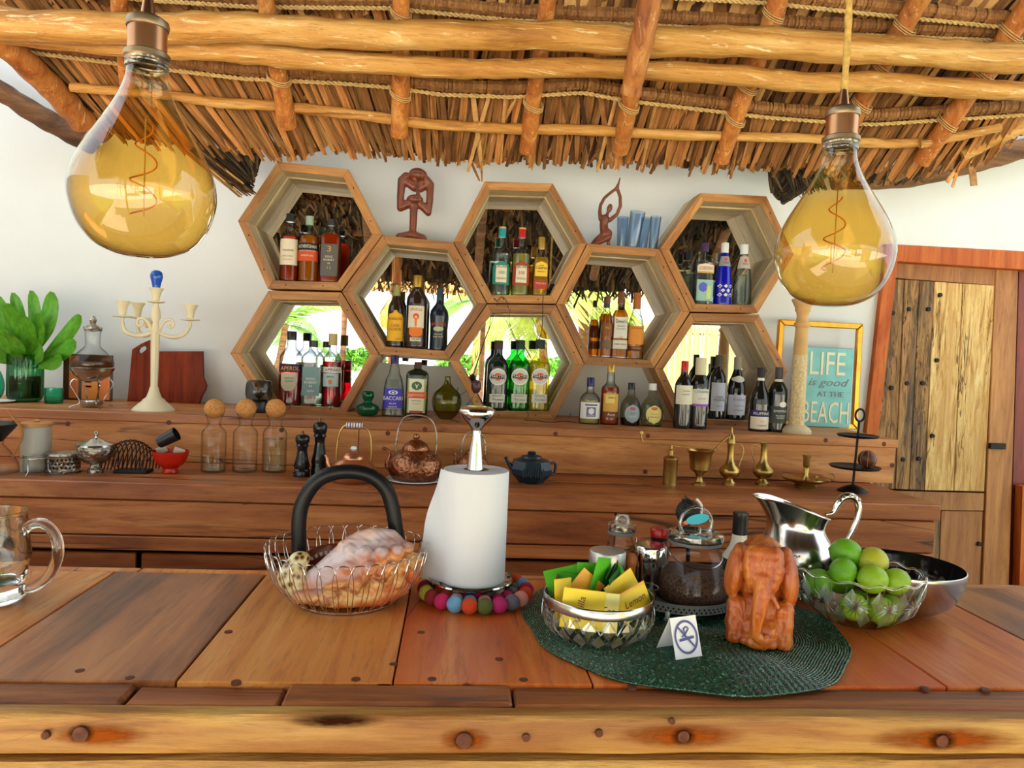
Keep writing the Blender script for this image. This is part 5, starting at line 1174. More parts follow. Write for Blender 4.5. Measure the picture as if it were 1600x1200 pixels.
# red cutting board with a hand hole
def keyhole(outer, hole):
    i = min(range(len(outer)), key=lambda q: (outer[q][0] - hole[0][0]) ** 2 + (outer[q][1] - hole[0][1]) ** 2)
    return outer[:i + 1] + hole + [hole[0]] + outer[i:]
out = pp([(200, 646), (203, 600), (208, 546), (222, 537), (236, 531), (239, 534), (240, 549), (317, 549), (318, 590), (323, 602), (321, 610), (316, 618), (311, 648)], 3.40)
hol = pp([(216, 548), (219, 543), (226, 540), (230, 542), (230, 546), (224, 551), (218, 553)], 3.40)
cb = thing('cutting_board', 'dark red cutting board with live edge behind the candelabrum', 'cutting board', (out[0][0], 3.40, ZL))
adopt(prism('board', [(x, max(z, ZL)) for x, z in keyhole(out, hol[::-1])], 3.39, 3.412, W['darkred']), cb)
t, s = stand('table_lamp', 'small smoked glass dome lamp behind the cork stoppered carafes', 'lamp', 404, z=ZL, Y=3.08)
lathe('base', Q(s, (0, 0), (13, 0), (14, 3), (13, 18), (12, 20), (0, 20)), W['black'], t, 28)
lathe('dome', Q(s, (13, 17), (19, 22), (20.5, 34), (19, 46), (15, 50), (0, 51)), W['smoke'], t, 36, sm=3)
for k in range(6):
    a = k * PI / 3; tube('petal', [(0, 0, 20 * s), (math.cos(a) * 8 * s, math.sin(a) * 8 * s, 30 * s), (math.cos(a) * 10 * s, math.sin(a) * 10 * s, 38 * s)], [.004, .005, .001], W['black'], t, 6, flat=.4)
t, s = stand('glass_stopper', 'dark green glass stopper with ball top on the shelf', 'stopper', 574, z=ZL, Y=3.1)
lathe('stopper', Q(s, (0, 0), (9, 0), (15, 3), (17.5, 9), (17, 16), (11, 19), (6.5, 21), (6.5, 24), (9.5, 30), (8.5, 37), (5, 39), (0, 39)), plain('bottle_green_glass', (.0, .10, .03), .04, trans=.45), t, 32, sm=2)
t, s = stand('bud_vase', 'olive green glass vase with narrow neck on the shelf', 'vase', 697, z=ZL, Y=3.08)
shell('vase', Q(s, (8, 0), (14, 4), (21, 16), (23, 28), (20, 40), (12, 48), (6, 55), (4.5, 62), (4.8, 67)), .002, W['oliveg'], t, 40, sm=3)
t, s = stand('decanter', 'little glass decanter with dark ball stopper behind the towel holder knob', 'decanter', 742, z=ZL, Y=3.1)
shell('body', Q(s, (12, 0), (14, 4), (14, 24), (6, 34), (4, 38), (4.5, 42)), .002, W['glass'], t, 28); lathe('stopper', Q(s, (0, 41), (4, 42), (7.5, 48), (8, 54), (6, 60), (0, 63)), plain('dark_stopper', C_(84, 50, 50), .3), t, 20, sm=2)
# carved candlestick
t, s = stand('candlestick', 'tall carved stone candlestick before the gold frame', 'candlestick', 1243, z=ZL, Y=3.02)
lathe('base', Q(s, (0, 0), (23, 0), (23, 5), (20, 9), (14, 13), (0, 13)), W['stonew'], t, 36)
lathe('carved_shaft', Q(s, (0, 12), (12, 13), (11.6, 20), (10.8, 122), (0, 122)), W['stone'], t, 36, wob=lambda a, z: 1 + .03 * math.sin(9 * a + z * 260) * math.sin(z * 330))
lathe('upper_shaft', Q(s, (0, 121), (10.6, 121), (9.8, 150), (9, 164), (11.8, 167), (12, 171), (9, 174), (8.4, 182), (9.6, 188), (11.4, 190), (11.4, 194), (12, 196), (15, 202), (17, 206), (17, 208), (11, 208), (0, 204)), plain('tan_stone', C_(206, 164, 104), .7, var=.1, ns=14), t, 36)
# gold frame and the sign inside it
fo = pp([(1216, 499), (1347, 506), (1338, 671), (1204, 665)], 3.40)
fx = sum(v[0] for v in fo) / 4
fr = thing('gilt_frame', 'empty gold picture frame leaning on the wall by the door', 'picture', (fx, 3.40, ZL))
fi = offset_poly(fo, 9 * sc(P(1280, 590, 3.4)))
for i in range(4):
    j = (i + 1) % 4; o = prism('moulding', [fo[i], fo[j], fi[j], fi[i]], 3.385, 3.41, W['gold'], bevel=.004); adopt(o, fr)
S4 = [P(x, y, 3.345) for x, y in ((1256, 541), (1335, 546), (1329, 668), (1250, 664))]
s = sc(S4[0]); cx = (S4[0].x + S4[1].x + S4[2].x + S4[3].x) / 4; cz0 = ZL + .002; hh = (S4[0].z + S4[1].z) / 2 - cz0; ww = (S4[1].x - S4[0].x) * 1.0
sg = thing('wall_sign', 'turquoise wooden sign with cream words about the beach', 'sign', (cx - .004, 3.345, cz0))
box('board', (ww, .014, hh), (0, .004, hh / 2), plain('turquoise_paint', C_(132, 196, 196), .7, var=.12, ns=12), sg)
box('worn_edge', (ww + .006, .010, hh + .004), (0, .009, hh / 2), plain('pinkish_edge', C_(170, 130, 126), .8), sg)
LC = lab(C_(226, 222, 190), .7); LG = lab(C_(128, 140, 144), .7)
flat_text('lettering', 'LIFE', .30 * hh, LC, sg, (-.02 * ww, -.0035, .66 * hh), width=.70 * ww, depth=.002)
flat_text('lettering', 'is good', .10 * hh, LG, sg, (.0, -.0035, .52 * hh), shear=.35, width=.80 * ww, depth=.002)
flat_text('lettering', 'AT THE', .068 * hh, LG, sg, (.08 * ww, -.0035, .385 * hh), width=.52 * ww, depth=.002)
flat_text('lettering', 'BEACH', .28 * hh, LC, sg, (0, -.0035, .055 * hh), width=.92 * ww, depth=.002)
# ---- carvings and tumblers on top of the cubbies
def zpx(h, px): return hextop(h, P(px, 380, YH).x)
pz0 = zpx('B', 647); loc = at(645, 3.34, pz0); s = sc(loc) / 9.23
t = thing('wooden_carving', 'carved red brown abstract thinker figure on a pedestal', 'sculpture', loc)
TX = lambda x, y, d=0.0: Vector(((x - 420) * s, d * s, (1112 - y) * s))
blend('figure', [('e', TX(462, 170, -30), (134 * s, 100 * s, 98 * s), (0, .15, 0)), ('e', TX(430, 240, -40), (60 * s, 60 * s, 60 * s)),
    ('c', [TX(290, 200), TX(235, 260), TX(222, 480), TX(226, 640)], [66 * s, 66 * s, 56 * s, 54 * s], 1.3), ('c', [TX(228, 650), TX(320, 590), TX(420, 560)], [54 * s, 66 * s, 66 * s]),
    ('c', [TX(580, 230), TX(640, 290), TX(640, 500), TX(632, 690)], [62 * s, 58 * s, 54 * s, 44 * s], 1.3), ('c', [TX(626, 700), TX(560, 620), TX(470, 560)], [46 * s, 62 * s, 64 * s]),
    ('c', [TX(290, 270), TX(420, 340), TX(500, 340), TX(600, 270)], [60 * s, 70 * s, 74 * s, 60 * s]), ('c', [TX(432, 240, -60), TX(460, 400, -60), TX(500, 520, -50)], [22 * s, 26 * s, 34 * s]),
    ('e', TX(430, 520, -20), (120 * s, 80 * s, 72 * s)), ('c', [TX(418, 560), TX(414, 1000)], [62 * s, 54 * s]),
    ('c', [TX(230, 1060), TX(400, 1030), TX(560, 1060)], [56 * s, 70 * s, 56 * s], 1.6), ('c', [TX(250, 1082), TX(590, 1082)], [40 * s, 40 * s], 2.2)], 11 * s, W['sculpt'], t, smooth_it=3)
pz0 = zpx('D', 944); loc = at(940, 3.34, pz0); s = sc(loc) / 9.23
t = thing('wooden_dancer', 'slender carved wooden kneeling dancer with raised arms', 'sculpture', loc)
TX = lambda x, y, d=0.0: Vector(((x - 370) * s, d * s, (1108 - y) * s))
blend('figure', [('c', [TX(335, 700), TX(318, 600), TX(325, 500), TX(375, 400), TX(460, 320), TX(552, 245)], [34 * s, 28 * s, 25 * s, 24 * s, 24 * s, 24 * s]),
    ('c', [TX(552, 245), TX(572, 180), TX(590, 96)], [30 * s, 17 * s, 10 * s]), ('c', [TX(556, 250), TX(605, 370), TX(614, 500), TX(570, 620), TX(470, 712)], [26 * s, 26 * s, 28 * s, 28 * s, 32 * s]),
    ('e', TX(458, 540), (40 * s, 40 * s, 68 * s), (0, .25, 0)), ('c', [TX(440, 590), TX(415, 690)], [24 * s, 26 * s]),
    ('c', [TX(395, 700), TX(385, 790), TX(400, 870), TX(420, 910)], [70 * s, 62 * s, 68 * s, 84 * s]), ('c', [TX(440, 905), TX(310, 1000), TX(225, 1078)], [78 * s, 54 * s, 30 * s]),
    ('c', [TX(450, 960, -40), TX(330, 1040, -50), TX(230, 1082, -40)], [52 * s, 36 * s, 24 * s]), ('c', [TX(462, 960), TX(470, 1085)], [32 * s, 24 * s])], 9 * s, W['sculpt'], t, smooth_it=3)
for i, (a, b, top, lean, Y, lb) in enumerate(((962, 980, 329, 0, 3.42, 'blue glass tumbler at the back left of the four'), (979, 1003, 325, .16, 3.32, 'tallest blue glass tumbler, in front at the left of the four'), (998, 1014, 331, .10, 3.38, 'blue glass tumbler third from the left'), (1013, 1030, 333, .07, 3.31, 'blue glass tumbler at the right end of the four'))):
    pb = 381 + i; z = zpx('D', (a + b) / 2); k = thing('glass_tumbler', lb, 'glass', at((a + b) / 2 - lean * 24, Y, z + .004), 0, 'blue tumblers above the cubby')
    s = sc(k.location); w = (b - a) / 2; h = pb - top
    shell('tumbler', Q(s, (w * .76, 0), (w * .80, 2), (w, h)), .002, W['blueg'], k, 24, wob=lambda a, z: 1 + .03 * math.cos(12 * a))
    k.rotation_euler = (0, lean * .75, 0)
# ================================================================== BACK COUNTER
def cs(name, label, cat, px, py, group=None, rz=0.0): return stand(name, label, cat, px, py, ZC, None, group, rz)
t, s = cs('coffee_maker', 'hourglass coffee maker with curved bamboo stand, cut by the left edge', 'coffee maker', -12, 739)
shell('carafe', Q(s, (34, 0), (37, 4), (34, 16), (22, 36), (14, 46), (18, 56), (30, 84)), .002, W['glass'], t, 36, sm=2)
lathe('filter_cone', Q(s, (4, 48), (13, 50), (34, 76), (34, 78), (0, 78)), W['black'], t, 28)
tube('stand', [(22 * s, 0, 100 * s), (28 * s, 0, 90 * s), (38 * s, 0, 78 * s), (44 * s, 0, 66 * s), (42 * s, 0, 52 * s), (34 * s, 0, 34 * s), (30 * s, 0, 26 * s)], [.006, .006, .006, .006, .006, .005, .004], W['bamboo'], t, 8, sm=4, flat=.5)
t, s = cs('storage_canister', 'pale grey ceramic canister with bamboo lid', 'canister', 56, 735)
lathe('body', Q(s, (0, 0), (20, 0), (21, 3), (20.5, 68), (19, 70), (0, 70)), W['greyc'], t, 36)
lathe('lid', Q(s, (0, 69.5), (22, 70), (22, 75), (20, 76), (0, 76)), W['bamboo'], t, 36); lathe('knob', Q(s, (0, 76), (4, 76), (5, 79), (0, 81)), W['bamboo'], t, 16)
t, s = cs('glass_burner', 'little glass and metal cup on feet before the grey canister', 'glass', 54, 742)
shell('cup', Q(s, (14, 5), (17, 7), (16, 26), (17, 31)), .0025, W['glass'], t, 28)
tube('ring', [(18 * s * math.cos(a * PI / 12), 18 * s * math.sin(a * PI / 12), 27 * s) for a in range(24)], .002, W['steel'], t, 6, True)
for k in range(3):
    a = k * 2 * PI / 3 + .5; tube('foot', [(math.cos(a) * r * s, math.sin(a) * r * s, z * s) for r, z in ((18, 26), (17.5, 8), (23, 0.8))], .0018, W['steel'], t, 6)
t, s = cs('pierced_coaster', 'round pierced silver box beside the sugar bowl', 'box', 99, 737)
lathe('body', Q(s, (0, 0), (25, 0), (26, 3), (23.5, 4), (23.5, 25), (25, 27), (24, 30), (20, 31), (0, 31)), W['tarnish'], t, 40)
gs = []
for k in range(26):
    for j in (9, 15, 21):
        a = 2 * PI * k / 26 + (.12 if j == 15 else 0); c, d = math.cos(a), math.sin(a); r = 23.7 * s; w = 2 * s
        gs.append(([(c * r + d * w, d * r - c * w, j * s), (c * r, d * r, (j - 2.3) * s), (c * r - d * w, d * r + c * w, j * s), (c * r, d * r, (j + 2.3) * s)], [(0, 1, 2, 3)]))
tag(mk('piercing', *join_geo(gs), W['gap'], t), kind='stuff')
t, s = cs('sugar_bowl', 'embossed silver sugar bowl with knobbed lid', 'sugar bowl', 149, 738)
lathe('bowl', Q(s, (0, 0), (12, 0), (12, 5), (8, 8), (7, 13), (16, 17), (25, 26), (27, 36), (26, 42), (0, 42)), W['tarnish'], t, 44, wob=lambda a, z: 1 + (.035 * math.sin(9 * a + z * 300) if z > .02 else 0))
lathe('lid', Q(s, (0, 41), (29, 42), (28, 45), (14, 49), (9, 52), (3, 54), (2, 58), (3.6, 61), (2.5, 65), (0, 66)), W['steel'], t, 36)
t, s = cs('letter_rack', 'black wire spiral rack shaped like a shell', 'rack', 204, 737)
box('foot', (50 * s, 30 * s, 5 * s), (6 * s, -4 * s, 2.5 * s), W['iron'], t)
for k in range(13):
    u = k / 12; h = (16 + 30 * math.sin(PI * (.18 + .72 * u))) * s; w = (12 + 5 * math.sin(PI * u)) * s; x = (-34 + 70 * u) * s
    tube('wire_loop', [(x - 4 * s + w * .5 * math.cos(a * PI / 9) + h * .16 * math.sin(a * PI / 9), w * math.cos(a * PI / 9), 4 * s + h * math.sin(a * PI / 9)) for a in range(10)], .0022, W['iron'], t, 5, sm=2)
t, s = cs('red_bowl', 'small red lacquer bowl holding black scoop and packets', 'bowl', 266, 738)
shell('bowl', Q(s, (11, 0), (12, 1), (11, 7), (20, 14), (25.5, 26), (27, 34)), .002, W['redbowl'], t, 40, sm=2)
b0 = t.location.copy(); s0 = s
k = thing('black_scoop', 'black plastic scoop tilted in the red bowl', 'scoop', b0 + Vector((-4 * s, 0, 22 * s)))
o = shell('cup', Q(s, (9, 0), (11, 30)), .002, W['black'], k, 20); o.rotation_euler = (0, 1.05, 0); o.location = (-14 * s, 0, 24 * s)
for i, (x, c) in enumerate(((-16, (200, 190, 170)), (6, (176, 90, 60)), (14, (206, 196, 180)))):
    o = box('sugar_packet', (16 * s, .002, 11 * s), b0 + Vector((x * s, (6 - 5 * i) * s, 34 * s)), lab(C_(*c)), None, (0.3, .35 * (i - 1), .2), .0005)
    tag(o, ('pale packet at the left in the red bowl', 'reddish packet in the middle of the red bowl', 'pale packet at the right in the red bowl')[i], 'packet')
for i, (px, wl, lb) in enumerate(((333, 26, 'cork stoppered carafe with a little water, leftmost of three'), (382, 9, 'nearly empty cork stoppered carafe in the middle of three'), (428, 52, 'cork stoppered carafe filled past half, rightmost of three'))):
    t, s = cs('water_carafe', lb, 'carafe', px, 737, 'cork stoppered carafes')
    shell('carafe', Q(s, (17, 0), (18.6, 3), (18.6, 60), (17, 65), (11, 71), (9.5, 75), (11, 82), (15, 93)), .0022, W['glass'], t, 36)
    lathe('thick_base', Q(s, (0, .6), (17.5, .6), (17.8, 4), (0, 5)), W['glass'], t, 28)
    lathe('water', Q(s, (0, 4.5), (16.6, 4.5), (16.6, wl), (0, wl)), thin_glass('water_%d' % i, (.90, .95, .86), .6, 2.0), t, 28)
    lathe('cork_ball', [(15.4 * s * math.sin(k * PI / 14), (99 - 15.4 * math.cos(k * PI / 14)) * s) for k in range(15)], W['cork'], t, 28)
MILL = ((0, 0), (12.5, 0), (12.8, 9), (11, 12), (12.3, 17), (9.5, 28), (7.4, 40), (8, 46), (10, 48), (8.6, 51), (10.6, 54), (11, 61), (9, 64), (4, 66), (2, 67), (2.4, 70), (0, 71))
for px, py, k, lb in ((471, 744, 1.0, 'short black pepper mill'), (498, 742, 1.27, 'tall black pepper mill behind the faucet')):
    t, s = cs('pepper_mill', lb, 'pepper mill', px, py, 'black pepper mills')
    lathe('body', [(r * s, z * s * k) for r, z in MILL[:9]] + [(0, 48 * s * k)], plain('black_lacquer', (.012, .012, .014), .15), t, 32); lathe('cap', [(0, 47.5 * s * k)] + [(r * s, z * s * k) for r, z in MILL[8:14]] + [(0, 66 * s * k)], plain('black_lacquer', (.012, .012, .014), .15), t, 32)
    lathe('screw', [(0, 65 * s * k)] + [(r * s, z * s * k) for r, z in MILL[13:]], W['steel'], t, 12)
def kettle(label, px, py, R, H, body, hand, grip, spout, knobm, hh, plate=False, name='kettle'):
    t, s = cs(name, label, 'kettle', px, py)
    z0 = 0
    if plate:
        lathe('plate', Q(s, (0, 0), (R * .8, 0), (R * 1.06, 3), (R * 1.06, 4), (R * .7, 2.5), (0, 2.5)), W['white'], t, 36); z0 = 3
    lathe('body', [(r * s, (z + z0) * s) for r, z in ((0, 0), (R * .82, 0), (R * .9, H * .08), (R, H * .3), (R * .98, H * .6), (R * .8, H * .86), (R * .5, H), (R * .48, H * 1.02), (0, H * 1.02))], body, t, 44)
    lathe('lid', [(r * s, (z + z0) * s) for r, z in ((0, H), (R * .5, H * 1.0), (R * .5, H * 1.05), (R * .42, H * 1.18), (R * .2, H * 1.32), (0, H * 1.34))], body, t, 36)
    lathe('knob', [(r * s, (z + z0) * s) for r, z in ((0, H * 1.3), (3, H * 1.32), (5.5, H * 1.42), (4, H * 1.52), (0, H * 1.54))], knobm, t, 16)
    w = R * .72
    h = tube('handle', [(x * s, 0, (z + z0) * s) for x, z in ((-w, H * .85), (-w * 1.02, H * 1.2), (-w * .9, hh * .82), (-w * .5, hh), (w * .5, hh), (w * .95, hh * .82), (w * 1.05, H * 1.2), (w, H * .85))], .0032, hand, t, 8, sm=4)
    if grip: 
        g = tube('grip', [(-w * .48 * s, 0, (hh + z0) * s), (w * .48 * s, 0, (hh + z0) * s)], .0085, W['white'], h, 12)
        for q in range(6): lathe('grip_band', [(.0088, -.0015), (.0088, .0015)], BLUEL if q % 2 else GREY_, h, 12, loc=((-.4 + .16 * q) * w * s, 0, (hh + z0) * s), rot=(0, PI / 2, 0))
    tube('spout', [(-x * s, 0, (z + z0) * s) for x, z in spout], [.010, .009, .006, .0045, .0055], body, t, 10, sm=3)
    return t, s
t, s = kettle('pinkish copper kettle with white ceramic grip behind the faucet', 551, 752, 36, 36, W['copper'], W['brass'], True, ((30, 14), (38, 26), (40, 34), (42, 38), (44, 40)), W['white'], 88)
kettle('hammered copper kettle with tall bail handle on a white plate', 648, 751, 42, 46, W['hammer'], W['tarnish'], False, ((34, 12), (44, 20), (40, 36), (44, 44), (52, 47)), W['hammer'], 98, True)
kettle('small copper kettle mostly hidden behind the paper towel roll', 738, 742, 25, 32, W['hammer'], W['tarnish'], False, ((20, 10), (27, 18), (27, 28), (29, 32), (33, 33)), W['hammer'], 66)
t, s = cs('iron_teapot', 'dark blue faceted iron teapot', 'teapot', 829, 753)
lathe('body', Q(s, (0, 0), (20, 0), (22, 3), (33, 14), (34, 22), (30, 34), (18, 38), (0, 38)), W['bluepot'], t, 8, ang=20)
lathe('lid', Q(s, (0, 37.5), (17, 38), (16, 41), (8, 43), (0, 43)), W['bluepot'], t, 24); lathe('knob', Q(s, (0, 42), (6, 43), (7, 46), (5, 48), (0, 48)), W['bluepot'], t, 16)
tube('spout', [(-26 * s, 0, 16 * s), (-34 * s, 0, 26 * s), (-41 * s, 0, 38 * s)], [.011, .008, .0045], W['bluepot'], t, 10, sm=3)
tube('handle', [(30 * s, 0, 30 * s), (38 * s, .01, 30 * s), (38 * s, .01, 16 * s), (31 * s, 0, 12 * s)], .005, W['bluepot'], t, 8, sm=3)
for k in range(9): box('rib', (1.6 * s, 1.4 * s, 14 * s), ((-15 + 3.8 * k) * s, -31.6 * s, 19 * s), W['bluepot'], t, bevel=0)
# brass row
t, s = cs('coffee_grinder', 'brass cylinder grinder with long crank arm', 'grinder', 1046, 757)
lathe('cylinder', Q(s, (0, 0), (11, 0), (11, 38), (11.6, 39), (11.6, 42), (9, 44), (4, 46), (4, 54), (2, 56), (2, 62), (0, 62)), W['brass'], t, 32)
tube('crank', [(6 * s, 0, 61 * s), (-40 * s, 0, 64 * s), (-47 * s, 0, 68 * s), (-49 * s, 0, 78 * s)], .0024, W['brass'], t, 8, sm=3)
tube('crank', [(0, 0, 61 * s), (30 * s, 0, 59 * s)], .0018, W['brass'], t, 6)
lathe('crank_knob', Q(s, (0, 0), (3, 1), (3.4, 4), (2, 7), (0, 7.5)), W['brass'], t, 14, loc=(-49 * s, 0, 76 * s))
t, s = cs('brass_mortar', 'brass goblet shaped mortar with wide rim', 'mortar', 1092, 757)
shell('cup', Q(s, (12, 0), (12, 2), (7, 5), (5, 12), (7, 18), (15, 24), (16, 34), (18, 50), (22, 54)), .003, W['brass'], t, 36)
p0 = t.location.copy()
k = thing('brass_pestle', 'brass pestle leaning in the goblet shaped mortar', 'pestle', p0 + Vector((3 * s, 0, 34 * s)))
tube('rod', [(0, 0, 0), (20 * s, 0, 22 * s), (30 * s, 0, 33 * s), (40 * s, 0, 43 * s)], [.006, .0045, .004, .005], W['brass'], k, 10)
for q in (.55, .95): lathe('collar', [(.0055, -.0015), (.0066, 0), (.0055, .0015)], W['brass'], k, 14, loc=(40 * s * q, 0, 43 * s * q), rot=(0, .75, 0))
EW = ((0, 0), (10.5, 0), (10.5, 3), (6.5, 7), (6, 9), (13, 14), (16, 19), (15, 25), (9, 31), (5.6, 38), (5, 48), (5.4, 60), (6.5, 65))
t, s = cs('brass_ewer', 'brass ewer with pointed lid and handle on the right', 'ewer', 1139, 757)
lathe('body', Q(s, *EW, (0, 65)), W['brass'], t, 36); lathe('lid', Q(s, (0, 64.5), (6.6, 65), (6, 70), (5, 76), (2, 80), (1.2, 83), (1.6, 85), (.8, 90), (0, 91)), W['brass'], t, 20)
tube('handle', [(5 * s, 0, 62 * s), (14 * s, 0, 64 * s), (20 * s, 0, 56 * s), (19 * s, 0, 44 * s), (13 * s, 0, 26 * s)], .0022, W['brass'], t, 7, sm=4)
t, s = cs('brass_ewer', 'open brass ewer with handle on the left', 'ewer', 1191, 757)
lathe('body', Q(s, *EW[:-1], (6.8, 66), (5.6, 66), (4, 58), (0, 56)), W['brass'], t, 36)
tube('handle', [(-5 * s, 0, 56 * s), (-14 * s, 0, 62 * s), (-20 * s, 0, 60 * s), (-19 * s, 0, 48 * s), (-14 * s, 0, 34 * s), (-14 * s, 0, 24 * s)], .0022, W['brass'], t, 7, sm=4)
t, s = cs('chamber_candlestick', 'brass chamber candlestick with wide saucer and finger ring', 'candlestick', 1258, 762)
lathe('saucer', Q(s, (0, 0), (16, 0), (17, 4), (15, 6), (34, 13), (36, 15), (35, 16.5), (14, 10), (0, 9)), W['brass'], t, 44)
lathe('cup', Q(s, (0, 9), (8, 10), (4.5, 16), (3.4, 22), (4.4, 30), (3.4, 32), (5.4, 36), (5, 46), (7, 51), (7, 52), (4, 51), (0, 46)), W['brass'], t, 28)
tube('finger_ring', [((41 + 6 * math.cos(a * PI / 8)) * s, 0, (17 + 6 * math.sin(a * PI / 8)) * s) for a in range(16)], .002, W['brass'], t, 6, True)
box('thumb_tab', (5 * s, 2 * s, 9 * s), (16 * s, -3 * s, 15 * s), W['brass'], t, bevel=.0006)
t, s = cs('tiered_stand', 'black iron two tier stand with ring on top', 'stand', 1332, 768)
lathe('foot', Q(s, (0, 0), (23, 0), (22, 2), (12, 8), (3, 11), (0, 11)), W['iron'], t, 32)
tube('rod', [(0, 0, 8 * s), (4 * s, 0, 112 * s)], .0045, W['iron'], t, 10)
for z, r, x in ((35, 38, 1.3), (84, 31, 3)): lathe('plate', Q(s, (0, 0), (r * .5, .4), (r * .92, 2), (r, 5), (r * .98, 5.5), (r * .9, 3.6), (0, 2)), W['iron'], t, 40, loc=(x * s, 0, z * s))
tube('ring', [((4.6 + 7.5 * math.cos(a * PI / 10)) * s, 0, (120 + 9.5 * math.sin(a * PI / 10)) * s) for a in range(20)], .0042, W['iron'], t, 8, True)
p = t.location + Vector((21 * s, 0, 37.6 * s))
k = thing('wooden_ball', 'brown striped wooden ball on the lower tier of the black stand', 'ball', p)
R = 14 * s
lathe('ball', [(R * math.sin(q * PI / 12), R - R * math.cos(q * PI / 12)) for q in range(13)], plain('dark_turned_wood', C_(96, 48, 28), .4, var=.2, ns=30), k, 28)
for q in range(4): tube('inlay_stripe', [(R * 1.004 * math.cos(a * PI / 14) * math.sin(q * PI / 4 + .3), R * 1.004 * math.cos(a * PI / 14) * -math.cos(q * PI / 4 + .3), R + R * 1.004 * math.sin(a * PI / 14)) for a in range(28)], .0009, lab(C_(206, 160, 110)), k, 4, True)
# ================================================================== ON THE BAR
def bs(name, label, cat, px, py, group=None, rz=0.0, dz=0.0): return stand(name, label, cat, px, py, ZB + dz, None, group, rz)
# ---- glass mug at the left edge
t, s = bs('beer_mug', 'heavy clear glass mug with engraved pattern, cut by the left edge', 'mug', -13, 938)
pr = Q(s, (0, 0), (40, 0), (47, 5), (47, 14), (42, 22), (48, 44), (52, 70), (49, 110), (46, 136), (46, 141), (43, 141), (43, 110), (46, 70), (42, 44), (34, 30), (0, 26))
lathe('glass_body', pr, W['mugglass'], t, 64, wob=lambda a, z: 1 + .012 * math.sin(8 * a + z * 40))
tube('handle', [(45 * s, 0, 108 * s), (58 * s, 0, 122 * s), (78 * s, 0, 122 * s), (95 * s, 0, 102 * s), (98 * s, 0, 72 * s), (86 * s, 0, 42 * s), (66 * s, 0, 24 * s), (44 * s, 0, 17 * s)], [.008, .0095, .0105, .0105, .0105, .0105, .010, .008], W['mugglass'], t, 12, sm=4)
eg = []
for k in range(34):
    a = random.uniform(-2.2, .4); z = random.uniform(36, 118) * s; r = 52.6 * s if z < 80 * s else 50.4 * s; w = random.uniform(2, 5) * s
    V = [(r * math.cos(a + math.cos(q * PI / 4) * w / r), r * math.sin(a + math.cos(q * PI / 4) * w / r), z + math.sin(q * PI / 4) * w * 1.4) for q in range(8)]; eg.append((V, [tuple(range(8))]))
tag(mk('engraving', *join_geo(eg), thin_glass('frosted_engraving', (.78, .80, .78), .8, rough=.4), t), kind='stuff')
# ---- black faucet
t, s = bs('faucet', 'matt black arched faucet behind the wire basket', 'faucet', 466, 921)
Hh = lambda x, y: ((x - 466) * s, 0, (921 - y) * s)
tube('spout', [Hh(466, 919), Hh(465, 860), Hh(464, 810), Hh(470, 780), Hh(487, 752), Hh(512, 737), Hh(545, 733), Hh(575, 740), Hh(597, 760), Hh(608, 790), Hh(614, 822), Hh(622, 866)], [11.5 * s] * 12, W['matblack'], t, 18, sm=6)
lathe('base_ring', Q(s, (0, 0), (16, 0), (16, 5), (12, 8), (0, 8)), W['matblack'], t, 28)
# ---- wire basket
t, s = bs('wire_basket', 'round basket of looped chrome wire holding shells', 'basket', 541, 934)
NW = 34
def loop(k):
    pts = []; dw = 2 * PI / NW * 1.36 / 2
    for i in range(28):
        u = 2 * PI * i / 28; cu, su = math.cos(u), math.sin(u)
        a = dw * math.copysign(abs(cu) ** .6, cu); v = .5 + .5 * math.copysign(abs(su) ** .75, su)
        r = (74 + 50 * math.sin(v * PI / 2) ** .8) * s; z = (2 + 84 * v ** 1.25) * s
        pts.append((r * math.cos(a), r * math.sin(a), z))
    return pts
V, F = tube_geo(loop(0), .0010, 6, True)
lm = bpy.data.meshes.new('wire_loop'); lm.from_pydata([tuple(v) for v in V], [], F); lm.materials.append(W['chrome']); shade(lm, 60)
for k in range(NW): link('wire_loop', lm, t, None, (0, 0, 2 * PI * k / NW))
tube('base_ring', [(76 * s * math.cos(a * PI / 24), 76 * s * math.sin(a * PI / 24), 2 * s) for a in range(48)], .0018, W['chrome'], t, 6, True)
for k in range(7): x = (-60 + 20 * k) * s; h = math.sqrt(max(0, (76 * s) ** 2 - x * x)); tube('base_wire', [(x, -h, 2 * s), (x, h, 2 * s)], .0011, W['chrome'], t, 5)
bl = t.location.copy()
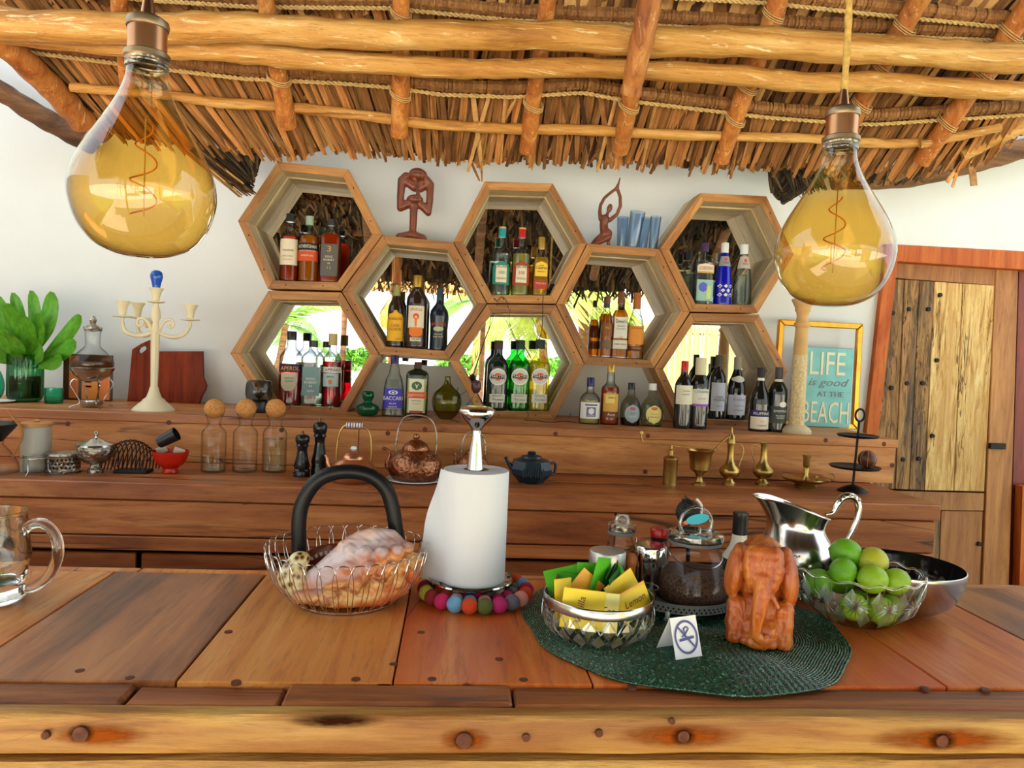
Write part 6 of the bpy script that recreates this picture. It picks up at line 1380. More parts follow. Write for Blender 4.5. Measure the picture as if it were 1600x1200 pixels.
# painted bowl, big helmet shell, small spotted shell in the basket
k = thing('painted_dish', 'brown painted dish with dotted band inside the basket', 'dish', bl + Vector((-34 * s, 46 * s, 12 * s)))
o = shell('dish', Q(s, (26, 0), (44, 10), (56, 22), (58, 25)), .003, plain('red_brown_glaze', C_(126, 52, 22), .2), k, 44); k.rotation_euler = (.55, -.1, 0)
dm = mk('painted_band', *join_geo([([(r * s * math.cos(a + da), r * s * math.sin(a + da), z * s) for r, z, da in ((45, 14.2, -.05), (45, 14.2, .05), (51, 19.0, .05), (51, 19.0, -.05))], [(0, 1, 2, 3)]) for a in [2 * PI * q / 36 for q in range(36)]]), CREAM_, k)
def shellmat():
    m, nt, out = newmat('helmet_shell'); p = princ(nt, out, Roughness=.3)
    tc = nt.nodes.new('ShaderNodeTexCoord'); sx = nt.nodes.new('ShaderNodeSeparateXYZ'); nt.links.new(tc.outputs['Object'], sx.inputs[0])
    n = nd(nt, 'ShaderNodeTexNoise', i_Scale=26.0, i_Detail=4.0, i_Distortion=1.0); nt.links.new(tc.outputs['Object'], n.inputs['Vector'])
    xa = nd(nt, 'ShaderNodeMath', operation='MULTIPLY_ADD'); xa.inputs[1].default_value = -.45; nt.links.new(sx.outputs['X'], xa.inputs[0]); nt.links.new(sx.outputs['Z'], xa.inputs[2])
    ad = nd(nt, 'ShaderNodeMath', operation='MULTIPLY_ADD'); ad.inputs[1].default_value = .11; nt.links.new(n.outputs['Fac'], ad.inputs[0]); nt.links.new(xa.outputs[0], ad.inputs[2])
    mr = nd(nt, 'ShaderNodeMapRange'); mr.inputs['From Min'].default_value = .03; mr.inputs['From Max'].default_value = .19; nt.links.new(ad.outputs[0], mr.inputs[0])
    r = ramp(nt, mr.outputs[0], [(.0, C_(214, 92, 44)), (.16, C_(232, 130, 66)), (.30, C_(242, 196, 124)), (.38, C_(170, 84, 36)), (.46, C_(236, 178, 112)), (.56, C_(206, 128, 84)), (.68, C_(196, 164, 160)), (.85, C_(214, 196, 196)), (1, C_(222, 182, 164))])
    nt.links.new(r.outputs[0], p.inputs['Base Color'])
    w = nd(nt, 'ShaderNodeTexWave', i_Scale=30.0, i_Distortion=5.0); w.bands_direction = 'DIAGONAL'; nt.links.new(tc.outputs['Object'], w.inputs['Vector'])
    a2 = nd(nt, 'ShaderNodeMath', operation='ADD'); nt.links.new(w.outputs['Fac'], a2.inputs[0]); nt.links.new(n.outputs['Fac'], a2.inputs[1])
    b = nd(nt, 'ShaderNodeBump', i_Strength=.4, i_Distance=.0012); nt.links.new(a2.outputs[0], b.inputs['Height']); nt.links.new(b.outputs[0], p.inputs['Normal'])
    return m
k = thing('conch_shell', 'large pinkish orange helmet shell filling the basket', 'shell', bl + Vector((14 * s, -6 * s, 4 * s)))
it = [('c', [Vector((-88 * s, -18 * s, 20 * s)), Vector((-40 * s, -14 * s, 34 * s)), Vector((10 * s, 0, 52 * s)), Vector((42 * s, 6 * s, 52 * s)), Vector((62 * s, 8 * s, 48 * s))], [10 * s, 28 * s, 50 * s, 50 * s, 34 * s]),
      ('c', [Vector((-80 * s, -40 * s, 12 * s)), Vector((-20 * s, -52 * s, 14 * s)), Vector((40 * s, -44 * s, 16 * s)), Vector((74 * s, -20 * s, 20 * s))], [10 * s, 15 * s, 16 * s, 12 * s]),
      ('c', [Vector((34 * s, 6 * s, 88 * s)), Vector((52 * s, 8 * s, 92 * s)), Vector((64 * s, 10 * s, 84 * s))], [20 * s, 14 * s, 10 * s]),
      ('c', [Vector((6 * s, 0, 84 * s)), Vector((24 * s, 0, 92 * s))], [20 * s, 18 * s])]
for row, (zz, rr) in enumerate(((80, 50), (60, 62), (38, 64))):
    for q in range(6):
        a = -PI / 2 + (-1.3 + q * .52) + row * .2; it.append(('e', Vector(((30 + (rr) * math.sin(a + PI / 2)) * s, (4 - rr * .86 * math.cos(a + PI / 2)) * s, zz * s)), (11 * s, 13 * s, 11 * s)))
blend('shell', it, 2.6 * s, shellmat(), k, smooth_it=3)
k = thing('spotted_shell', 'small brown spotted shell at the left in the basket', 'shell', bl + Vector((-78 * s, -24 * s, 10 * s)))
def spot():
    m, nt, out = newmat('spotted_shell'); p = princ(nt, out, Roughness=.2)
    tc = nt.nodes.new('ShaderNodeTexCoord'); v = nd(nt, 'ShaderNodeTexVoronoi', i_Scale=75.0); nt.links.new(tc.outputs['Object'], v.inputs['Vector'])
    r = ramp(nt, v.outputs['Distance'], [(.25, C_(96, 62, 30)), (.42, C_(206, 176, 110)), (.7, C_(236, 222, 180))]); nt.links.new(r.outputs[0], p.inputs['Base Color']); return m
blend('shell', [('c', [Vector((6 * s, 10 * s, 50 * s)), Vector((0, 0, 30 * s)), Vector((10 * s, -10 * s, 8 * s))], [16 * s, 24 * s, 12 * s]), ('e', Vector((8 * s, 10 * s, 56 * s)), (16 * s, 14 * s, 10 * s))], 2.6 * s, spot(), k, smooth_it=4)
# ---- felt ball trivet
t, s = bs('felt_trivet', 'round trivet of colourful felt balls under the towel holder', 'trivet', 743, 932)
fc = [(206, 40, 96), (120, 176, 214), (222, 76, 30), (96, 104, 52), (196, 40, 110), (110, 104, 116), (232, 150, 130), (226, 80, 36), (84, 52, 110), (190, 60, 50), (222, 206, 180), (170, 36, 66), (236, 200, 190), (100, 60, 110), (196, 186, 60), (150, 40, 40)]
FM = {c: plain('felt_%d' % i, C_(*c), .95, var=.15, ns=120, bump=.0006) for i, c in enumerate(fc)}
bm_ = {}
def ballmesh(c):
    if c not in bm_:
        V, F = lathe_mesh([(math.sin(q * PI / 10), -math.cos(q * PI / 10)) for q in range(11)], 16)
        me = bpy.data.meshes.new('felt_ball'); me.from_pydata(V, [], F); me.materials.append(FM[c]); shade(me, 90); bm_[c] = me
    return bm_[c]
for ring, (R, n, br, off) in enumerate(((79, 22, 12.2, 0), (58, 17, 11, .1), (37, 11, 10.5, .2), (16, 4, 10, 0))):
    for q in range(n):
        a = 2 * PI * q / n + off; c = fc[(q * (1 if ring == 0 else 5) + ring * 3 + int(q > n // 2) * 2) % len(fc)]
        o = link('felt_ball', ballmesh(c), t, (R * s * math.cos(a), R * s * math.sin(a), br * s * .97), (random.random(), random.random(), 0), (br * s, br * s, br * s))
tb = t.location + Vector((-9 * s, 2 * s, 23.2 * s))
# ---- paper towel holder and the roll
k = thing('towel_holder', 'polished chrome paper towel holder with big mushroom knob', 'paper towel holder', tb)
lathe('base_plate', Q(s, (0, 0), (52, 0), (63, 2), (66, 5), (65, 7), (58, 4.5), (30, 4), (0, 4)), W['chrome'], k, 56)
lathe('rod', Q(s, (0, 3), (5, 3.5), (5, 186), (0, 186)), W['chrome'], k, 20)
zz = 902
lathe('stem', [(r * s, (zz - y) * s) for r, y in ((0, 728), (13.5, 727), (13, 722), (9.5, 690), (7, 672), (7.5, 664))] + [(0, (zz - 664) * s)], W['chrome'], k, 36)
lathe('knob', [(r * s, (zz - y) * s) for r, y in ((0, 667), (7, 665), (10, 660), (17, 653), (23.5, 646), (27.5, 640), (28, 634.5), (25.5, 630), (19, 627.5), (10, 627), (0, 627.5))], W['chrome'], k, 44, sm=2)
k2 = thing('paper_towel_roll', 'white paper towel roll with loose sheet on the chrome holder', 'paper towel', tb + Vector((2 * s, 0, 4.6 * s)))
V = []; F = []; n = 72; hs = 14; Ht = 172 * s; sp_ = []
for i in range(n + 1):
    a = -2.5 + 2 * PI * i / n; r = (51.5 + 1.2 * i / n) * s; sp_.append((r * math.cos(a), r * math.sin(a)))
lathe('roll', [(20 * s, 0), (51 * s, 0), (51.4 * s, 2 * s), (51.4 * s, Ht - 2 * s), (50.5 * s, Ht), (20 * s, Ht), (20 * s, 0)], W['paper'], k2, 64)
lathe('core', [(18.5 * s, 0), (20 * s, 0), (20 * s, Ht + .4 * s), (18.5 * s, Ht + .4 * s), (18.5 * s, 0)], plain('cardboard_core', C_(176, 148, 112), .9), k2, 40)
rows = []
for j in range(17):
    v = j / 16; z = Ht * (1 - v) ; row = []
    ext = 7 + 36 * max(0, (v - .06)) ** .8 if v > .06 else 3
    for i in range(15):
        u = i / 14; a = math.radians(-128 - 72 * u); r = 51.55 + .6 * u
        x, y = r * math.cos(a), r * math.sin(a)
        fl = max(0, u - .30) / .70
        x -= ext * fl ** 1.9; y -= 7 * fl * (1 - .3 * math.sin(v * 9 + u * 4)); x += 1.8 * math.sin(v * 11 + u * 6) * fl
        row.append((x * s, y * s, z + 2 * math.sin(u * 7) * s * (v > .9)))
    rows.append(row)
V = [p for r in rows for p in r]; F = [(j * 15 + i, j * 15 + i + 1, (j + 1) * 15 + i + 1, (j + 1) * 15 + i) for j in range(16) for i in range(14)]
mk('loose_sheet', V, F, W['paper'], k2, 80)
# ---- beaded placemat
t, s = bs('placemat', 'round dark green beaded placemat under the tea things', 'placemat', 1062, 975)
def matm():
    m, nt, out = newmat('green_glass_beads'); p = princ(nt, out, Roughness=.16, Coat_Weight=.5)
    tc = nt.nodes.new('ShaderNodeTexCoord'); v = nd(nt, 'ShaderNodeTexVoronoi', i_Scale=330.0); nt.links.new(tc.outputs['Object'], v.inputs['Vector'])
    sc_ = nt.nodes.new('ShaderNodeSeparateColor'); nt.links.new(v.outputs['Color'], sc_.inputs[0])
    r = ramp(nt, sc_.outputs[0], [(.0, C_(10, 50, 32)), (.6, C_(20, 80, 52)), (.92, C_(40, 106, 74)), (.99, C_(120, 170, 140))]); nt.links.new(r.outputs[0], p.inputs['Base Color'])
    b = nd(nt, 'ShaderNodeBump', i_Strength=.8, i_Distance=.0012, invert=True); nt.links.new(v.outputs['Distance'], b.inputs['Height']); nt.links.new(b.outputs[0], p.inputs['Normal']); return m
MTM = matm()
wv = lambda a, z: 1 + .016 * math.sin(5 * a + 1) + .010 * math.sin(11 * a)
RM = 247 * s; NR = 66
lathe('backing', [(0, .0004), (RM * .995, .0004), (RM * .995, .0018), (0, .0018)], lab(C_(10, 40, 26)), t, 96, wob=wv)
for q in range(NR):
    r = RM * (q + .6) / NR; n = max(24, int(2 * PI * r / .0017)) // 2 * 2
    V, F = tube_geo([(r * wv(2 * PI * i / n, 0) * math.cos(2 * PI * i / n), r * wv(2 * PI * i / n, 0) * math.sin(2 * PI * i / n), .0030 + .0004 * math.sin(i * .9 + q)) for i in range(n)], [RM / NR * (.50 if i % 2 else .33) for i in range(n)], 5, True)
    mk('bead_row', V, F, MTM, t, 70)
mat_loc = t.location.copy(); ZM = ZB + .0050
def facets(t, s, prof, n, za, zb, w, name='facets'):
    gs = []
    def R_(z):
        for (r0, z0), (r1, z1) in zip(prof, prof[1:]):
            if z <= z1: return (r0 + (r1 - r0) * (z - z0) / (z1 - z0)) * 1.022
        return prof[-1][0]
    for q in range(n):
        for ra, rb, o in ((za, (za + zb) / 2 + 4, 0), ((za + zb) / 2 - 4, zb, .5)):
            a = 2 * PI * (q + o) / n; V = []
            for (da, z) in ((0, ra), (w * .5, ra + (rb - ra) * .5), (0, rb), (-w * .5, ra + (rb - ra) * .5)):
                r = R_(z) * s; V.append((r * math.cos(a + da), r * math.sin(a + da), z * s))
            zc = (ra + rb) / 2; r = R_(zc) * 1.018 * s; V.append((r * math.cos(a), r * math.sin(a), zc * s)); gs.append((V, [(0, 1, 4), (1, 2, 4), (2, 3, 4), (3, 0, 4)]))
    tag(mk(name, *join_geo(gs), W['facet'], t), kind='stuff')
# ---- crystal bowl of tea bags
def crys(a, z): return 1 + .018 * math.cos(16 * a) * math.sin(min(1, max(0, z / .06)) * PI) + .014 * math.cos(32 * a + z * 260)
t, s = stand('tea_bowl', 'cut glass bowl with silver rim holding tea bags', 'bowl', 932, 994, ZM)
shell('glass_bowl', Q(s, (50, 0), (60, 3), (78, 16), (85, 36), (84, 56)), .0035, W['glass'], t, 128, wob=crys, ang=12)
gs = []
for q in range(22):
    a = 2 * PI * q / 22
    for (r0, z0, r1, z1) in ((64, 5, 86, 34), (86, 34, 84.5, 54)):
        for sg_ in (-1, 1):
            b = a + sg_ * PI / 22 
            gs.append(tube_geo([(r0 * 1.012 * s * math.cos(a), r0 * 1.012 * s * math.sin(a), z0 * s), ((r0 + r1) / 2 * 1.02 * s * math.cos((a + b) / 2), (r0 + r1) / 2 * 1.02 * s * math.sin((a + b) / 2), (z0 + z1) / 2 * s), (r1 * 1.012 * s * math.cos(b), r1 * 1.012 * s * math.sin(b), z1 * s)], .0014, 5))
mk('cut_ridges', *join_geo(gs), W['glint'], t, 60)
facets(t, s, [(50, 0), (60, 3), (78, 16), (85, 36), (84, 56)], 18, 6, 52, .26)
lathe('silver_rim', Q(s, (82.5, 54), (85.5, 54), (86, 56), (86, 68), (84.5, 70), (83, 68), (82.5, 54)), W['steel'], t, 64)
tl = t.location.copy()
TY = plain('yellow_tea_packet', C_(232, 200, 36), .4); TG = plain('green_tea_packet', C_(84, 176, 36), .4); TD = plain('dark_green_tea_packet', C_(30, 92, 30), .4); TO = plain('orange_tea_packet', C_(226, 160, 40), .4)
def bag(label, x, y, z, rx_, ry_, rz_, m, w=54, h=62, tabm=None, txt=None):
    k = thing('tea_bag', label, 'tea bag', tl + Vector((x * s, y * s, z * s)), 0, 'tea bags in the crystal bowl')
    V = []; F = []
    nx, nz = 8, 8
    for sd in (-1, 1):
        for j in range(nz + 1):
            for i in range(nx + 1):
                u, v = i / nx * 2 - 1, j / nz * 2 - 1; th = 2.2 * max(0, 1 - u ** 4) * max(0, 1 - v ** 4)
                V.append((u * w / 2 * s, sd * th * s, v * h / 2 * s))
    N = (nx + 1) * (nz + 1)
    for o in (0, N):
        for j in range(nz):
            for i in range(nx):
                a = o + j * (nx + 1) + i; f = (a, a + 1, a + nx + 2, a + nx + 1); F.append(f if o == 0 else f[::-1])
    mk('packet', V, F, m, k, 70)
    box('tag_strip', (w * .98 * s, .0012, 5 * s), (0, -.0005, (h / 2 - 3) * s), tabm or m, k, bevel=.0003)
    if txt: flat_text('lettering', txt, 11 * s, lab(C_(120, 56, 20)), k, (0, -2.9 * s, -2 * s), rot=(PI / 2, -1.5, 0) if txt == 'Vanilla' else (PI / 2, 0, 0), shear=.2)
    k.rotation_euler = (rx_, ry_, rz_)
bag('wide yellow tea packet at the front left of the bowl', -32, -44, 58, -.15, .12, .05, TY, 66, 58, txt='Vanilla')
bag('pale yellow tea packet at the front middle of the bowl', 6, -40, 52, -.12, .05, -.1, lab(C_(236, 222, 130), .4), 34, 58, txt='Tea')
bag('yellow tea packet at the front right of the bowl', 52, -22, 62, -.25, -.30, .5, TY, 60, 46, TO, txt='Lemon')
bag('yellow tea packet second from the right of the bowl', 40, 2, 72, -.3, -.42, .55, TY, 62, 46)
bag('upright bright green tea packet in the middle of the bowl', 2, 14, 84, .1, .25, .8, TG, 40, 74)
bag('orange tea packet with pointed corner in the bowl', -20, 6, 74, -.1, .7, .1, TO, 46, 46)
bag('bright green tea packet lying at the back left of the bowl', -46, 26, 82, -.6, -.2, .1, TG, 70, 40)
bag('second green tea packet at the left of the bowl', -30, 10, 76, -.7, .15, .0, plain('mid_green_tea_packet', C_(70, 160, 40), .4), 70, 36)
bag('dark green tea packet right of the middle of the bowl', 24, 24, 70, .05, -.3, 1.0, TD, 44, 66)
bag('dark green tea packet leaning right in the bowl', 34, 34, 74, .05, -.55, 1.0, TD, 40, 66)
bag('green tea packet behind the yellow ones on the right', 44, 38, 74, .0, -.8, .9, TG, 38, 60)
bag('dark tea packet at the far left of the bowl', -66, 6, 64, .0, .15, 1.3, lab(C_(150, 96, 40), .4), 46, 60)
bag('green tea packet at the back middle of the bowl', -14, 30, 78, -0.1, 0.1, 0.3, TG, 40, 58)
bag('green tea packet behind the upright one', 14, 34, 80, -0.05, -0.15, 0.6, TG, 40, 58)
bag('dark green tea packet tucked between green and yellow ones', 30, 12, 72, 0.0, -0.35, 0.9, TD, 40, 58)
bag('yellow tea packet edge on at the left of the bowl', -58, -18, 66, -0.2, 0.1, 0.7, TY, 40, 58)
# ---- no smoking tent card
p = pz(1077, 1028, ZM)
k = thing('no_smoking_sign', 'small white tent card with crossed out cigarette symbol', 'sign', p, .34)
s = sc(p); pl = mk('card', [(-25 * s, 0, 0), (25 * s, 0, 0), (25 * s, 22 * s, 58 * s), (-25 * s, 22 * s, 58 * s), (25 * s, 52 * s, 0), (-25 * s, 52 * s, 0)], [(0, 1, 2, 3), (3, 2, 4, 5)], W['white'], k)
md = pl.modifiers.new('t', 'SOLIDIFY'); md.thickness = .0012
VI = lab(C_(84, 84, 140)); tilt = math.atan2(22, 58); n_ = Vector((0, -math.cos(tilt), math.sin(tilt))); u_ = Vector((0, math.sin(tilt), math.cos(tilt)))
cpt = Vector((0, 11 * s, 29 * s)) + n_ * .0016
def c3(x, z): return cpt + Vector((x * s, 0, 0)) + u_ * z * s
V = []; n = 40
for q in range(n): a = 2 * PI * q / n; V += [c3(19 * math.cos(a), 22 * math.sin(a)), c3(22 * math.cos(a), 25.5 * math.sin(a))]
mk('ring_symbol', V, [(2 * q, 2 * q + 1, (2 * q + 3) % (2 * n), (2 * q + 2) % (2 * n)) for q in range(n)], VI, k)
mk('slash_symbol', [c3(-15, 15) + n_ * .0002, c3(-12.5, 17) + n_ * .0002, c3(15, -15) + n_ * .0002, c3(12.5, -17) + n_ * .0002], [(0, 1, 2, 3)], VI, k)
mk('cigarette_symbol', [c3(-14, -6) + n_ * .0003, c3(14, -3) + n_ * .0003, c3(14, 1) + n_ * .0003, c3(-14, -2) + n_ * .0003], [(0, 1, 2, 3)], VI, k)
tube('smoke_symbol', [c3(-8, 1), c3(-2, 4), c3(2, 8), c3(6, 12), c3(2, 15), c3(-3, 12), c3(-2, 7)], .0011, VI, k, 5, sm=3)
# ---- pierced zinc tray and its jars
t, s = stand('serving_tray', 'round grey tray with pierced rim and little feet', 'tray', 1060, 942, ZM)
lathe('tray', Q(s, (0, 9), (82, 9), (84, 10), (87, 24), (88, 25), (86.5, 25), (82.5, 11), (0, 10.5)), W['tray'], t, 72)
gs = []
for q in range(72):
    for z, o in ((14, 0), (18.5, .5)):
        a = 2 * PI * (q + o) / 72; c, d = math.cos(a), math.sin(a); r = (84.3 + (z - 10) * .22) * s; w = 1.7 * s
        gs.append(([(c * r + d * w, d * r - c * w, z * s), (c * r, d * r, (z - 2.2) * s), (c * r - d * w, d * r + c * w, z * s), (c * r, d * r, (z + 2.2) * s)], [(0, 1, 2, 3)]))
tag(mk('piercing', *join_geo(gs), W['gap'], t), kind='stuff')
for q in range(4):
    a = PI / 4 + q * PI / 2 + .3; tube('foot', [(84 * s * math.cos(a), 84 * s * math.sin(a), 12 * s), (86 * s * math.cos(a), 86 * s * math.sin(a), 4 * s), (90 * s * math.cos(a), 90 * s * math.sin(a), .6 * s)], [.006, .005, .007], W['tray'], t, 8)
TR = t.location.copy(); ZT = ZM + 10.6 * s; ST = s
def ts(name, label, cat, px, dy, group=None):
    p = at(px, TR.y + dy, ZT); return thing(name, label, cat, p, 0, group), sc(p + Vector((0, 0, .05)))
W['lidg'] = thin_glass('heavy_lid_glass', (.90, .93, .92), .5, 3.0, .02, pw=2.5)
def jarlid(t, s, r, z, hr):
    lathe('gasket', Q(s, (r * .8, z - 3), (r, z - 3), (r * 1.01, z), (r, z + 2), (r * .8, z + 2)), plain('grey_gasket', C_(96, 94, 94), .6) if 'GK' not in globals() else GK, t, 40)
    l = lathe('lid', Q(s, (0, z + 2), (r * 1.04, z + 2), (r * 1.06, z + 5), (r * 1.04, z + 12), (r * .8, z + 14), (0, z + 13)), W['lidg'], t, 40)
    V, F = tube_geo([(hr * .74 * s * math.cos(a * PI / 14), 0, (z + 12 + hr * .42 + hr * .74 * math.sin(a * PI / 14)) * s) for a in range(28)], .0042, 10, True)
    h = mk('lid_handle', V, F, W['lidg'], t, 60)
    d = lathe('handle_disc', Q(s, (0, -1), (hr * .7, -1), (hr * .7, 1), (0, 1)), W['glass'], h, 32, loc=(0, 0, (z + 12 + hr * .42) * s), rot=(PI / 2, 0, 0))
    return h
t, s = ts('clip_jar', 'big round glass jar half full of dark coffee with wire bail', 'jar', 1081, -.018)
shell('glass_body', Q(s, (46, 0), (54, 4), (57, 14), (54, 38), (46, 64), (40, 76), (38, 86), (41, 91)), .0025, W['glass'], t, 56, sm=2)
cf = lathe('coffee', Q(s, (0, 4), (50, 5), (54, 14), (51.4, 36), (48, 46), (20, 50), (0, 48)), plain('dark_coffee_grounds', C_(78, 50, 34), .8, var=.9, ns=190, bump=.003), t, 48)
h = jarlid(t, s, 41, 93, 34)
mk('painted_reflection', [((-20 + 14 * math.cos(q * PI / 10) * 1.3 + 22) * s, -.0025, (93 + 12 + 22 + 8 * math.sin(q * PI / 10) + 3 * math.cos(q * PI / 10)) * s) for q in range(20)], [tuple(range(20))], lab(C_(60, 176, 196)), h)  # flat colour patches paint the coloured reflections in the glass disc
mk('painted_reflection', [((-16 + x) * s, -.0021, (93 + 12 + 16 + z) * s) for x, z in ((-6, 0), (6, 8), (18, 4), (8, 0), (0, -4))], [(0, 1, 2, 3, 4)], lab(C_(214, 110, 70)), h)
tube('wire_bail', [(41 * s * math.cos(a), -41 * s * abs(math.sin(a)) - .004, (76 - 16 * math.sin(a)) * s) for a in [PI * q / 12 for q in range(13)]], .0014, W['steel'], t, 6)
t, s = ts('stoppered_jar', 'slim glass jar with wire bail and glass disc stopper', 'jar', 967, .06)
shell('glass_body', Q(s, (20, 0), (22, 4), (22, 66), (18, 74), (17, 82), (19, 84)), .0022, W['glass'], t, 40)
lathe('brown_sugar', Q(s, (0, 3), (19.6, 4), (19.6, 60), (0, 62)), plain('brown_sugar', C_(190, 120, 70), .9, var=.3, ns=150), t, 32)
jarlid(t, s, 21, 86, 13)
tube('wire_bail', [(23 * s * math.cos(a), -23 * s * abs(math.sin(a)) - .002, (78 - 14 * math.sin(a)) * s) for a in [PI * q / 12 for q in range(13)]], .0012, W['steel'], t, 6)
t, s = ts('lidded_jar', 'glass jar with brushed silver screw lid behind the tea bags', 'jar', 946, -.012)
shell('glass_body', Q(s, (25, 0), (27, 3), (27, 46), (25, 50), (25, 54)), .002, W['glass'], t, 40); lathe('coffee', Q(s, (0, 3), (24.5, 4), (24.5, 30), (0, 30)), W['gap'], t, 30)
lathe('lid', Q(s, (0, 50), (28, 50), (28.6, 52), (28.6, 72), (27, 74), (0, 74)), W['alu'], t, 48); lathe('rim_band', Q(s, (26.4, 44), (28.0, 44), (28.0, 49), (26.4, 49)), W['chrome'], t, 40)
t, s = ts('steel_canister', 'polished steel canister beside the coffee jar', 'canister', 1013, .024)
lathe('body', Q(s, (0, 0), (22, 0), (23, 2), (23.5, 52), (0, 52)), W['chrome'], t, 48); lathe('lid', Q(s, (0, 51.5), (25, 52), (25.5, 54), (25.5, 73), (24, 75), (0, 75)), W['chrome'], t, 48)
t, s = ts('wooden_pepper_mill', 'small orange brown wooden pepper mill between the jars', 'pepper mill', 983, .0)
lathe('body', Q(s, (0, 0), (11, 0), (12, 4), (10, 18), (7.5, 30), (8, 44), (10, 52), (9, 60), (6, 66), (0, 67)), plain('turned_orange_wood', C_(190, 110, 56), .4, var=.15, ns=20), t, 28, sm=2)
t, s = ts('spice_jar', 'small dark jar with red lid behind the steel canister', 'jar', 1026, .085)
lathe('body', Q(s, (0, 0), (15, 0), (16, 3), (16, 58), (12, 66), (12, 70), (0, 70)), plain('dark_spice_jar', C_(40, 18, 14), .15), t, 30); lathe('lid', Q(s, (0, 74), (13, 74), (13.5, 76), (13.5, 86), (12, 88), (0, 88)), plain('red_screw_lid', C_(170, 26, 20), .3), t, 30); lathe('threads', Q(s, (12, 69), (13, 70), (12, 72), (13, 74), (12, 75)), W['gap'], t, 24)
t, s = ts('glass_cup', 'low glass cup with metal rim between tea bowl and coffee jar', 'glass', 1006, -.062)
shell('cup', Q(s, (16, 0), (18, 3), (19, 22), (21, 30)), .002, W['glass'], t, 36); lathe('sugar', Q(s, (0, 3), (16.4, 3), (17, 20), (0, 20)), plain('brown_cubes', C_(150, 96, 60), .9, var=.4, ns=90), t, 24)
tube('rim', [(21 * s * math.cos(a * PI / 16), 21 * s * math.sin(a * PI / 16), 30 * s) for a in range(32)], .0012, W['steel'], t, 6, True)
p = at(1068, TR.y + .10, ZB); s = sc(p + Vector((0, 0, .12)))
k = thing('hanging_whisk', 'black horsehair tassel brush standing behind the coffee jar', 'brush', p)
tube('handle', [(6 * s, 0, 0), (4 * s, 0, 60 * s), (0, 0, 112 * s)], .005, W['black'], k, 8, sm=3)
L = []
for i in range(420):
    a = random.uniform(.5, 3.6); r = random.uniform(16, 24); q = random.uniform(-1, 1)
    A = Vector((10 * s, q * 8 * s, 128 * s)); B = A + Vector((-abs(math.sin(a)) * r * 1.25 * s + 4 * s, q * 6 * s, math.cos(a) * r * .95 * s)); L.append((A, B, .0022))
o = strips('tassel', L, W['black'], k, Vector((0, -1, 0)))
blend('tassel_head', [('e', Vector((0, 0, 124 * s)), (19 * s, 14 * s, 20 * s), (0, .5, 0))], 3 * s, plain('black_hair', (.012, .012, .013), .7, bump=.002, ns=160), k, smooth_it=3, bump=.0015, bs=160)
tube('white_cord', [(10 * s, -8 * s, 146 * s), (19 * s, -7 * s, 136 * s), (20 * s, -4 * s, 118 * s), (16 * s, -3 * s, 106 * s)], .0028, W['white'], k, 7, sm=4)
p = at(1150, TR.y + .06, ZB); s = sc(p + Vector((0, 0, .1)))
k = thing('wine_bottle', 'dark bottle with black screw cap and white label behind the elephant', 'bottle', p)
lathe('glass_body', Q(s, (0, 0), (26, 0), (27, 2), (27, 52), (24, 64), (14, 80), (11, 92), (10.5, 120), (0, 120)), WINEG, k, 36)
lathe('label', Q(s, (24.6, 63), (14.6, 80.4), (11.6, 92), (11.2, 100)), WHT, k, 36); lathe('cap', Q(s, (0, 99), (11.2, 99), (11.4, 101), (11.4, 126), (12, 128), (11.6, 134), (0, 135)), W['black'], k, 24)
# ---- carved elephant
p = pz(1184, 1000, ZM); s = sc(p + Vector((0, 0, .08))) * 165
k = thing('elephant_carving', 'orange brown wooden elephant carving facing the camera', 'sculpture', p, -.36)
E_ = lambda x, y, z: Vector((x * s, y * s, z * s))
items = [('e', E_(0, .02, .14), (.30 * s, .25 * s, .16 * s)), ('c', [E_(-.21, -.08, .34), E_(-.21, -.1, .05)], [.095 * s, .10 * s]), ('c', [E_(.21, -.08, .34), E_(.21, -.1, .05)], [.095 * s, .10 * s]), ('e', E_(0, -.16, .05), (.17 * s, .13 * s, .07 * s)), ('e', E_(0, .02, .3), (.24 * s, .16 * s, .2 * s)),
    ('e', E_(0, .16, .60), (.27 * s, .23 * s, .375 * s)),
    ('e', E_(-.245, -.0, .63), (.085 * s, .17 * s, .26 * s), (0, .12, .15)), ('e', E_(.245, -.0, .62), (.085 * s, .17 * s, .27 * s), (0, -.12, -.15)), ('e', E_(-.20, .02, .80), (.08 * s, .13 * s, .11 * s)), ('e', E_(.20, .02, .80), (.08 * s, .13 * s, .11 * s)),
    ('c', [E_(-.085, -.17, .86), E_(.085, -.17, .86)], [.095 * s, .095 * s]), ('c', [E_(-.088, -.185, .80), E_(.088, -.185, .80)], [.10 * s, .10 * s]), ('c', [E_(-.088, -.19, .74), E_(.088, -.19, .74)], [.105 * s, .105 * s]), ('c', [E_(-.08, -.2, .68), E_(.08, -.2, .68)], [.10 * s, .10 * s]), ('c', [E_(-.06, -.205, .61), E_(.06, -.205, .61)], [.095 * s, .095 * s]),
    ('c', [E_(0, -.25, .66), E_(-.005, -.30, .52), E_(-.025, -.31, .38), E_(-.045, -.30, .24), E_(-.045, -.285, .15), E_(.01, -.27, .10), E_(.07, -.25, .10)], [.088 * s, .080 * s, .070 * s, .060 * s, .054 * s, .046 * s, .034 * s]),
    ('c', [E_(.085, -.25, .50), E_(.14, -.27, .42)], [.030 * s, .018 * s])]
o = blend('body', items, .0105 * s, W['elephant'], k, smooth_it=3, bump=.0009, bs=60)
nn = [v.normal.copy() for v in o.data.vertices]
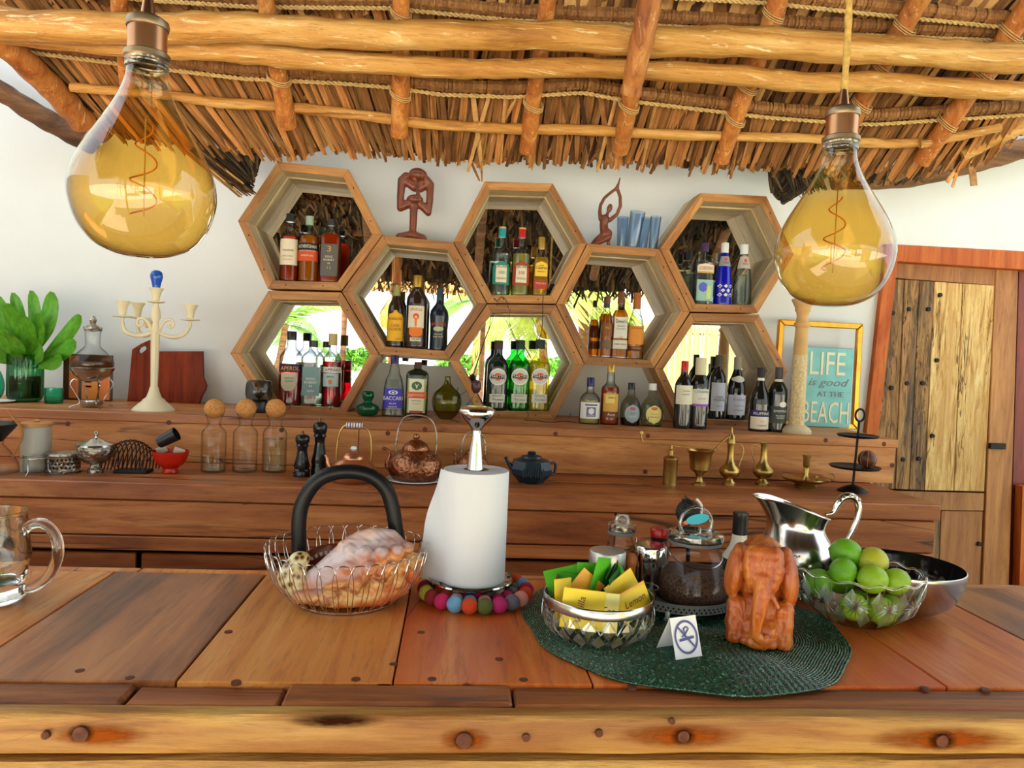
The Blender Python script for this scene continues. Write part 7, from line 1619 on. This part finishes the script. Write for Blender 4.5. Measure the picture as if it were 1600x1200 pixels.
for v, nv in zip(o.data.vertices, nn):
    q = v.co / s
    if q.z < .40: v.co += nv * s * min(1, (.42 - q.z) * 8) * (.030 * noise.noise(Vector((q.x * 11, q.y * 11, q.z * 3.5))) + .014 * noise.noise(Vector((q.x * 30, q.y * 30, q.z * 12)))) * (1 if abs(q.x + .04) > .075 or q.y > -.2 else .15)
    if v.co.z < 0: v.co.z = 0
for sx_ in (-1, 1):
    pass
# ---- silver pitcher
p = pz(1240, 925, ZB); s = sc(p + Vector((0, 0, .09)))
k = thing('silver_pitcher', 'tarnished silver water pitcher with ornate curved handle', 'pitcher', p)
PRF = [(38, 0), (40, 4), (34, 8), (32, 12), (44, 24), (56, 42), (58, 58), (53, 78), (45, 96), (40, 112), (42, 128), (46, 142)]
pts = smooth_pts([Vector((a, b, 0)) for a, b in PRF], 4); V = []; F = []; ns = 56
def ring(r, z, th=0):
    out = []
    for i in range(ns):
        a = 2 * PI * i / ns; c = math.cos(a - PI); u = max(0, z / 142 - .55) / .45
        zz = z * (1 + u * .11 * c) - u * 8; rr = (r - th) * (1 + .55 * u ** 1.5 * max(0, c) ** 5)
        out.append((rr * math.cos(a) * s, rr * math.sin(a) * s, zz * s))
    return out
for q in pts: V += ring(q.x, q.y)
for q in reversed(pts[12:]): V += ring(q.x, q.y, 2)
m = len(V) // ns
for j in range(m - 1):
    for i in range(ns): F.append((j * ns + i, j * ns + (i + 1) % ns, (j + 1) * ns + (i + 1) % ns, (j + 1) * ns + i))
F.append(tuple(reversed(range(ns)))); F.append(tuple((m - 1) * ns + i for i in range(ns)))
mk('body', V, F, W['silver'], k, 60)
rim = ring(46.5, 142); tube('rim', rim, .0022, W['silver'], k, 6, True)
tube('handle', [(44 * s, 0, 124 * s), (56 * s, 0, 127 * s), (62 * s, 0, 140 * s), (72 * s, 0, 152 * s), (88 * s, 0, 152 * s), (97 * s, 0, 138 * s), (95 * s, 0, 116 * s), (82 * s, 0, 86 * s), (64 * s, 0, 60 * s), (56 * s, 0, 40 * s)], [.004, .005, .0075, .0095, .0085, .0075, .0065, .006, .005, .004], W['silver'], k, 10, sm=4, bumps=0)
for q in range(5): a = .5 + q * .5; lathe('handle_leaf', [(0, -.004), (.005, -.002), (.006, .001), (.003, .005), (0, .006)], W['tarnish'], k, 10, loc=((80 - 18 * math.cos(a)) * s, -.004, (140 + 15 * math.sin(a)) * s), rot=(.4, a - 1.2, 0))
p = pz(1232, 941, ZB); s = sc(p)
k = thing('sugar_tongs', 'small ornate silver tongs lying between elephant and lime bowl', 'tongs', p, .3)
for q in (-1, 1): tube('arm', [(-26 * s, 0, 6 * s), (-10 * s, q * 5 * s, 8 * s), (8 * s, q * 6 * s, 6 * s), (20 * s, q * 3 * s, 4 * s)], [.003, .0035, .0028, .0042], W['silver'], k, 8, sm=3)
# ---- steel bowl with dark inside
p = pz(1402, 952, ZB); s = sc(p + Vector((0, 0, .05)))
k = thing('steel_bowl', 'wide polished steel bowl with dark inside behind the limes', 'bowl', p)
bo = [(30, 0), (52, 6), (72, 20), (85, 42), (90, 64), (90.5, 72)]
po = smooth_pts([Vector((a, b, 0)) for a, b in bo], 4)
lathe('outer', [(0, 0)] + [(q.x * s, q.y * s) for q in po] + [(89 * s, 73 * s)], W['steel'], k, 64)
lathe('inner', [(89 * s, 73 * s)] + [((q.x - 1.6) * s, (q.y + .8) * s) for q in reversed(po)] + [(0, 2 * s)], plain('dark_polished_lining', (.03, .026, .024), .08, .6), k, 64)
k.rotation_euler = (0, .0, 0)
# ---- crystal bowl of limes
p = pz(1335, 968, ZB); s = sc(p + Vector((0, 0, .05)))
k = thing('lime_bowl', 'cut crystal bowl of green limes', 'bowl', p)
crw = lambda a, z: 1 + .015 * math.cos(24 * a) 
shell('glass_bowl', Q(s, (38, 0), (54, 4), (78, 24), (90, 50), (93, 74), (94, 80)), .004, W['glass'], k, 120, wob=crw, ang=12)
gs = []
for q in range(12):
    a = 2 * PI * q / 12
    cr_, cz_ = 88.5, 46
    for b in range(8):
        an = PI * b / 8; 
        f = lambda w: ((cr_ - abs(w * math.sin(an)) * .0 + w * math.sin(an) * .38) * s * math.cos(a + w * math.cos(an) / cr_), (cr_ + w * math.sin(an) * .38) * s * math.sin(a + w * math.cos(an) / cr_), (cz_ + w * math.sin(an)) * s)
        gs.append(tube_geo([f(-20), f(-10), f(0), f(10), f(20)], [.0005, .0014, .0022, .0014, .0005], 5))
    for sg_ in (-1, 1): gs.append(tube_geo([((60 + (94 - 60) * v ** .6) * 1.01 * s * math.cos(a + PI / 12 + sg_ * .13 * v), (60 + (94 - 60) * v ** .6) * 1.01 * s * math.sin(a + PI / 12 + sg_ * .13 * v), (8 + 68 * v) * s) for v in (0, .25, .5, .75, 1)], .0011, 5))
mk('cut_stars', *join_geo(gs), W['glint'], k, 60)
facets(k, s, [(38, 0), (54, 4), (78, 24), (90, 50), (93, 74), (94, 80)], 16, 8, 74, .24)
rimp = [(94 * s * math.cos(q * PI / 48), 94 * s * math.sin(q * PI / 48), (80 + 2.2 * math.cos(q)) * s) for q in range(96)]
tube('rim', rimp, .0024, W['crystal'], k, 8, True)
lb = k.location.copy()
lv, lf = lathe_mesh([(math.sin(q * PI / 14) * (1 if q not in (0, 14) else 0), -math.cos(q * PI / 14) * 1.06 - (.08 if q == 0 else 0) + (.09 if q == 14 else 0)) for q in range(15)], 22)
LMs = []
for i, c in enumerate(((104, 170, 30), (146, 186, 36), (176, 178, 40))):
    me = bpy.data.meshes.new('lime'); me.from_pydata(lv, [], lf); me.materials.append(plain('lime_skin_%d' % i, C_(*c), .33, var=.22, ns=24, bump=.0006)); shade(me, 80); LMs.append(me)
for i, (x, y, z, r, m, lbl) in enumerate([(-7, 24, 98, 23.5, 0, 'green lime on top of the pile at the back'), (-30, -12, 80, 20, 0, 'green lime at the left of the pile'), (6, -32, 74, 21.5, 1, 'light green lime at the front middle of the pile'), (26, 4, 90, 23, 2, 'yellowish lime at the right of the top one'), (46, -28, 70, 20, 1, 'light green lime at the front right of the pile'),
     (-58, 6, 56, 21, 0, 'lime under the rim at the far left of the bowl'), (-30, -46, 36, 20.5, 1, 'lime seen through the glass at the front left'), (14, -46, 30, 21, 1, 'lime seen through the glass at the front middle'), (-8, 34, 52, 22, 0, 'lime buried at the back of the bowl'), (48, 26, 48, 21, 1, 'lime buried at the right of the bowl'), (0, -4, 26, 22, 0, 'lime at the bottom of the bowl'), (50, -12, 28, 20, 1, 'lime seen through the glass at the right')]):
    o = link('lime', LMs[m], None, lb + Vector((x * s, y * s, z * s)), (random.uniform(0, 3), random.uniform(.6, 1.6), random.uniform(0, 3)), (r * s, r * s, r * s)); tag(o, lbl, 'lime', 'limes in the crystal bowl')
# ---- black string light wire draped over the cubbies
t = thing('string_lights', 'thin black string light wire draped over the lower middle cubby', 'string lights', P(790, 652, 3.2))
def wire(pts, r=.0016): adopt(tube('wire', [P(*q) for q in pts], r, W['black'], None, 5, sm=3), t)
wire([(771, 466, 3.245), (776, 470, 3.245), (777, 476, 3.245), (772, 490, 3.3), (766, 510, 3.42), (758, 530, 3.44), (748, 560, 3.44), (742, 580, 3.4), (734, 606, 3.3), (724, 614, 3.2), (714, 622, 3.1)])
wire([(783, 464, 3.245), (790, 468, 3.245), (794, 480, 3.245), (796, 492, 3.3), (796, 505, 3.42), (806, 530, 3.44), (818, 540, 3.43), (830, 560, 3.4)])
wire([(849, 462, 3.245), (848, 474, 3.245), (848, 490, 3.25), (846, 520, 3.4), (838, 536, 3.42)])
wire([(771, 466, 3.245), (777, 470, 3.24), (783, 464, 3.24), (788, 466, 3.244)])
wire([(822, 640, 3.22), (826, 650, 3.1), (820, 656, 3.0), (835, 657, 2.98), (860, 660, 2.97), (880, 658, 2.97), (900, 660, 2.97)])
wire([(454, 644, 3.245), (458, 648, 3.2), (466, 656, 3.0), (490, 655, 2.98), (516, 656, 2.97), (540, 658, 2.98), (590, 658, 2.97), (640, 656, 2.97), (675, 648, 3.0), (690, 652, 3.0), (720, 660, 2.97)])
for x, y in ((771, 463), (783, 460), (796, 488), (742, 578), (714, 612), (694, 640), (826, 632), (890, 652), (1012, 658), (452, 640), (516, 640)):
    q = P(x, y, 3.2 if y < 600 else 3.0); adopt(tube('tiny_lamp', [q, q + Vector((.004, 0, .018))], [.0022, .0012], W['black'], None, 5), t)
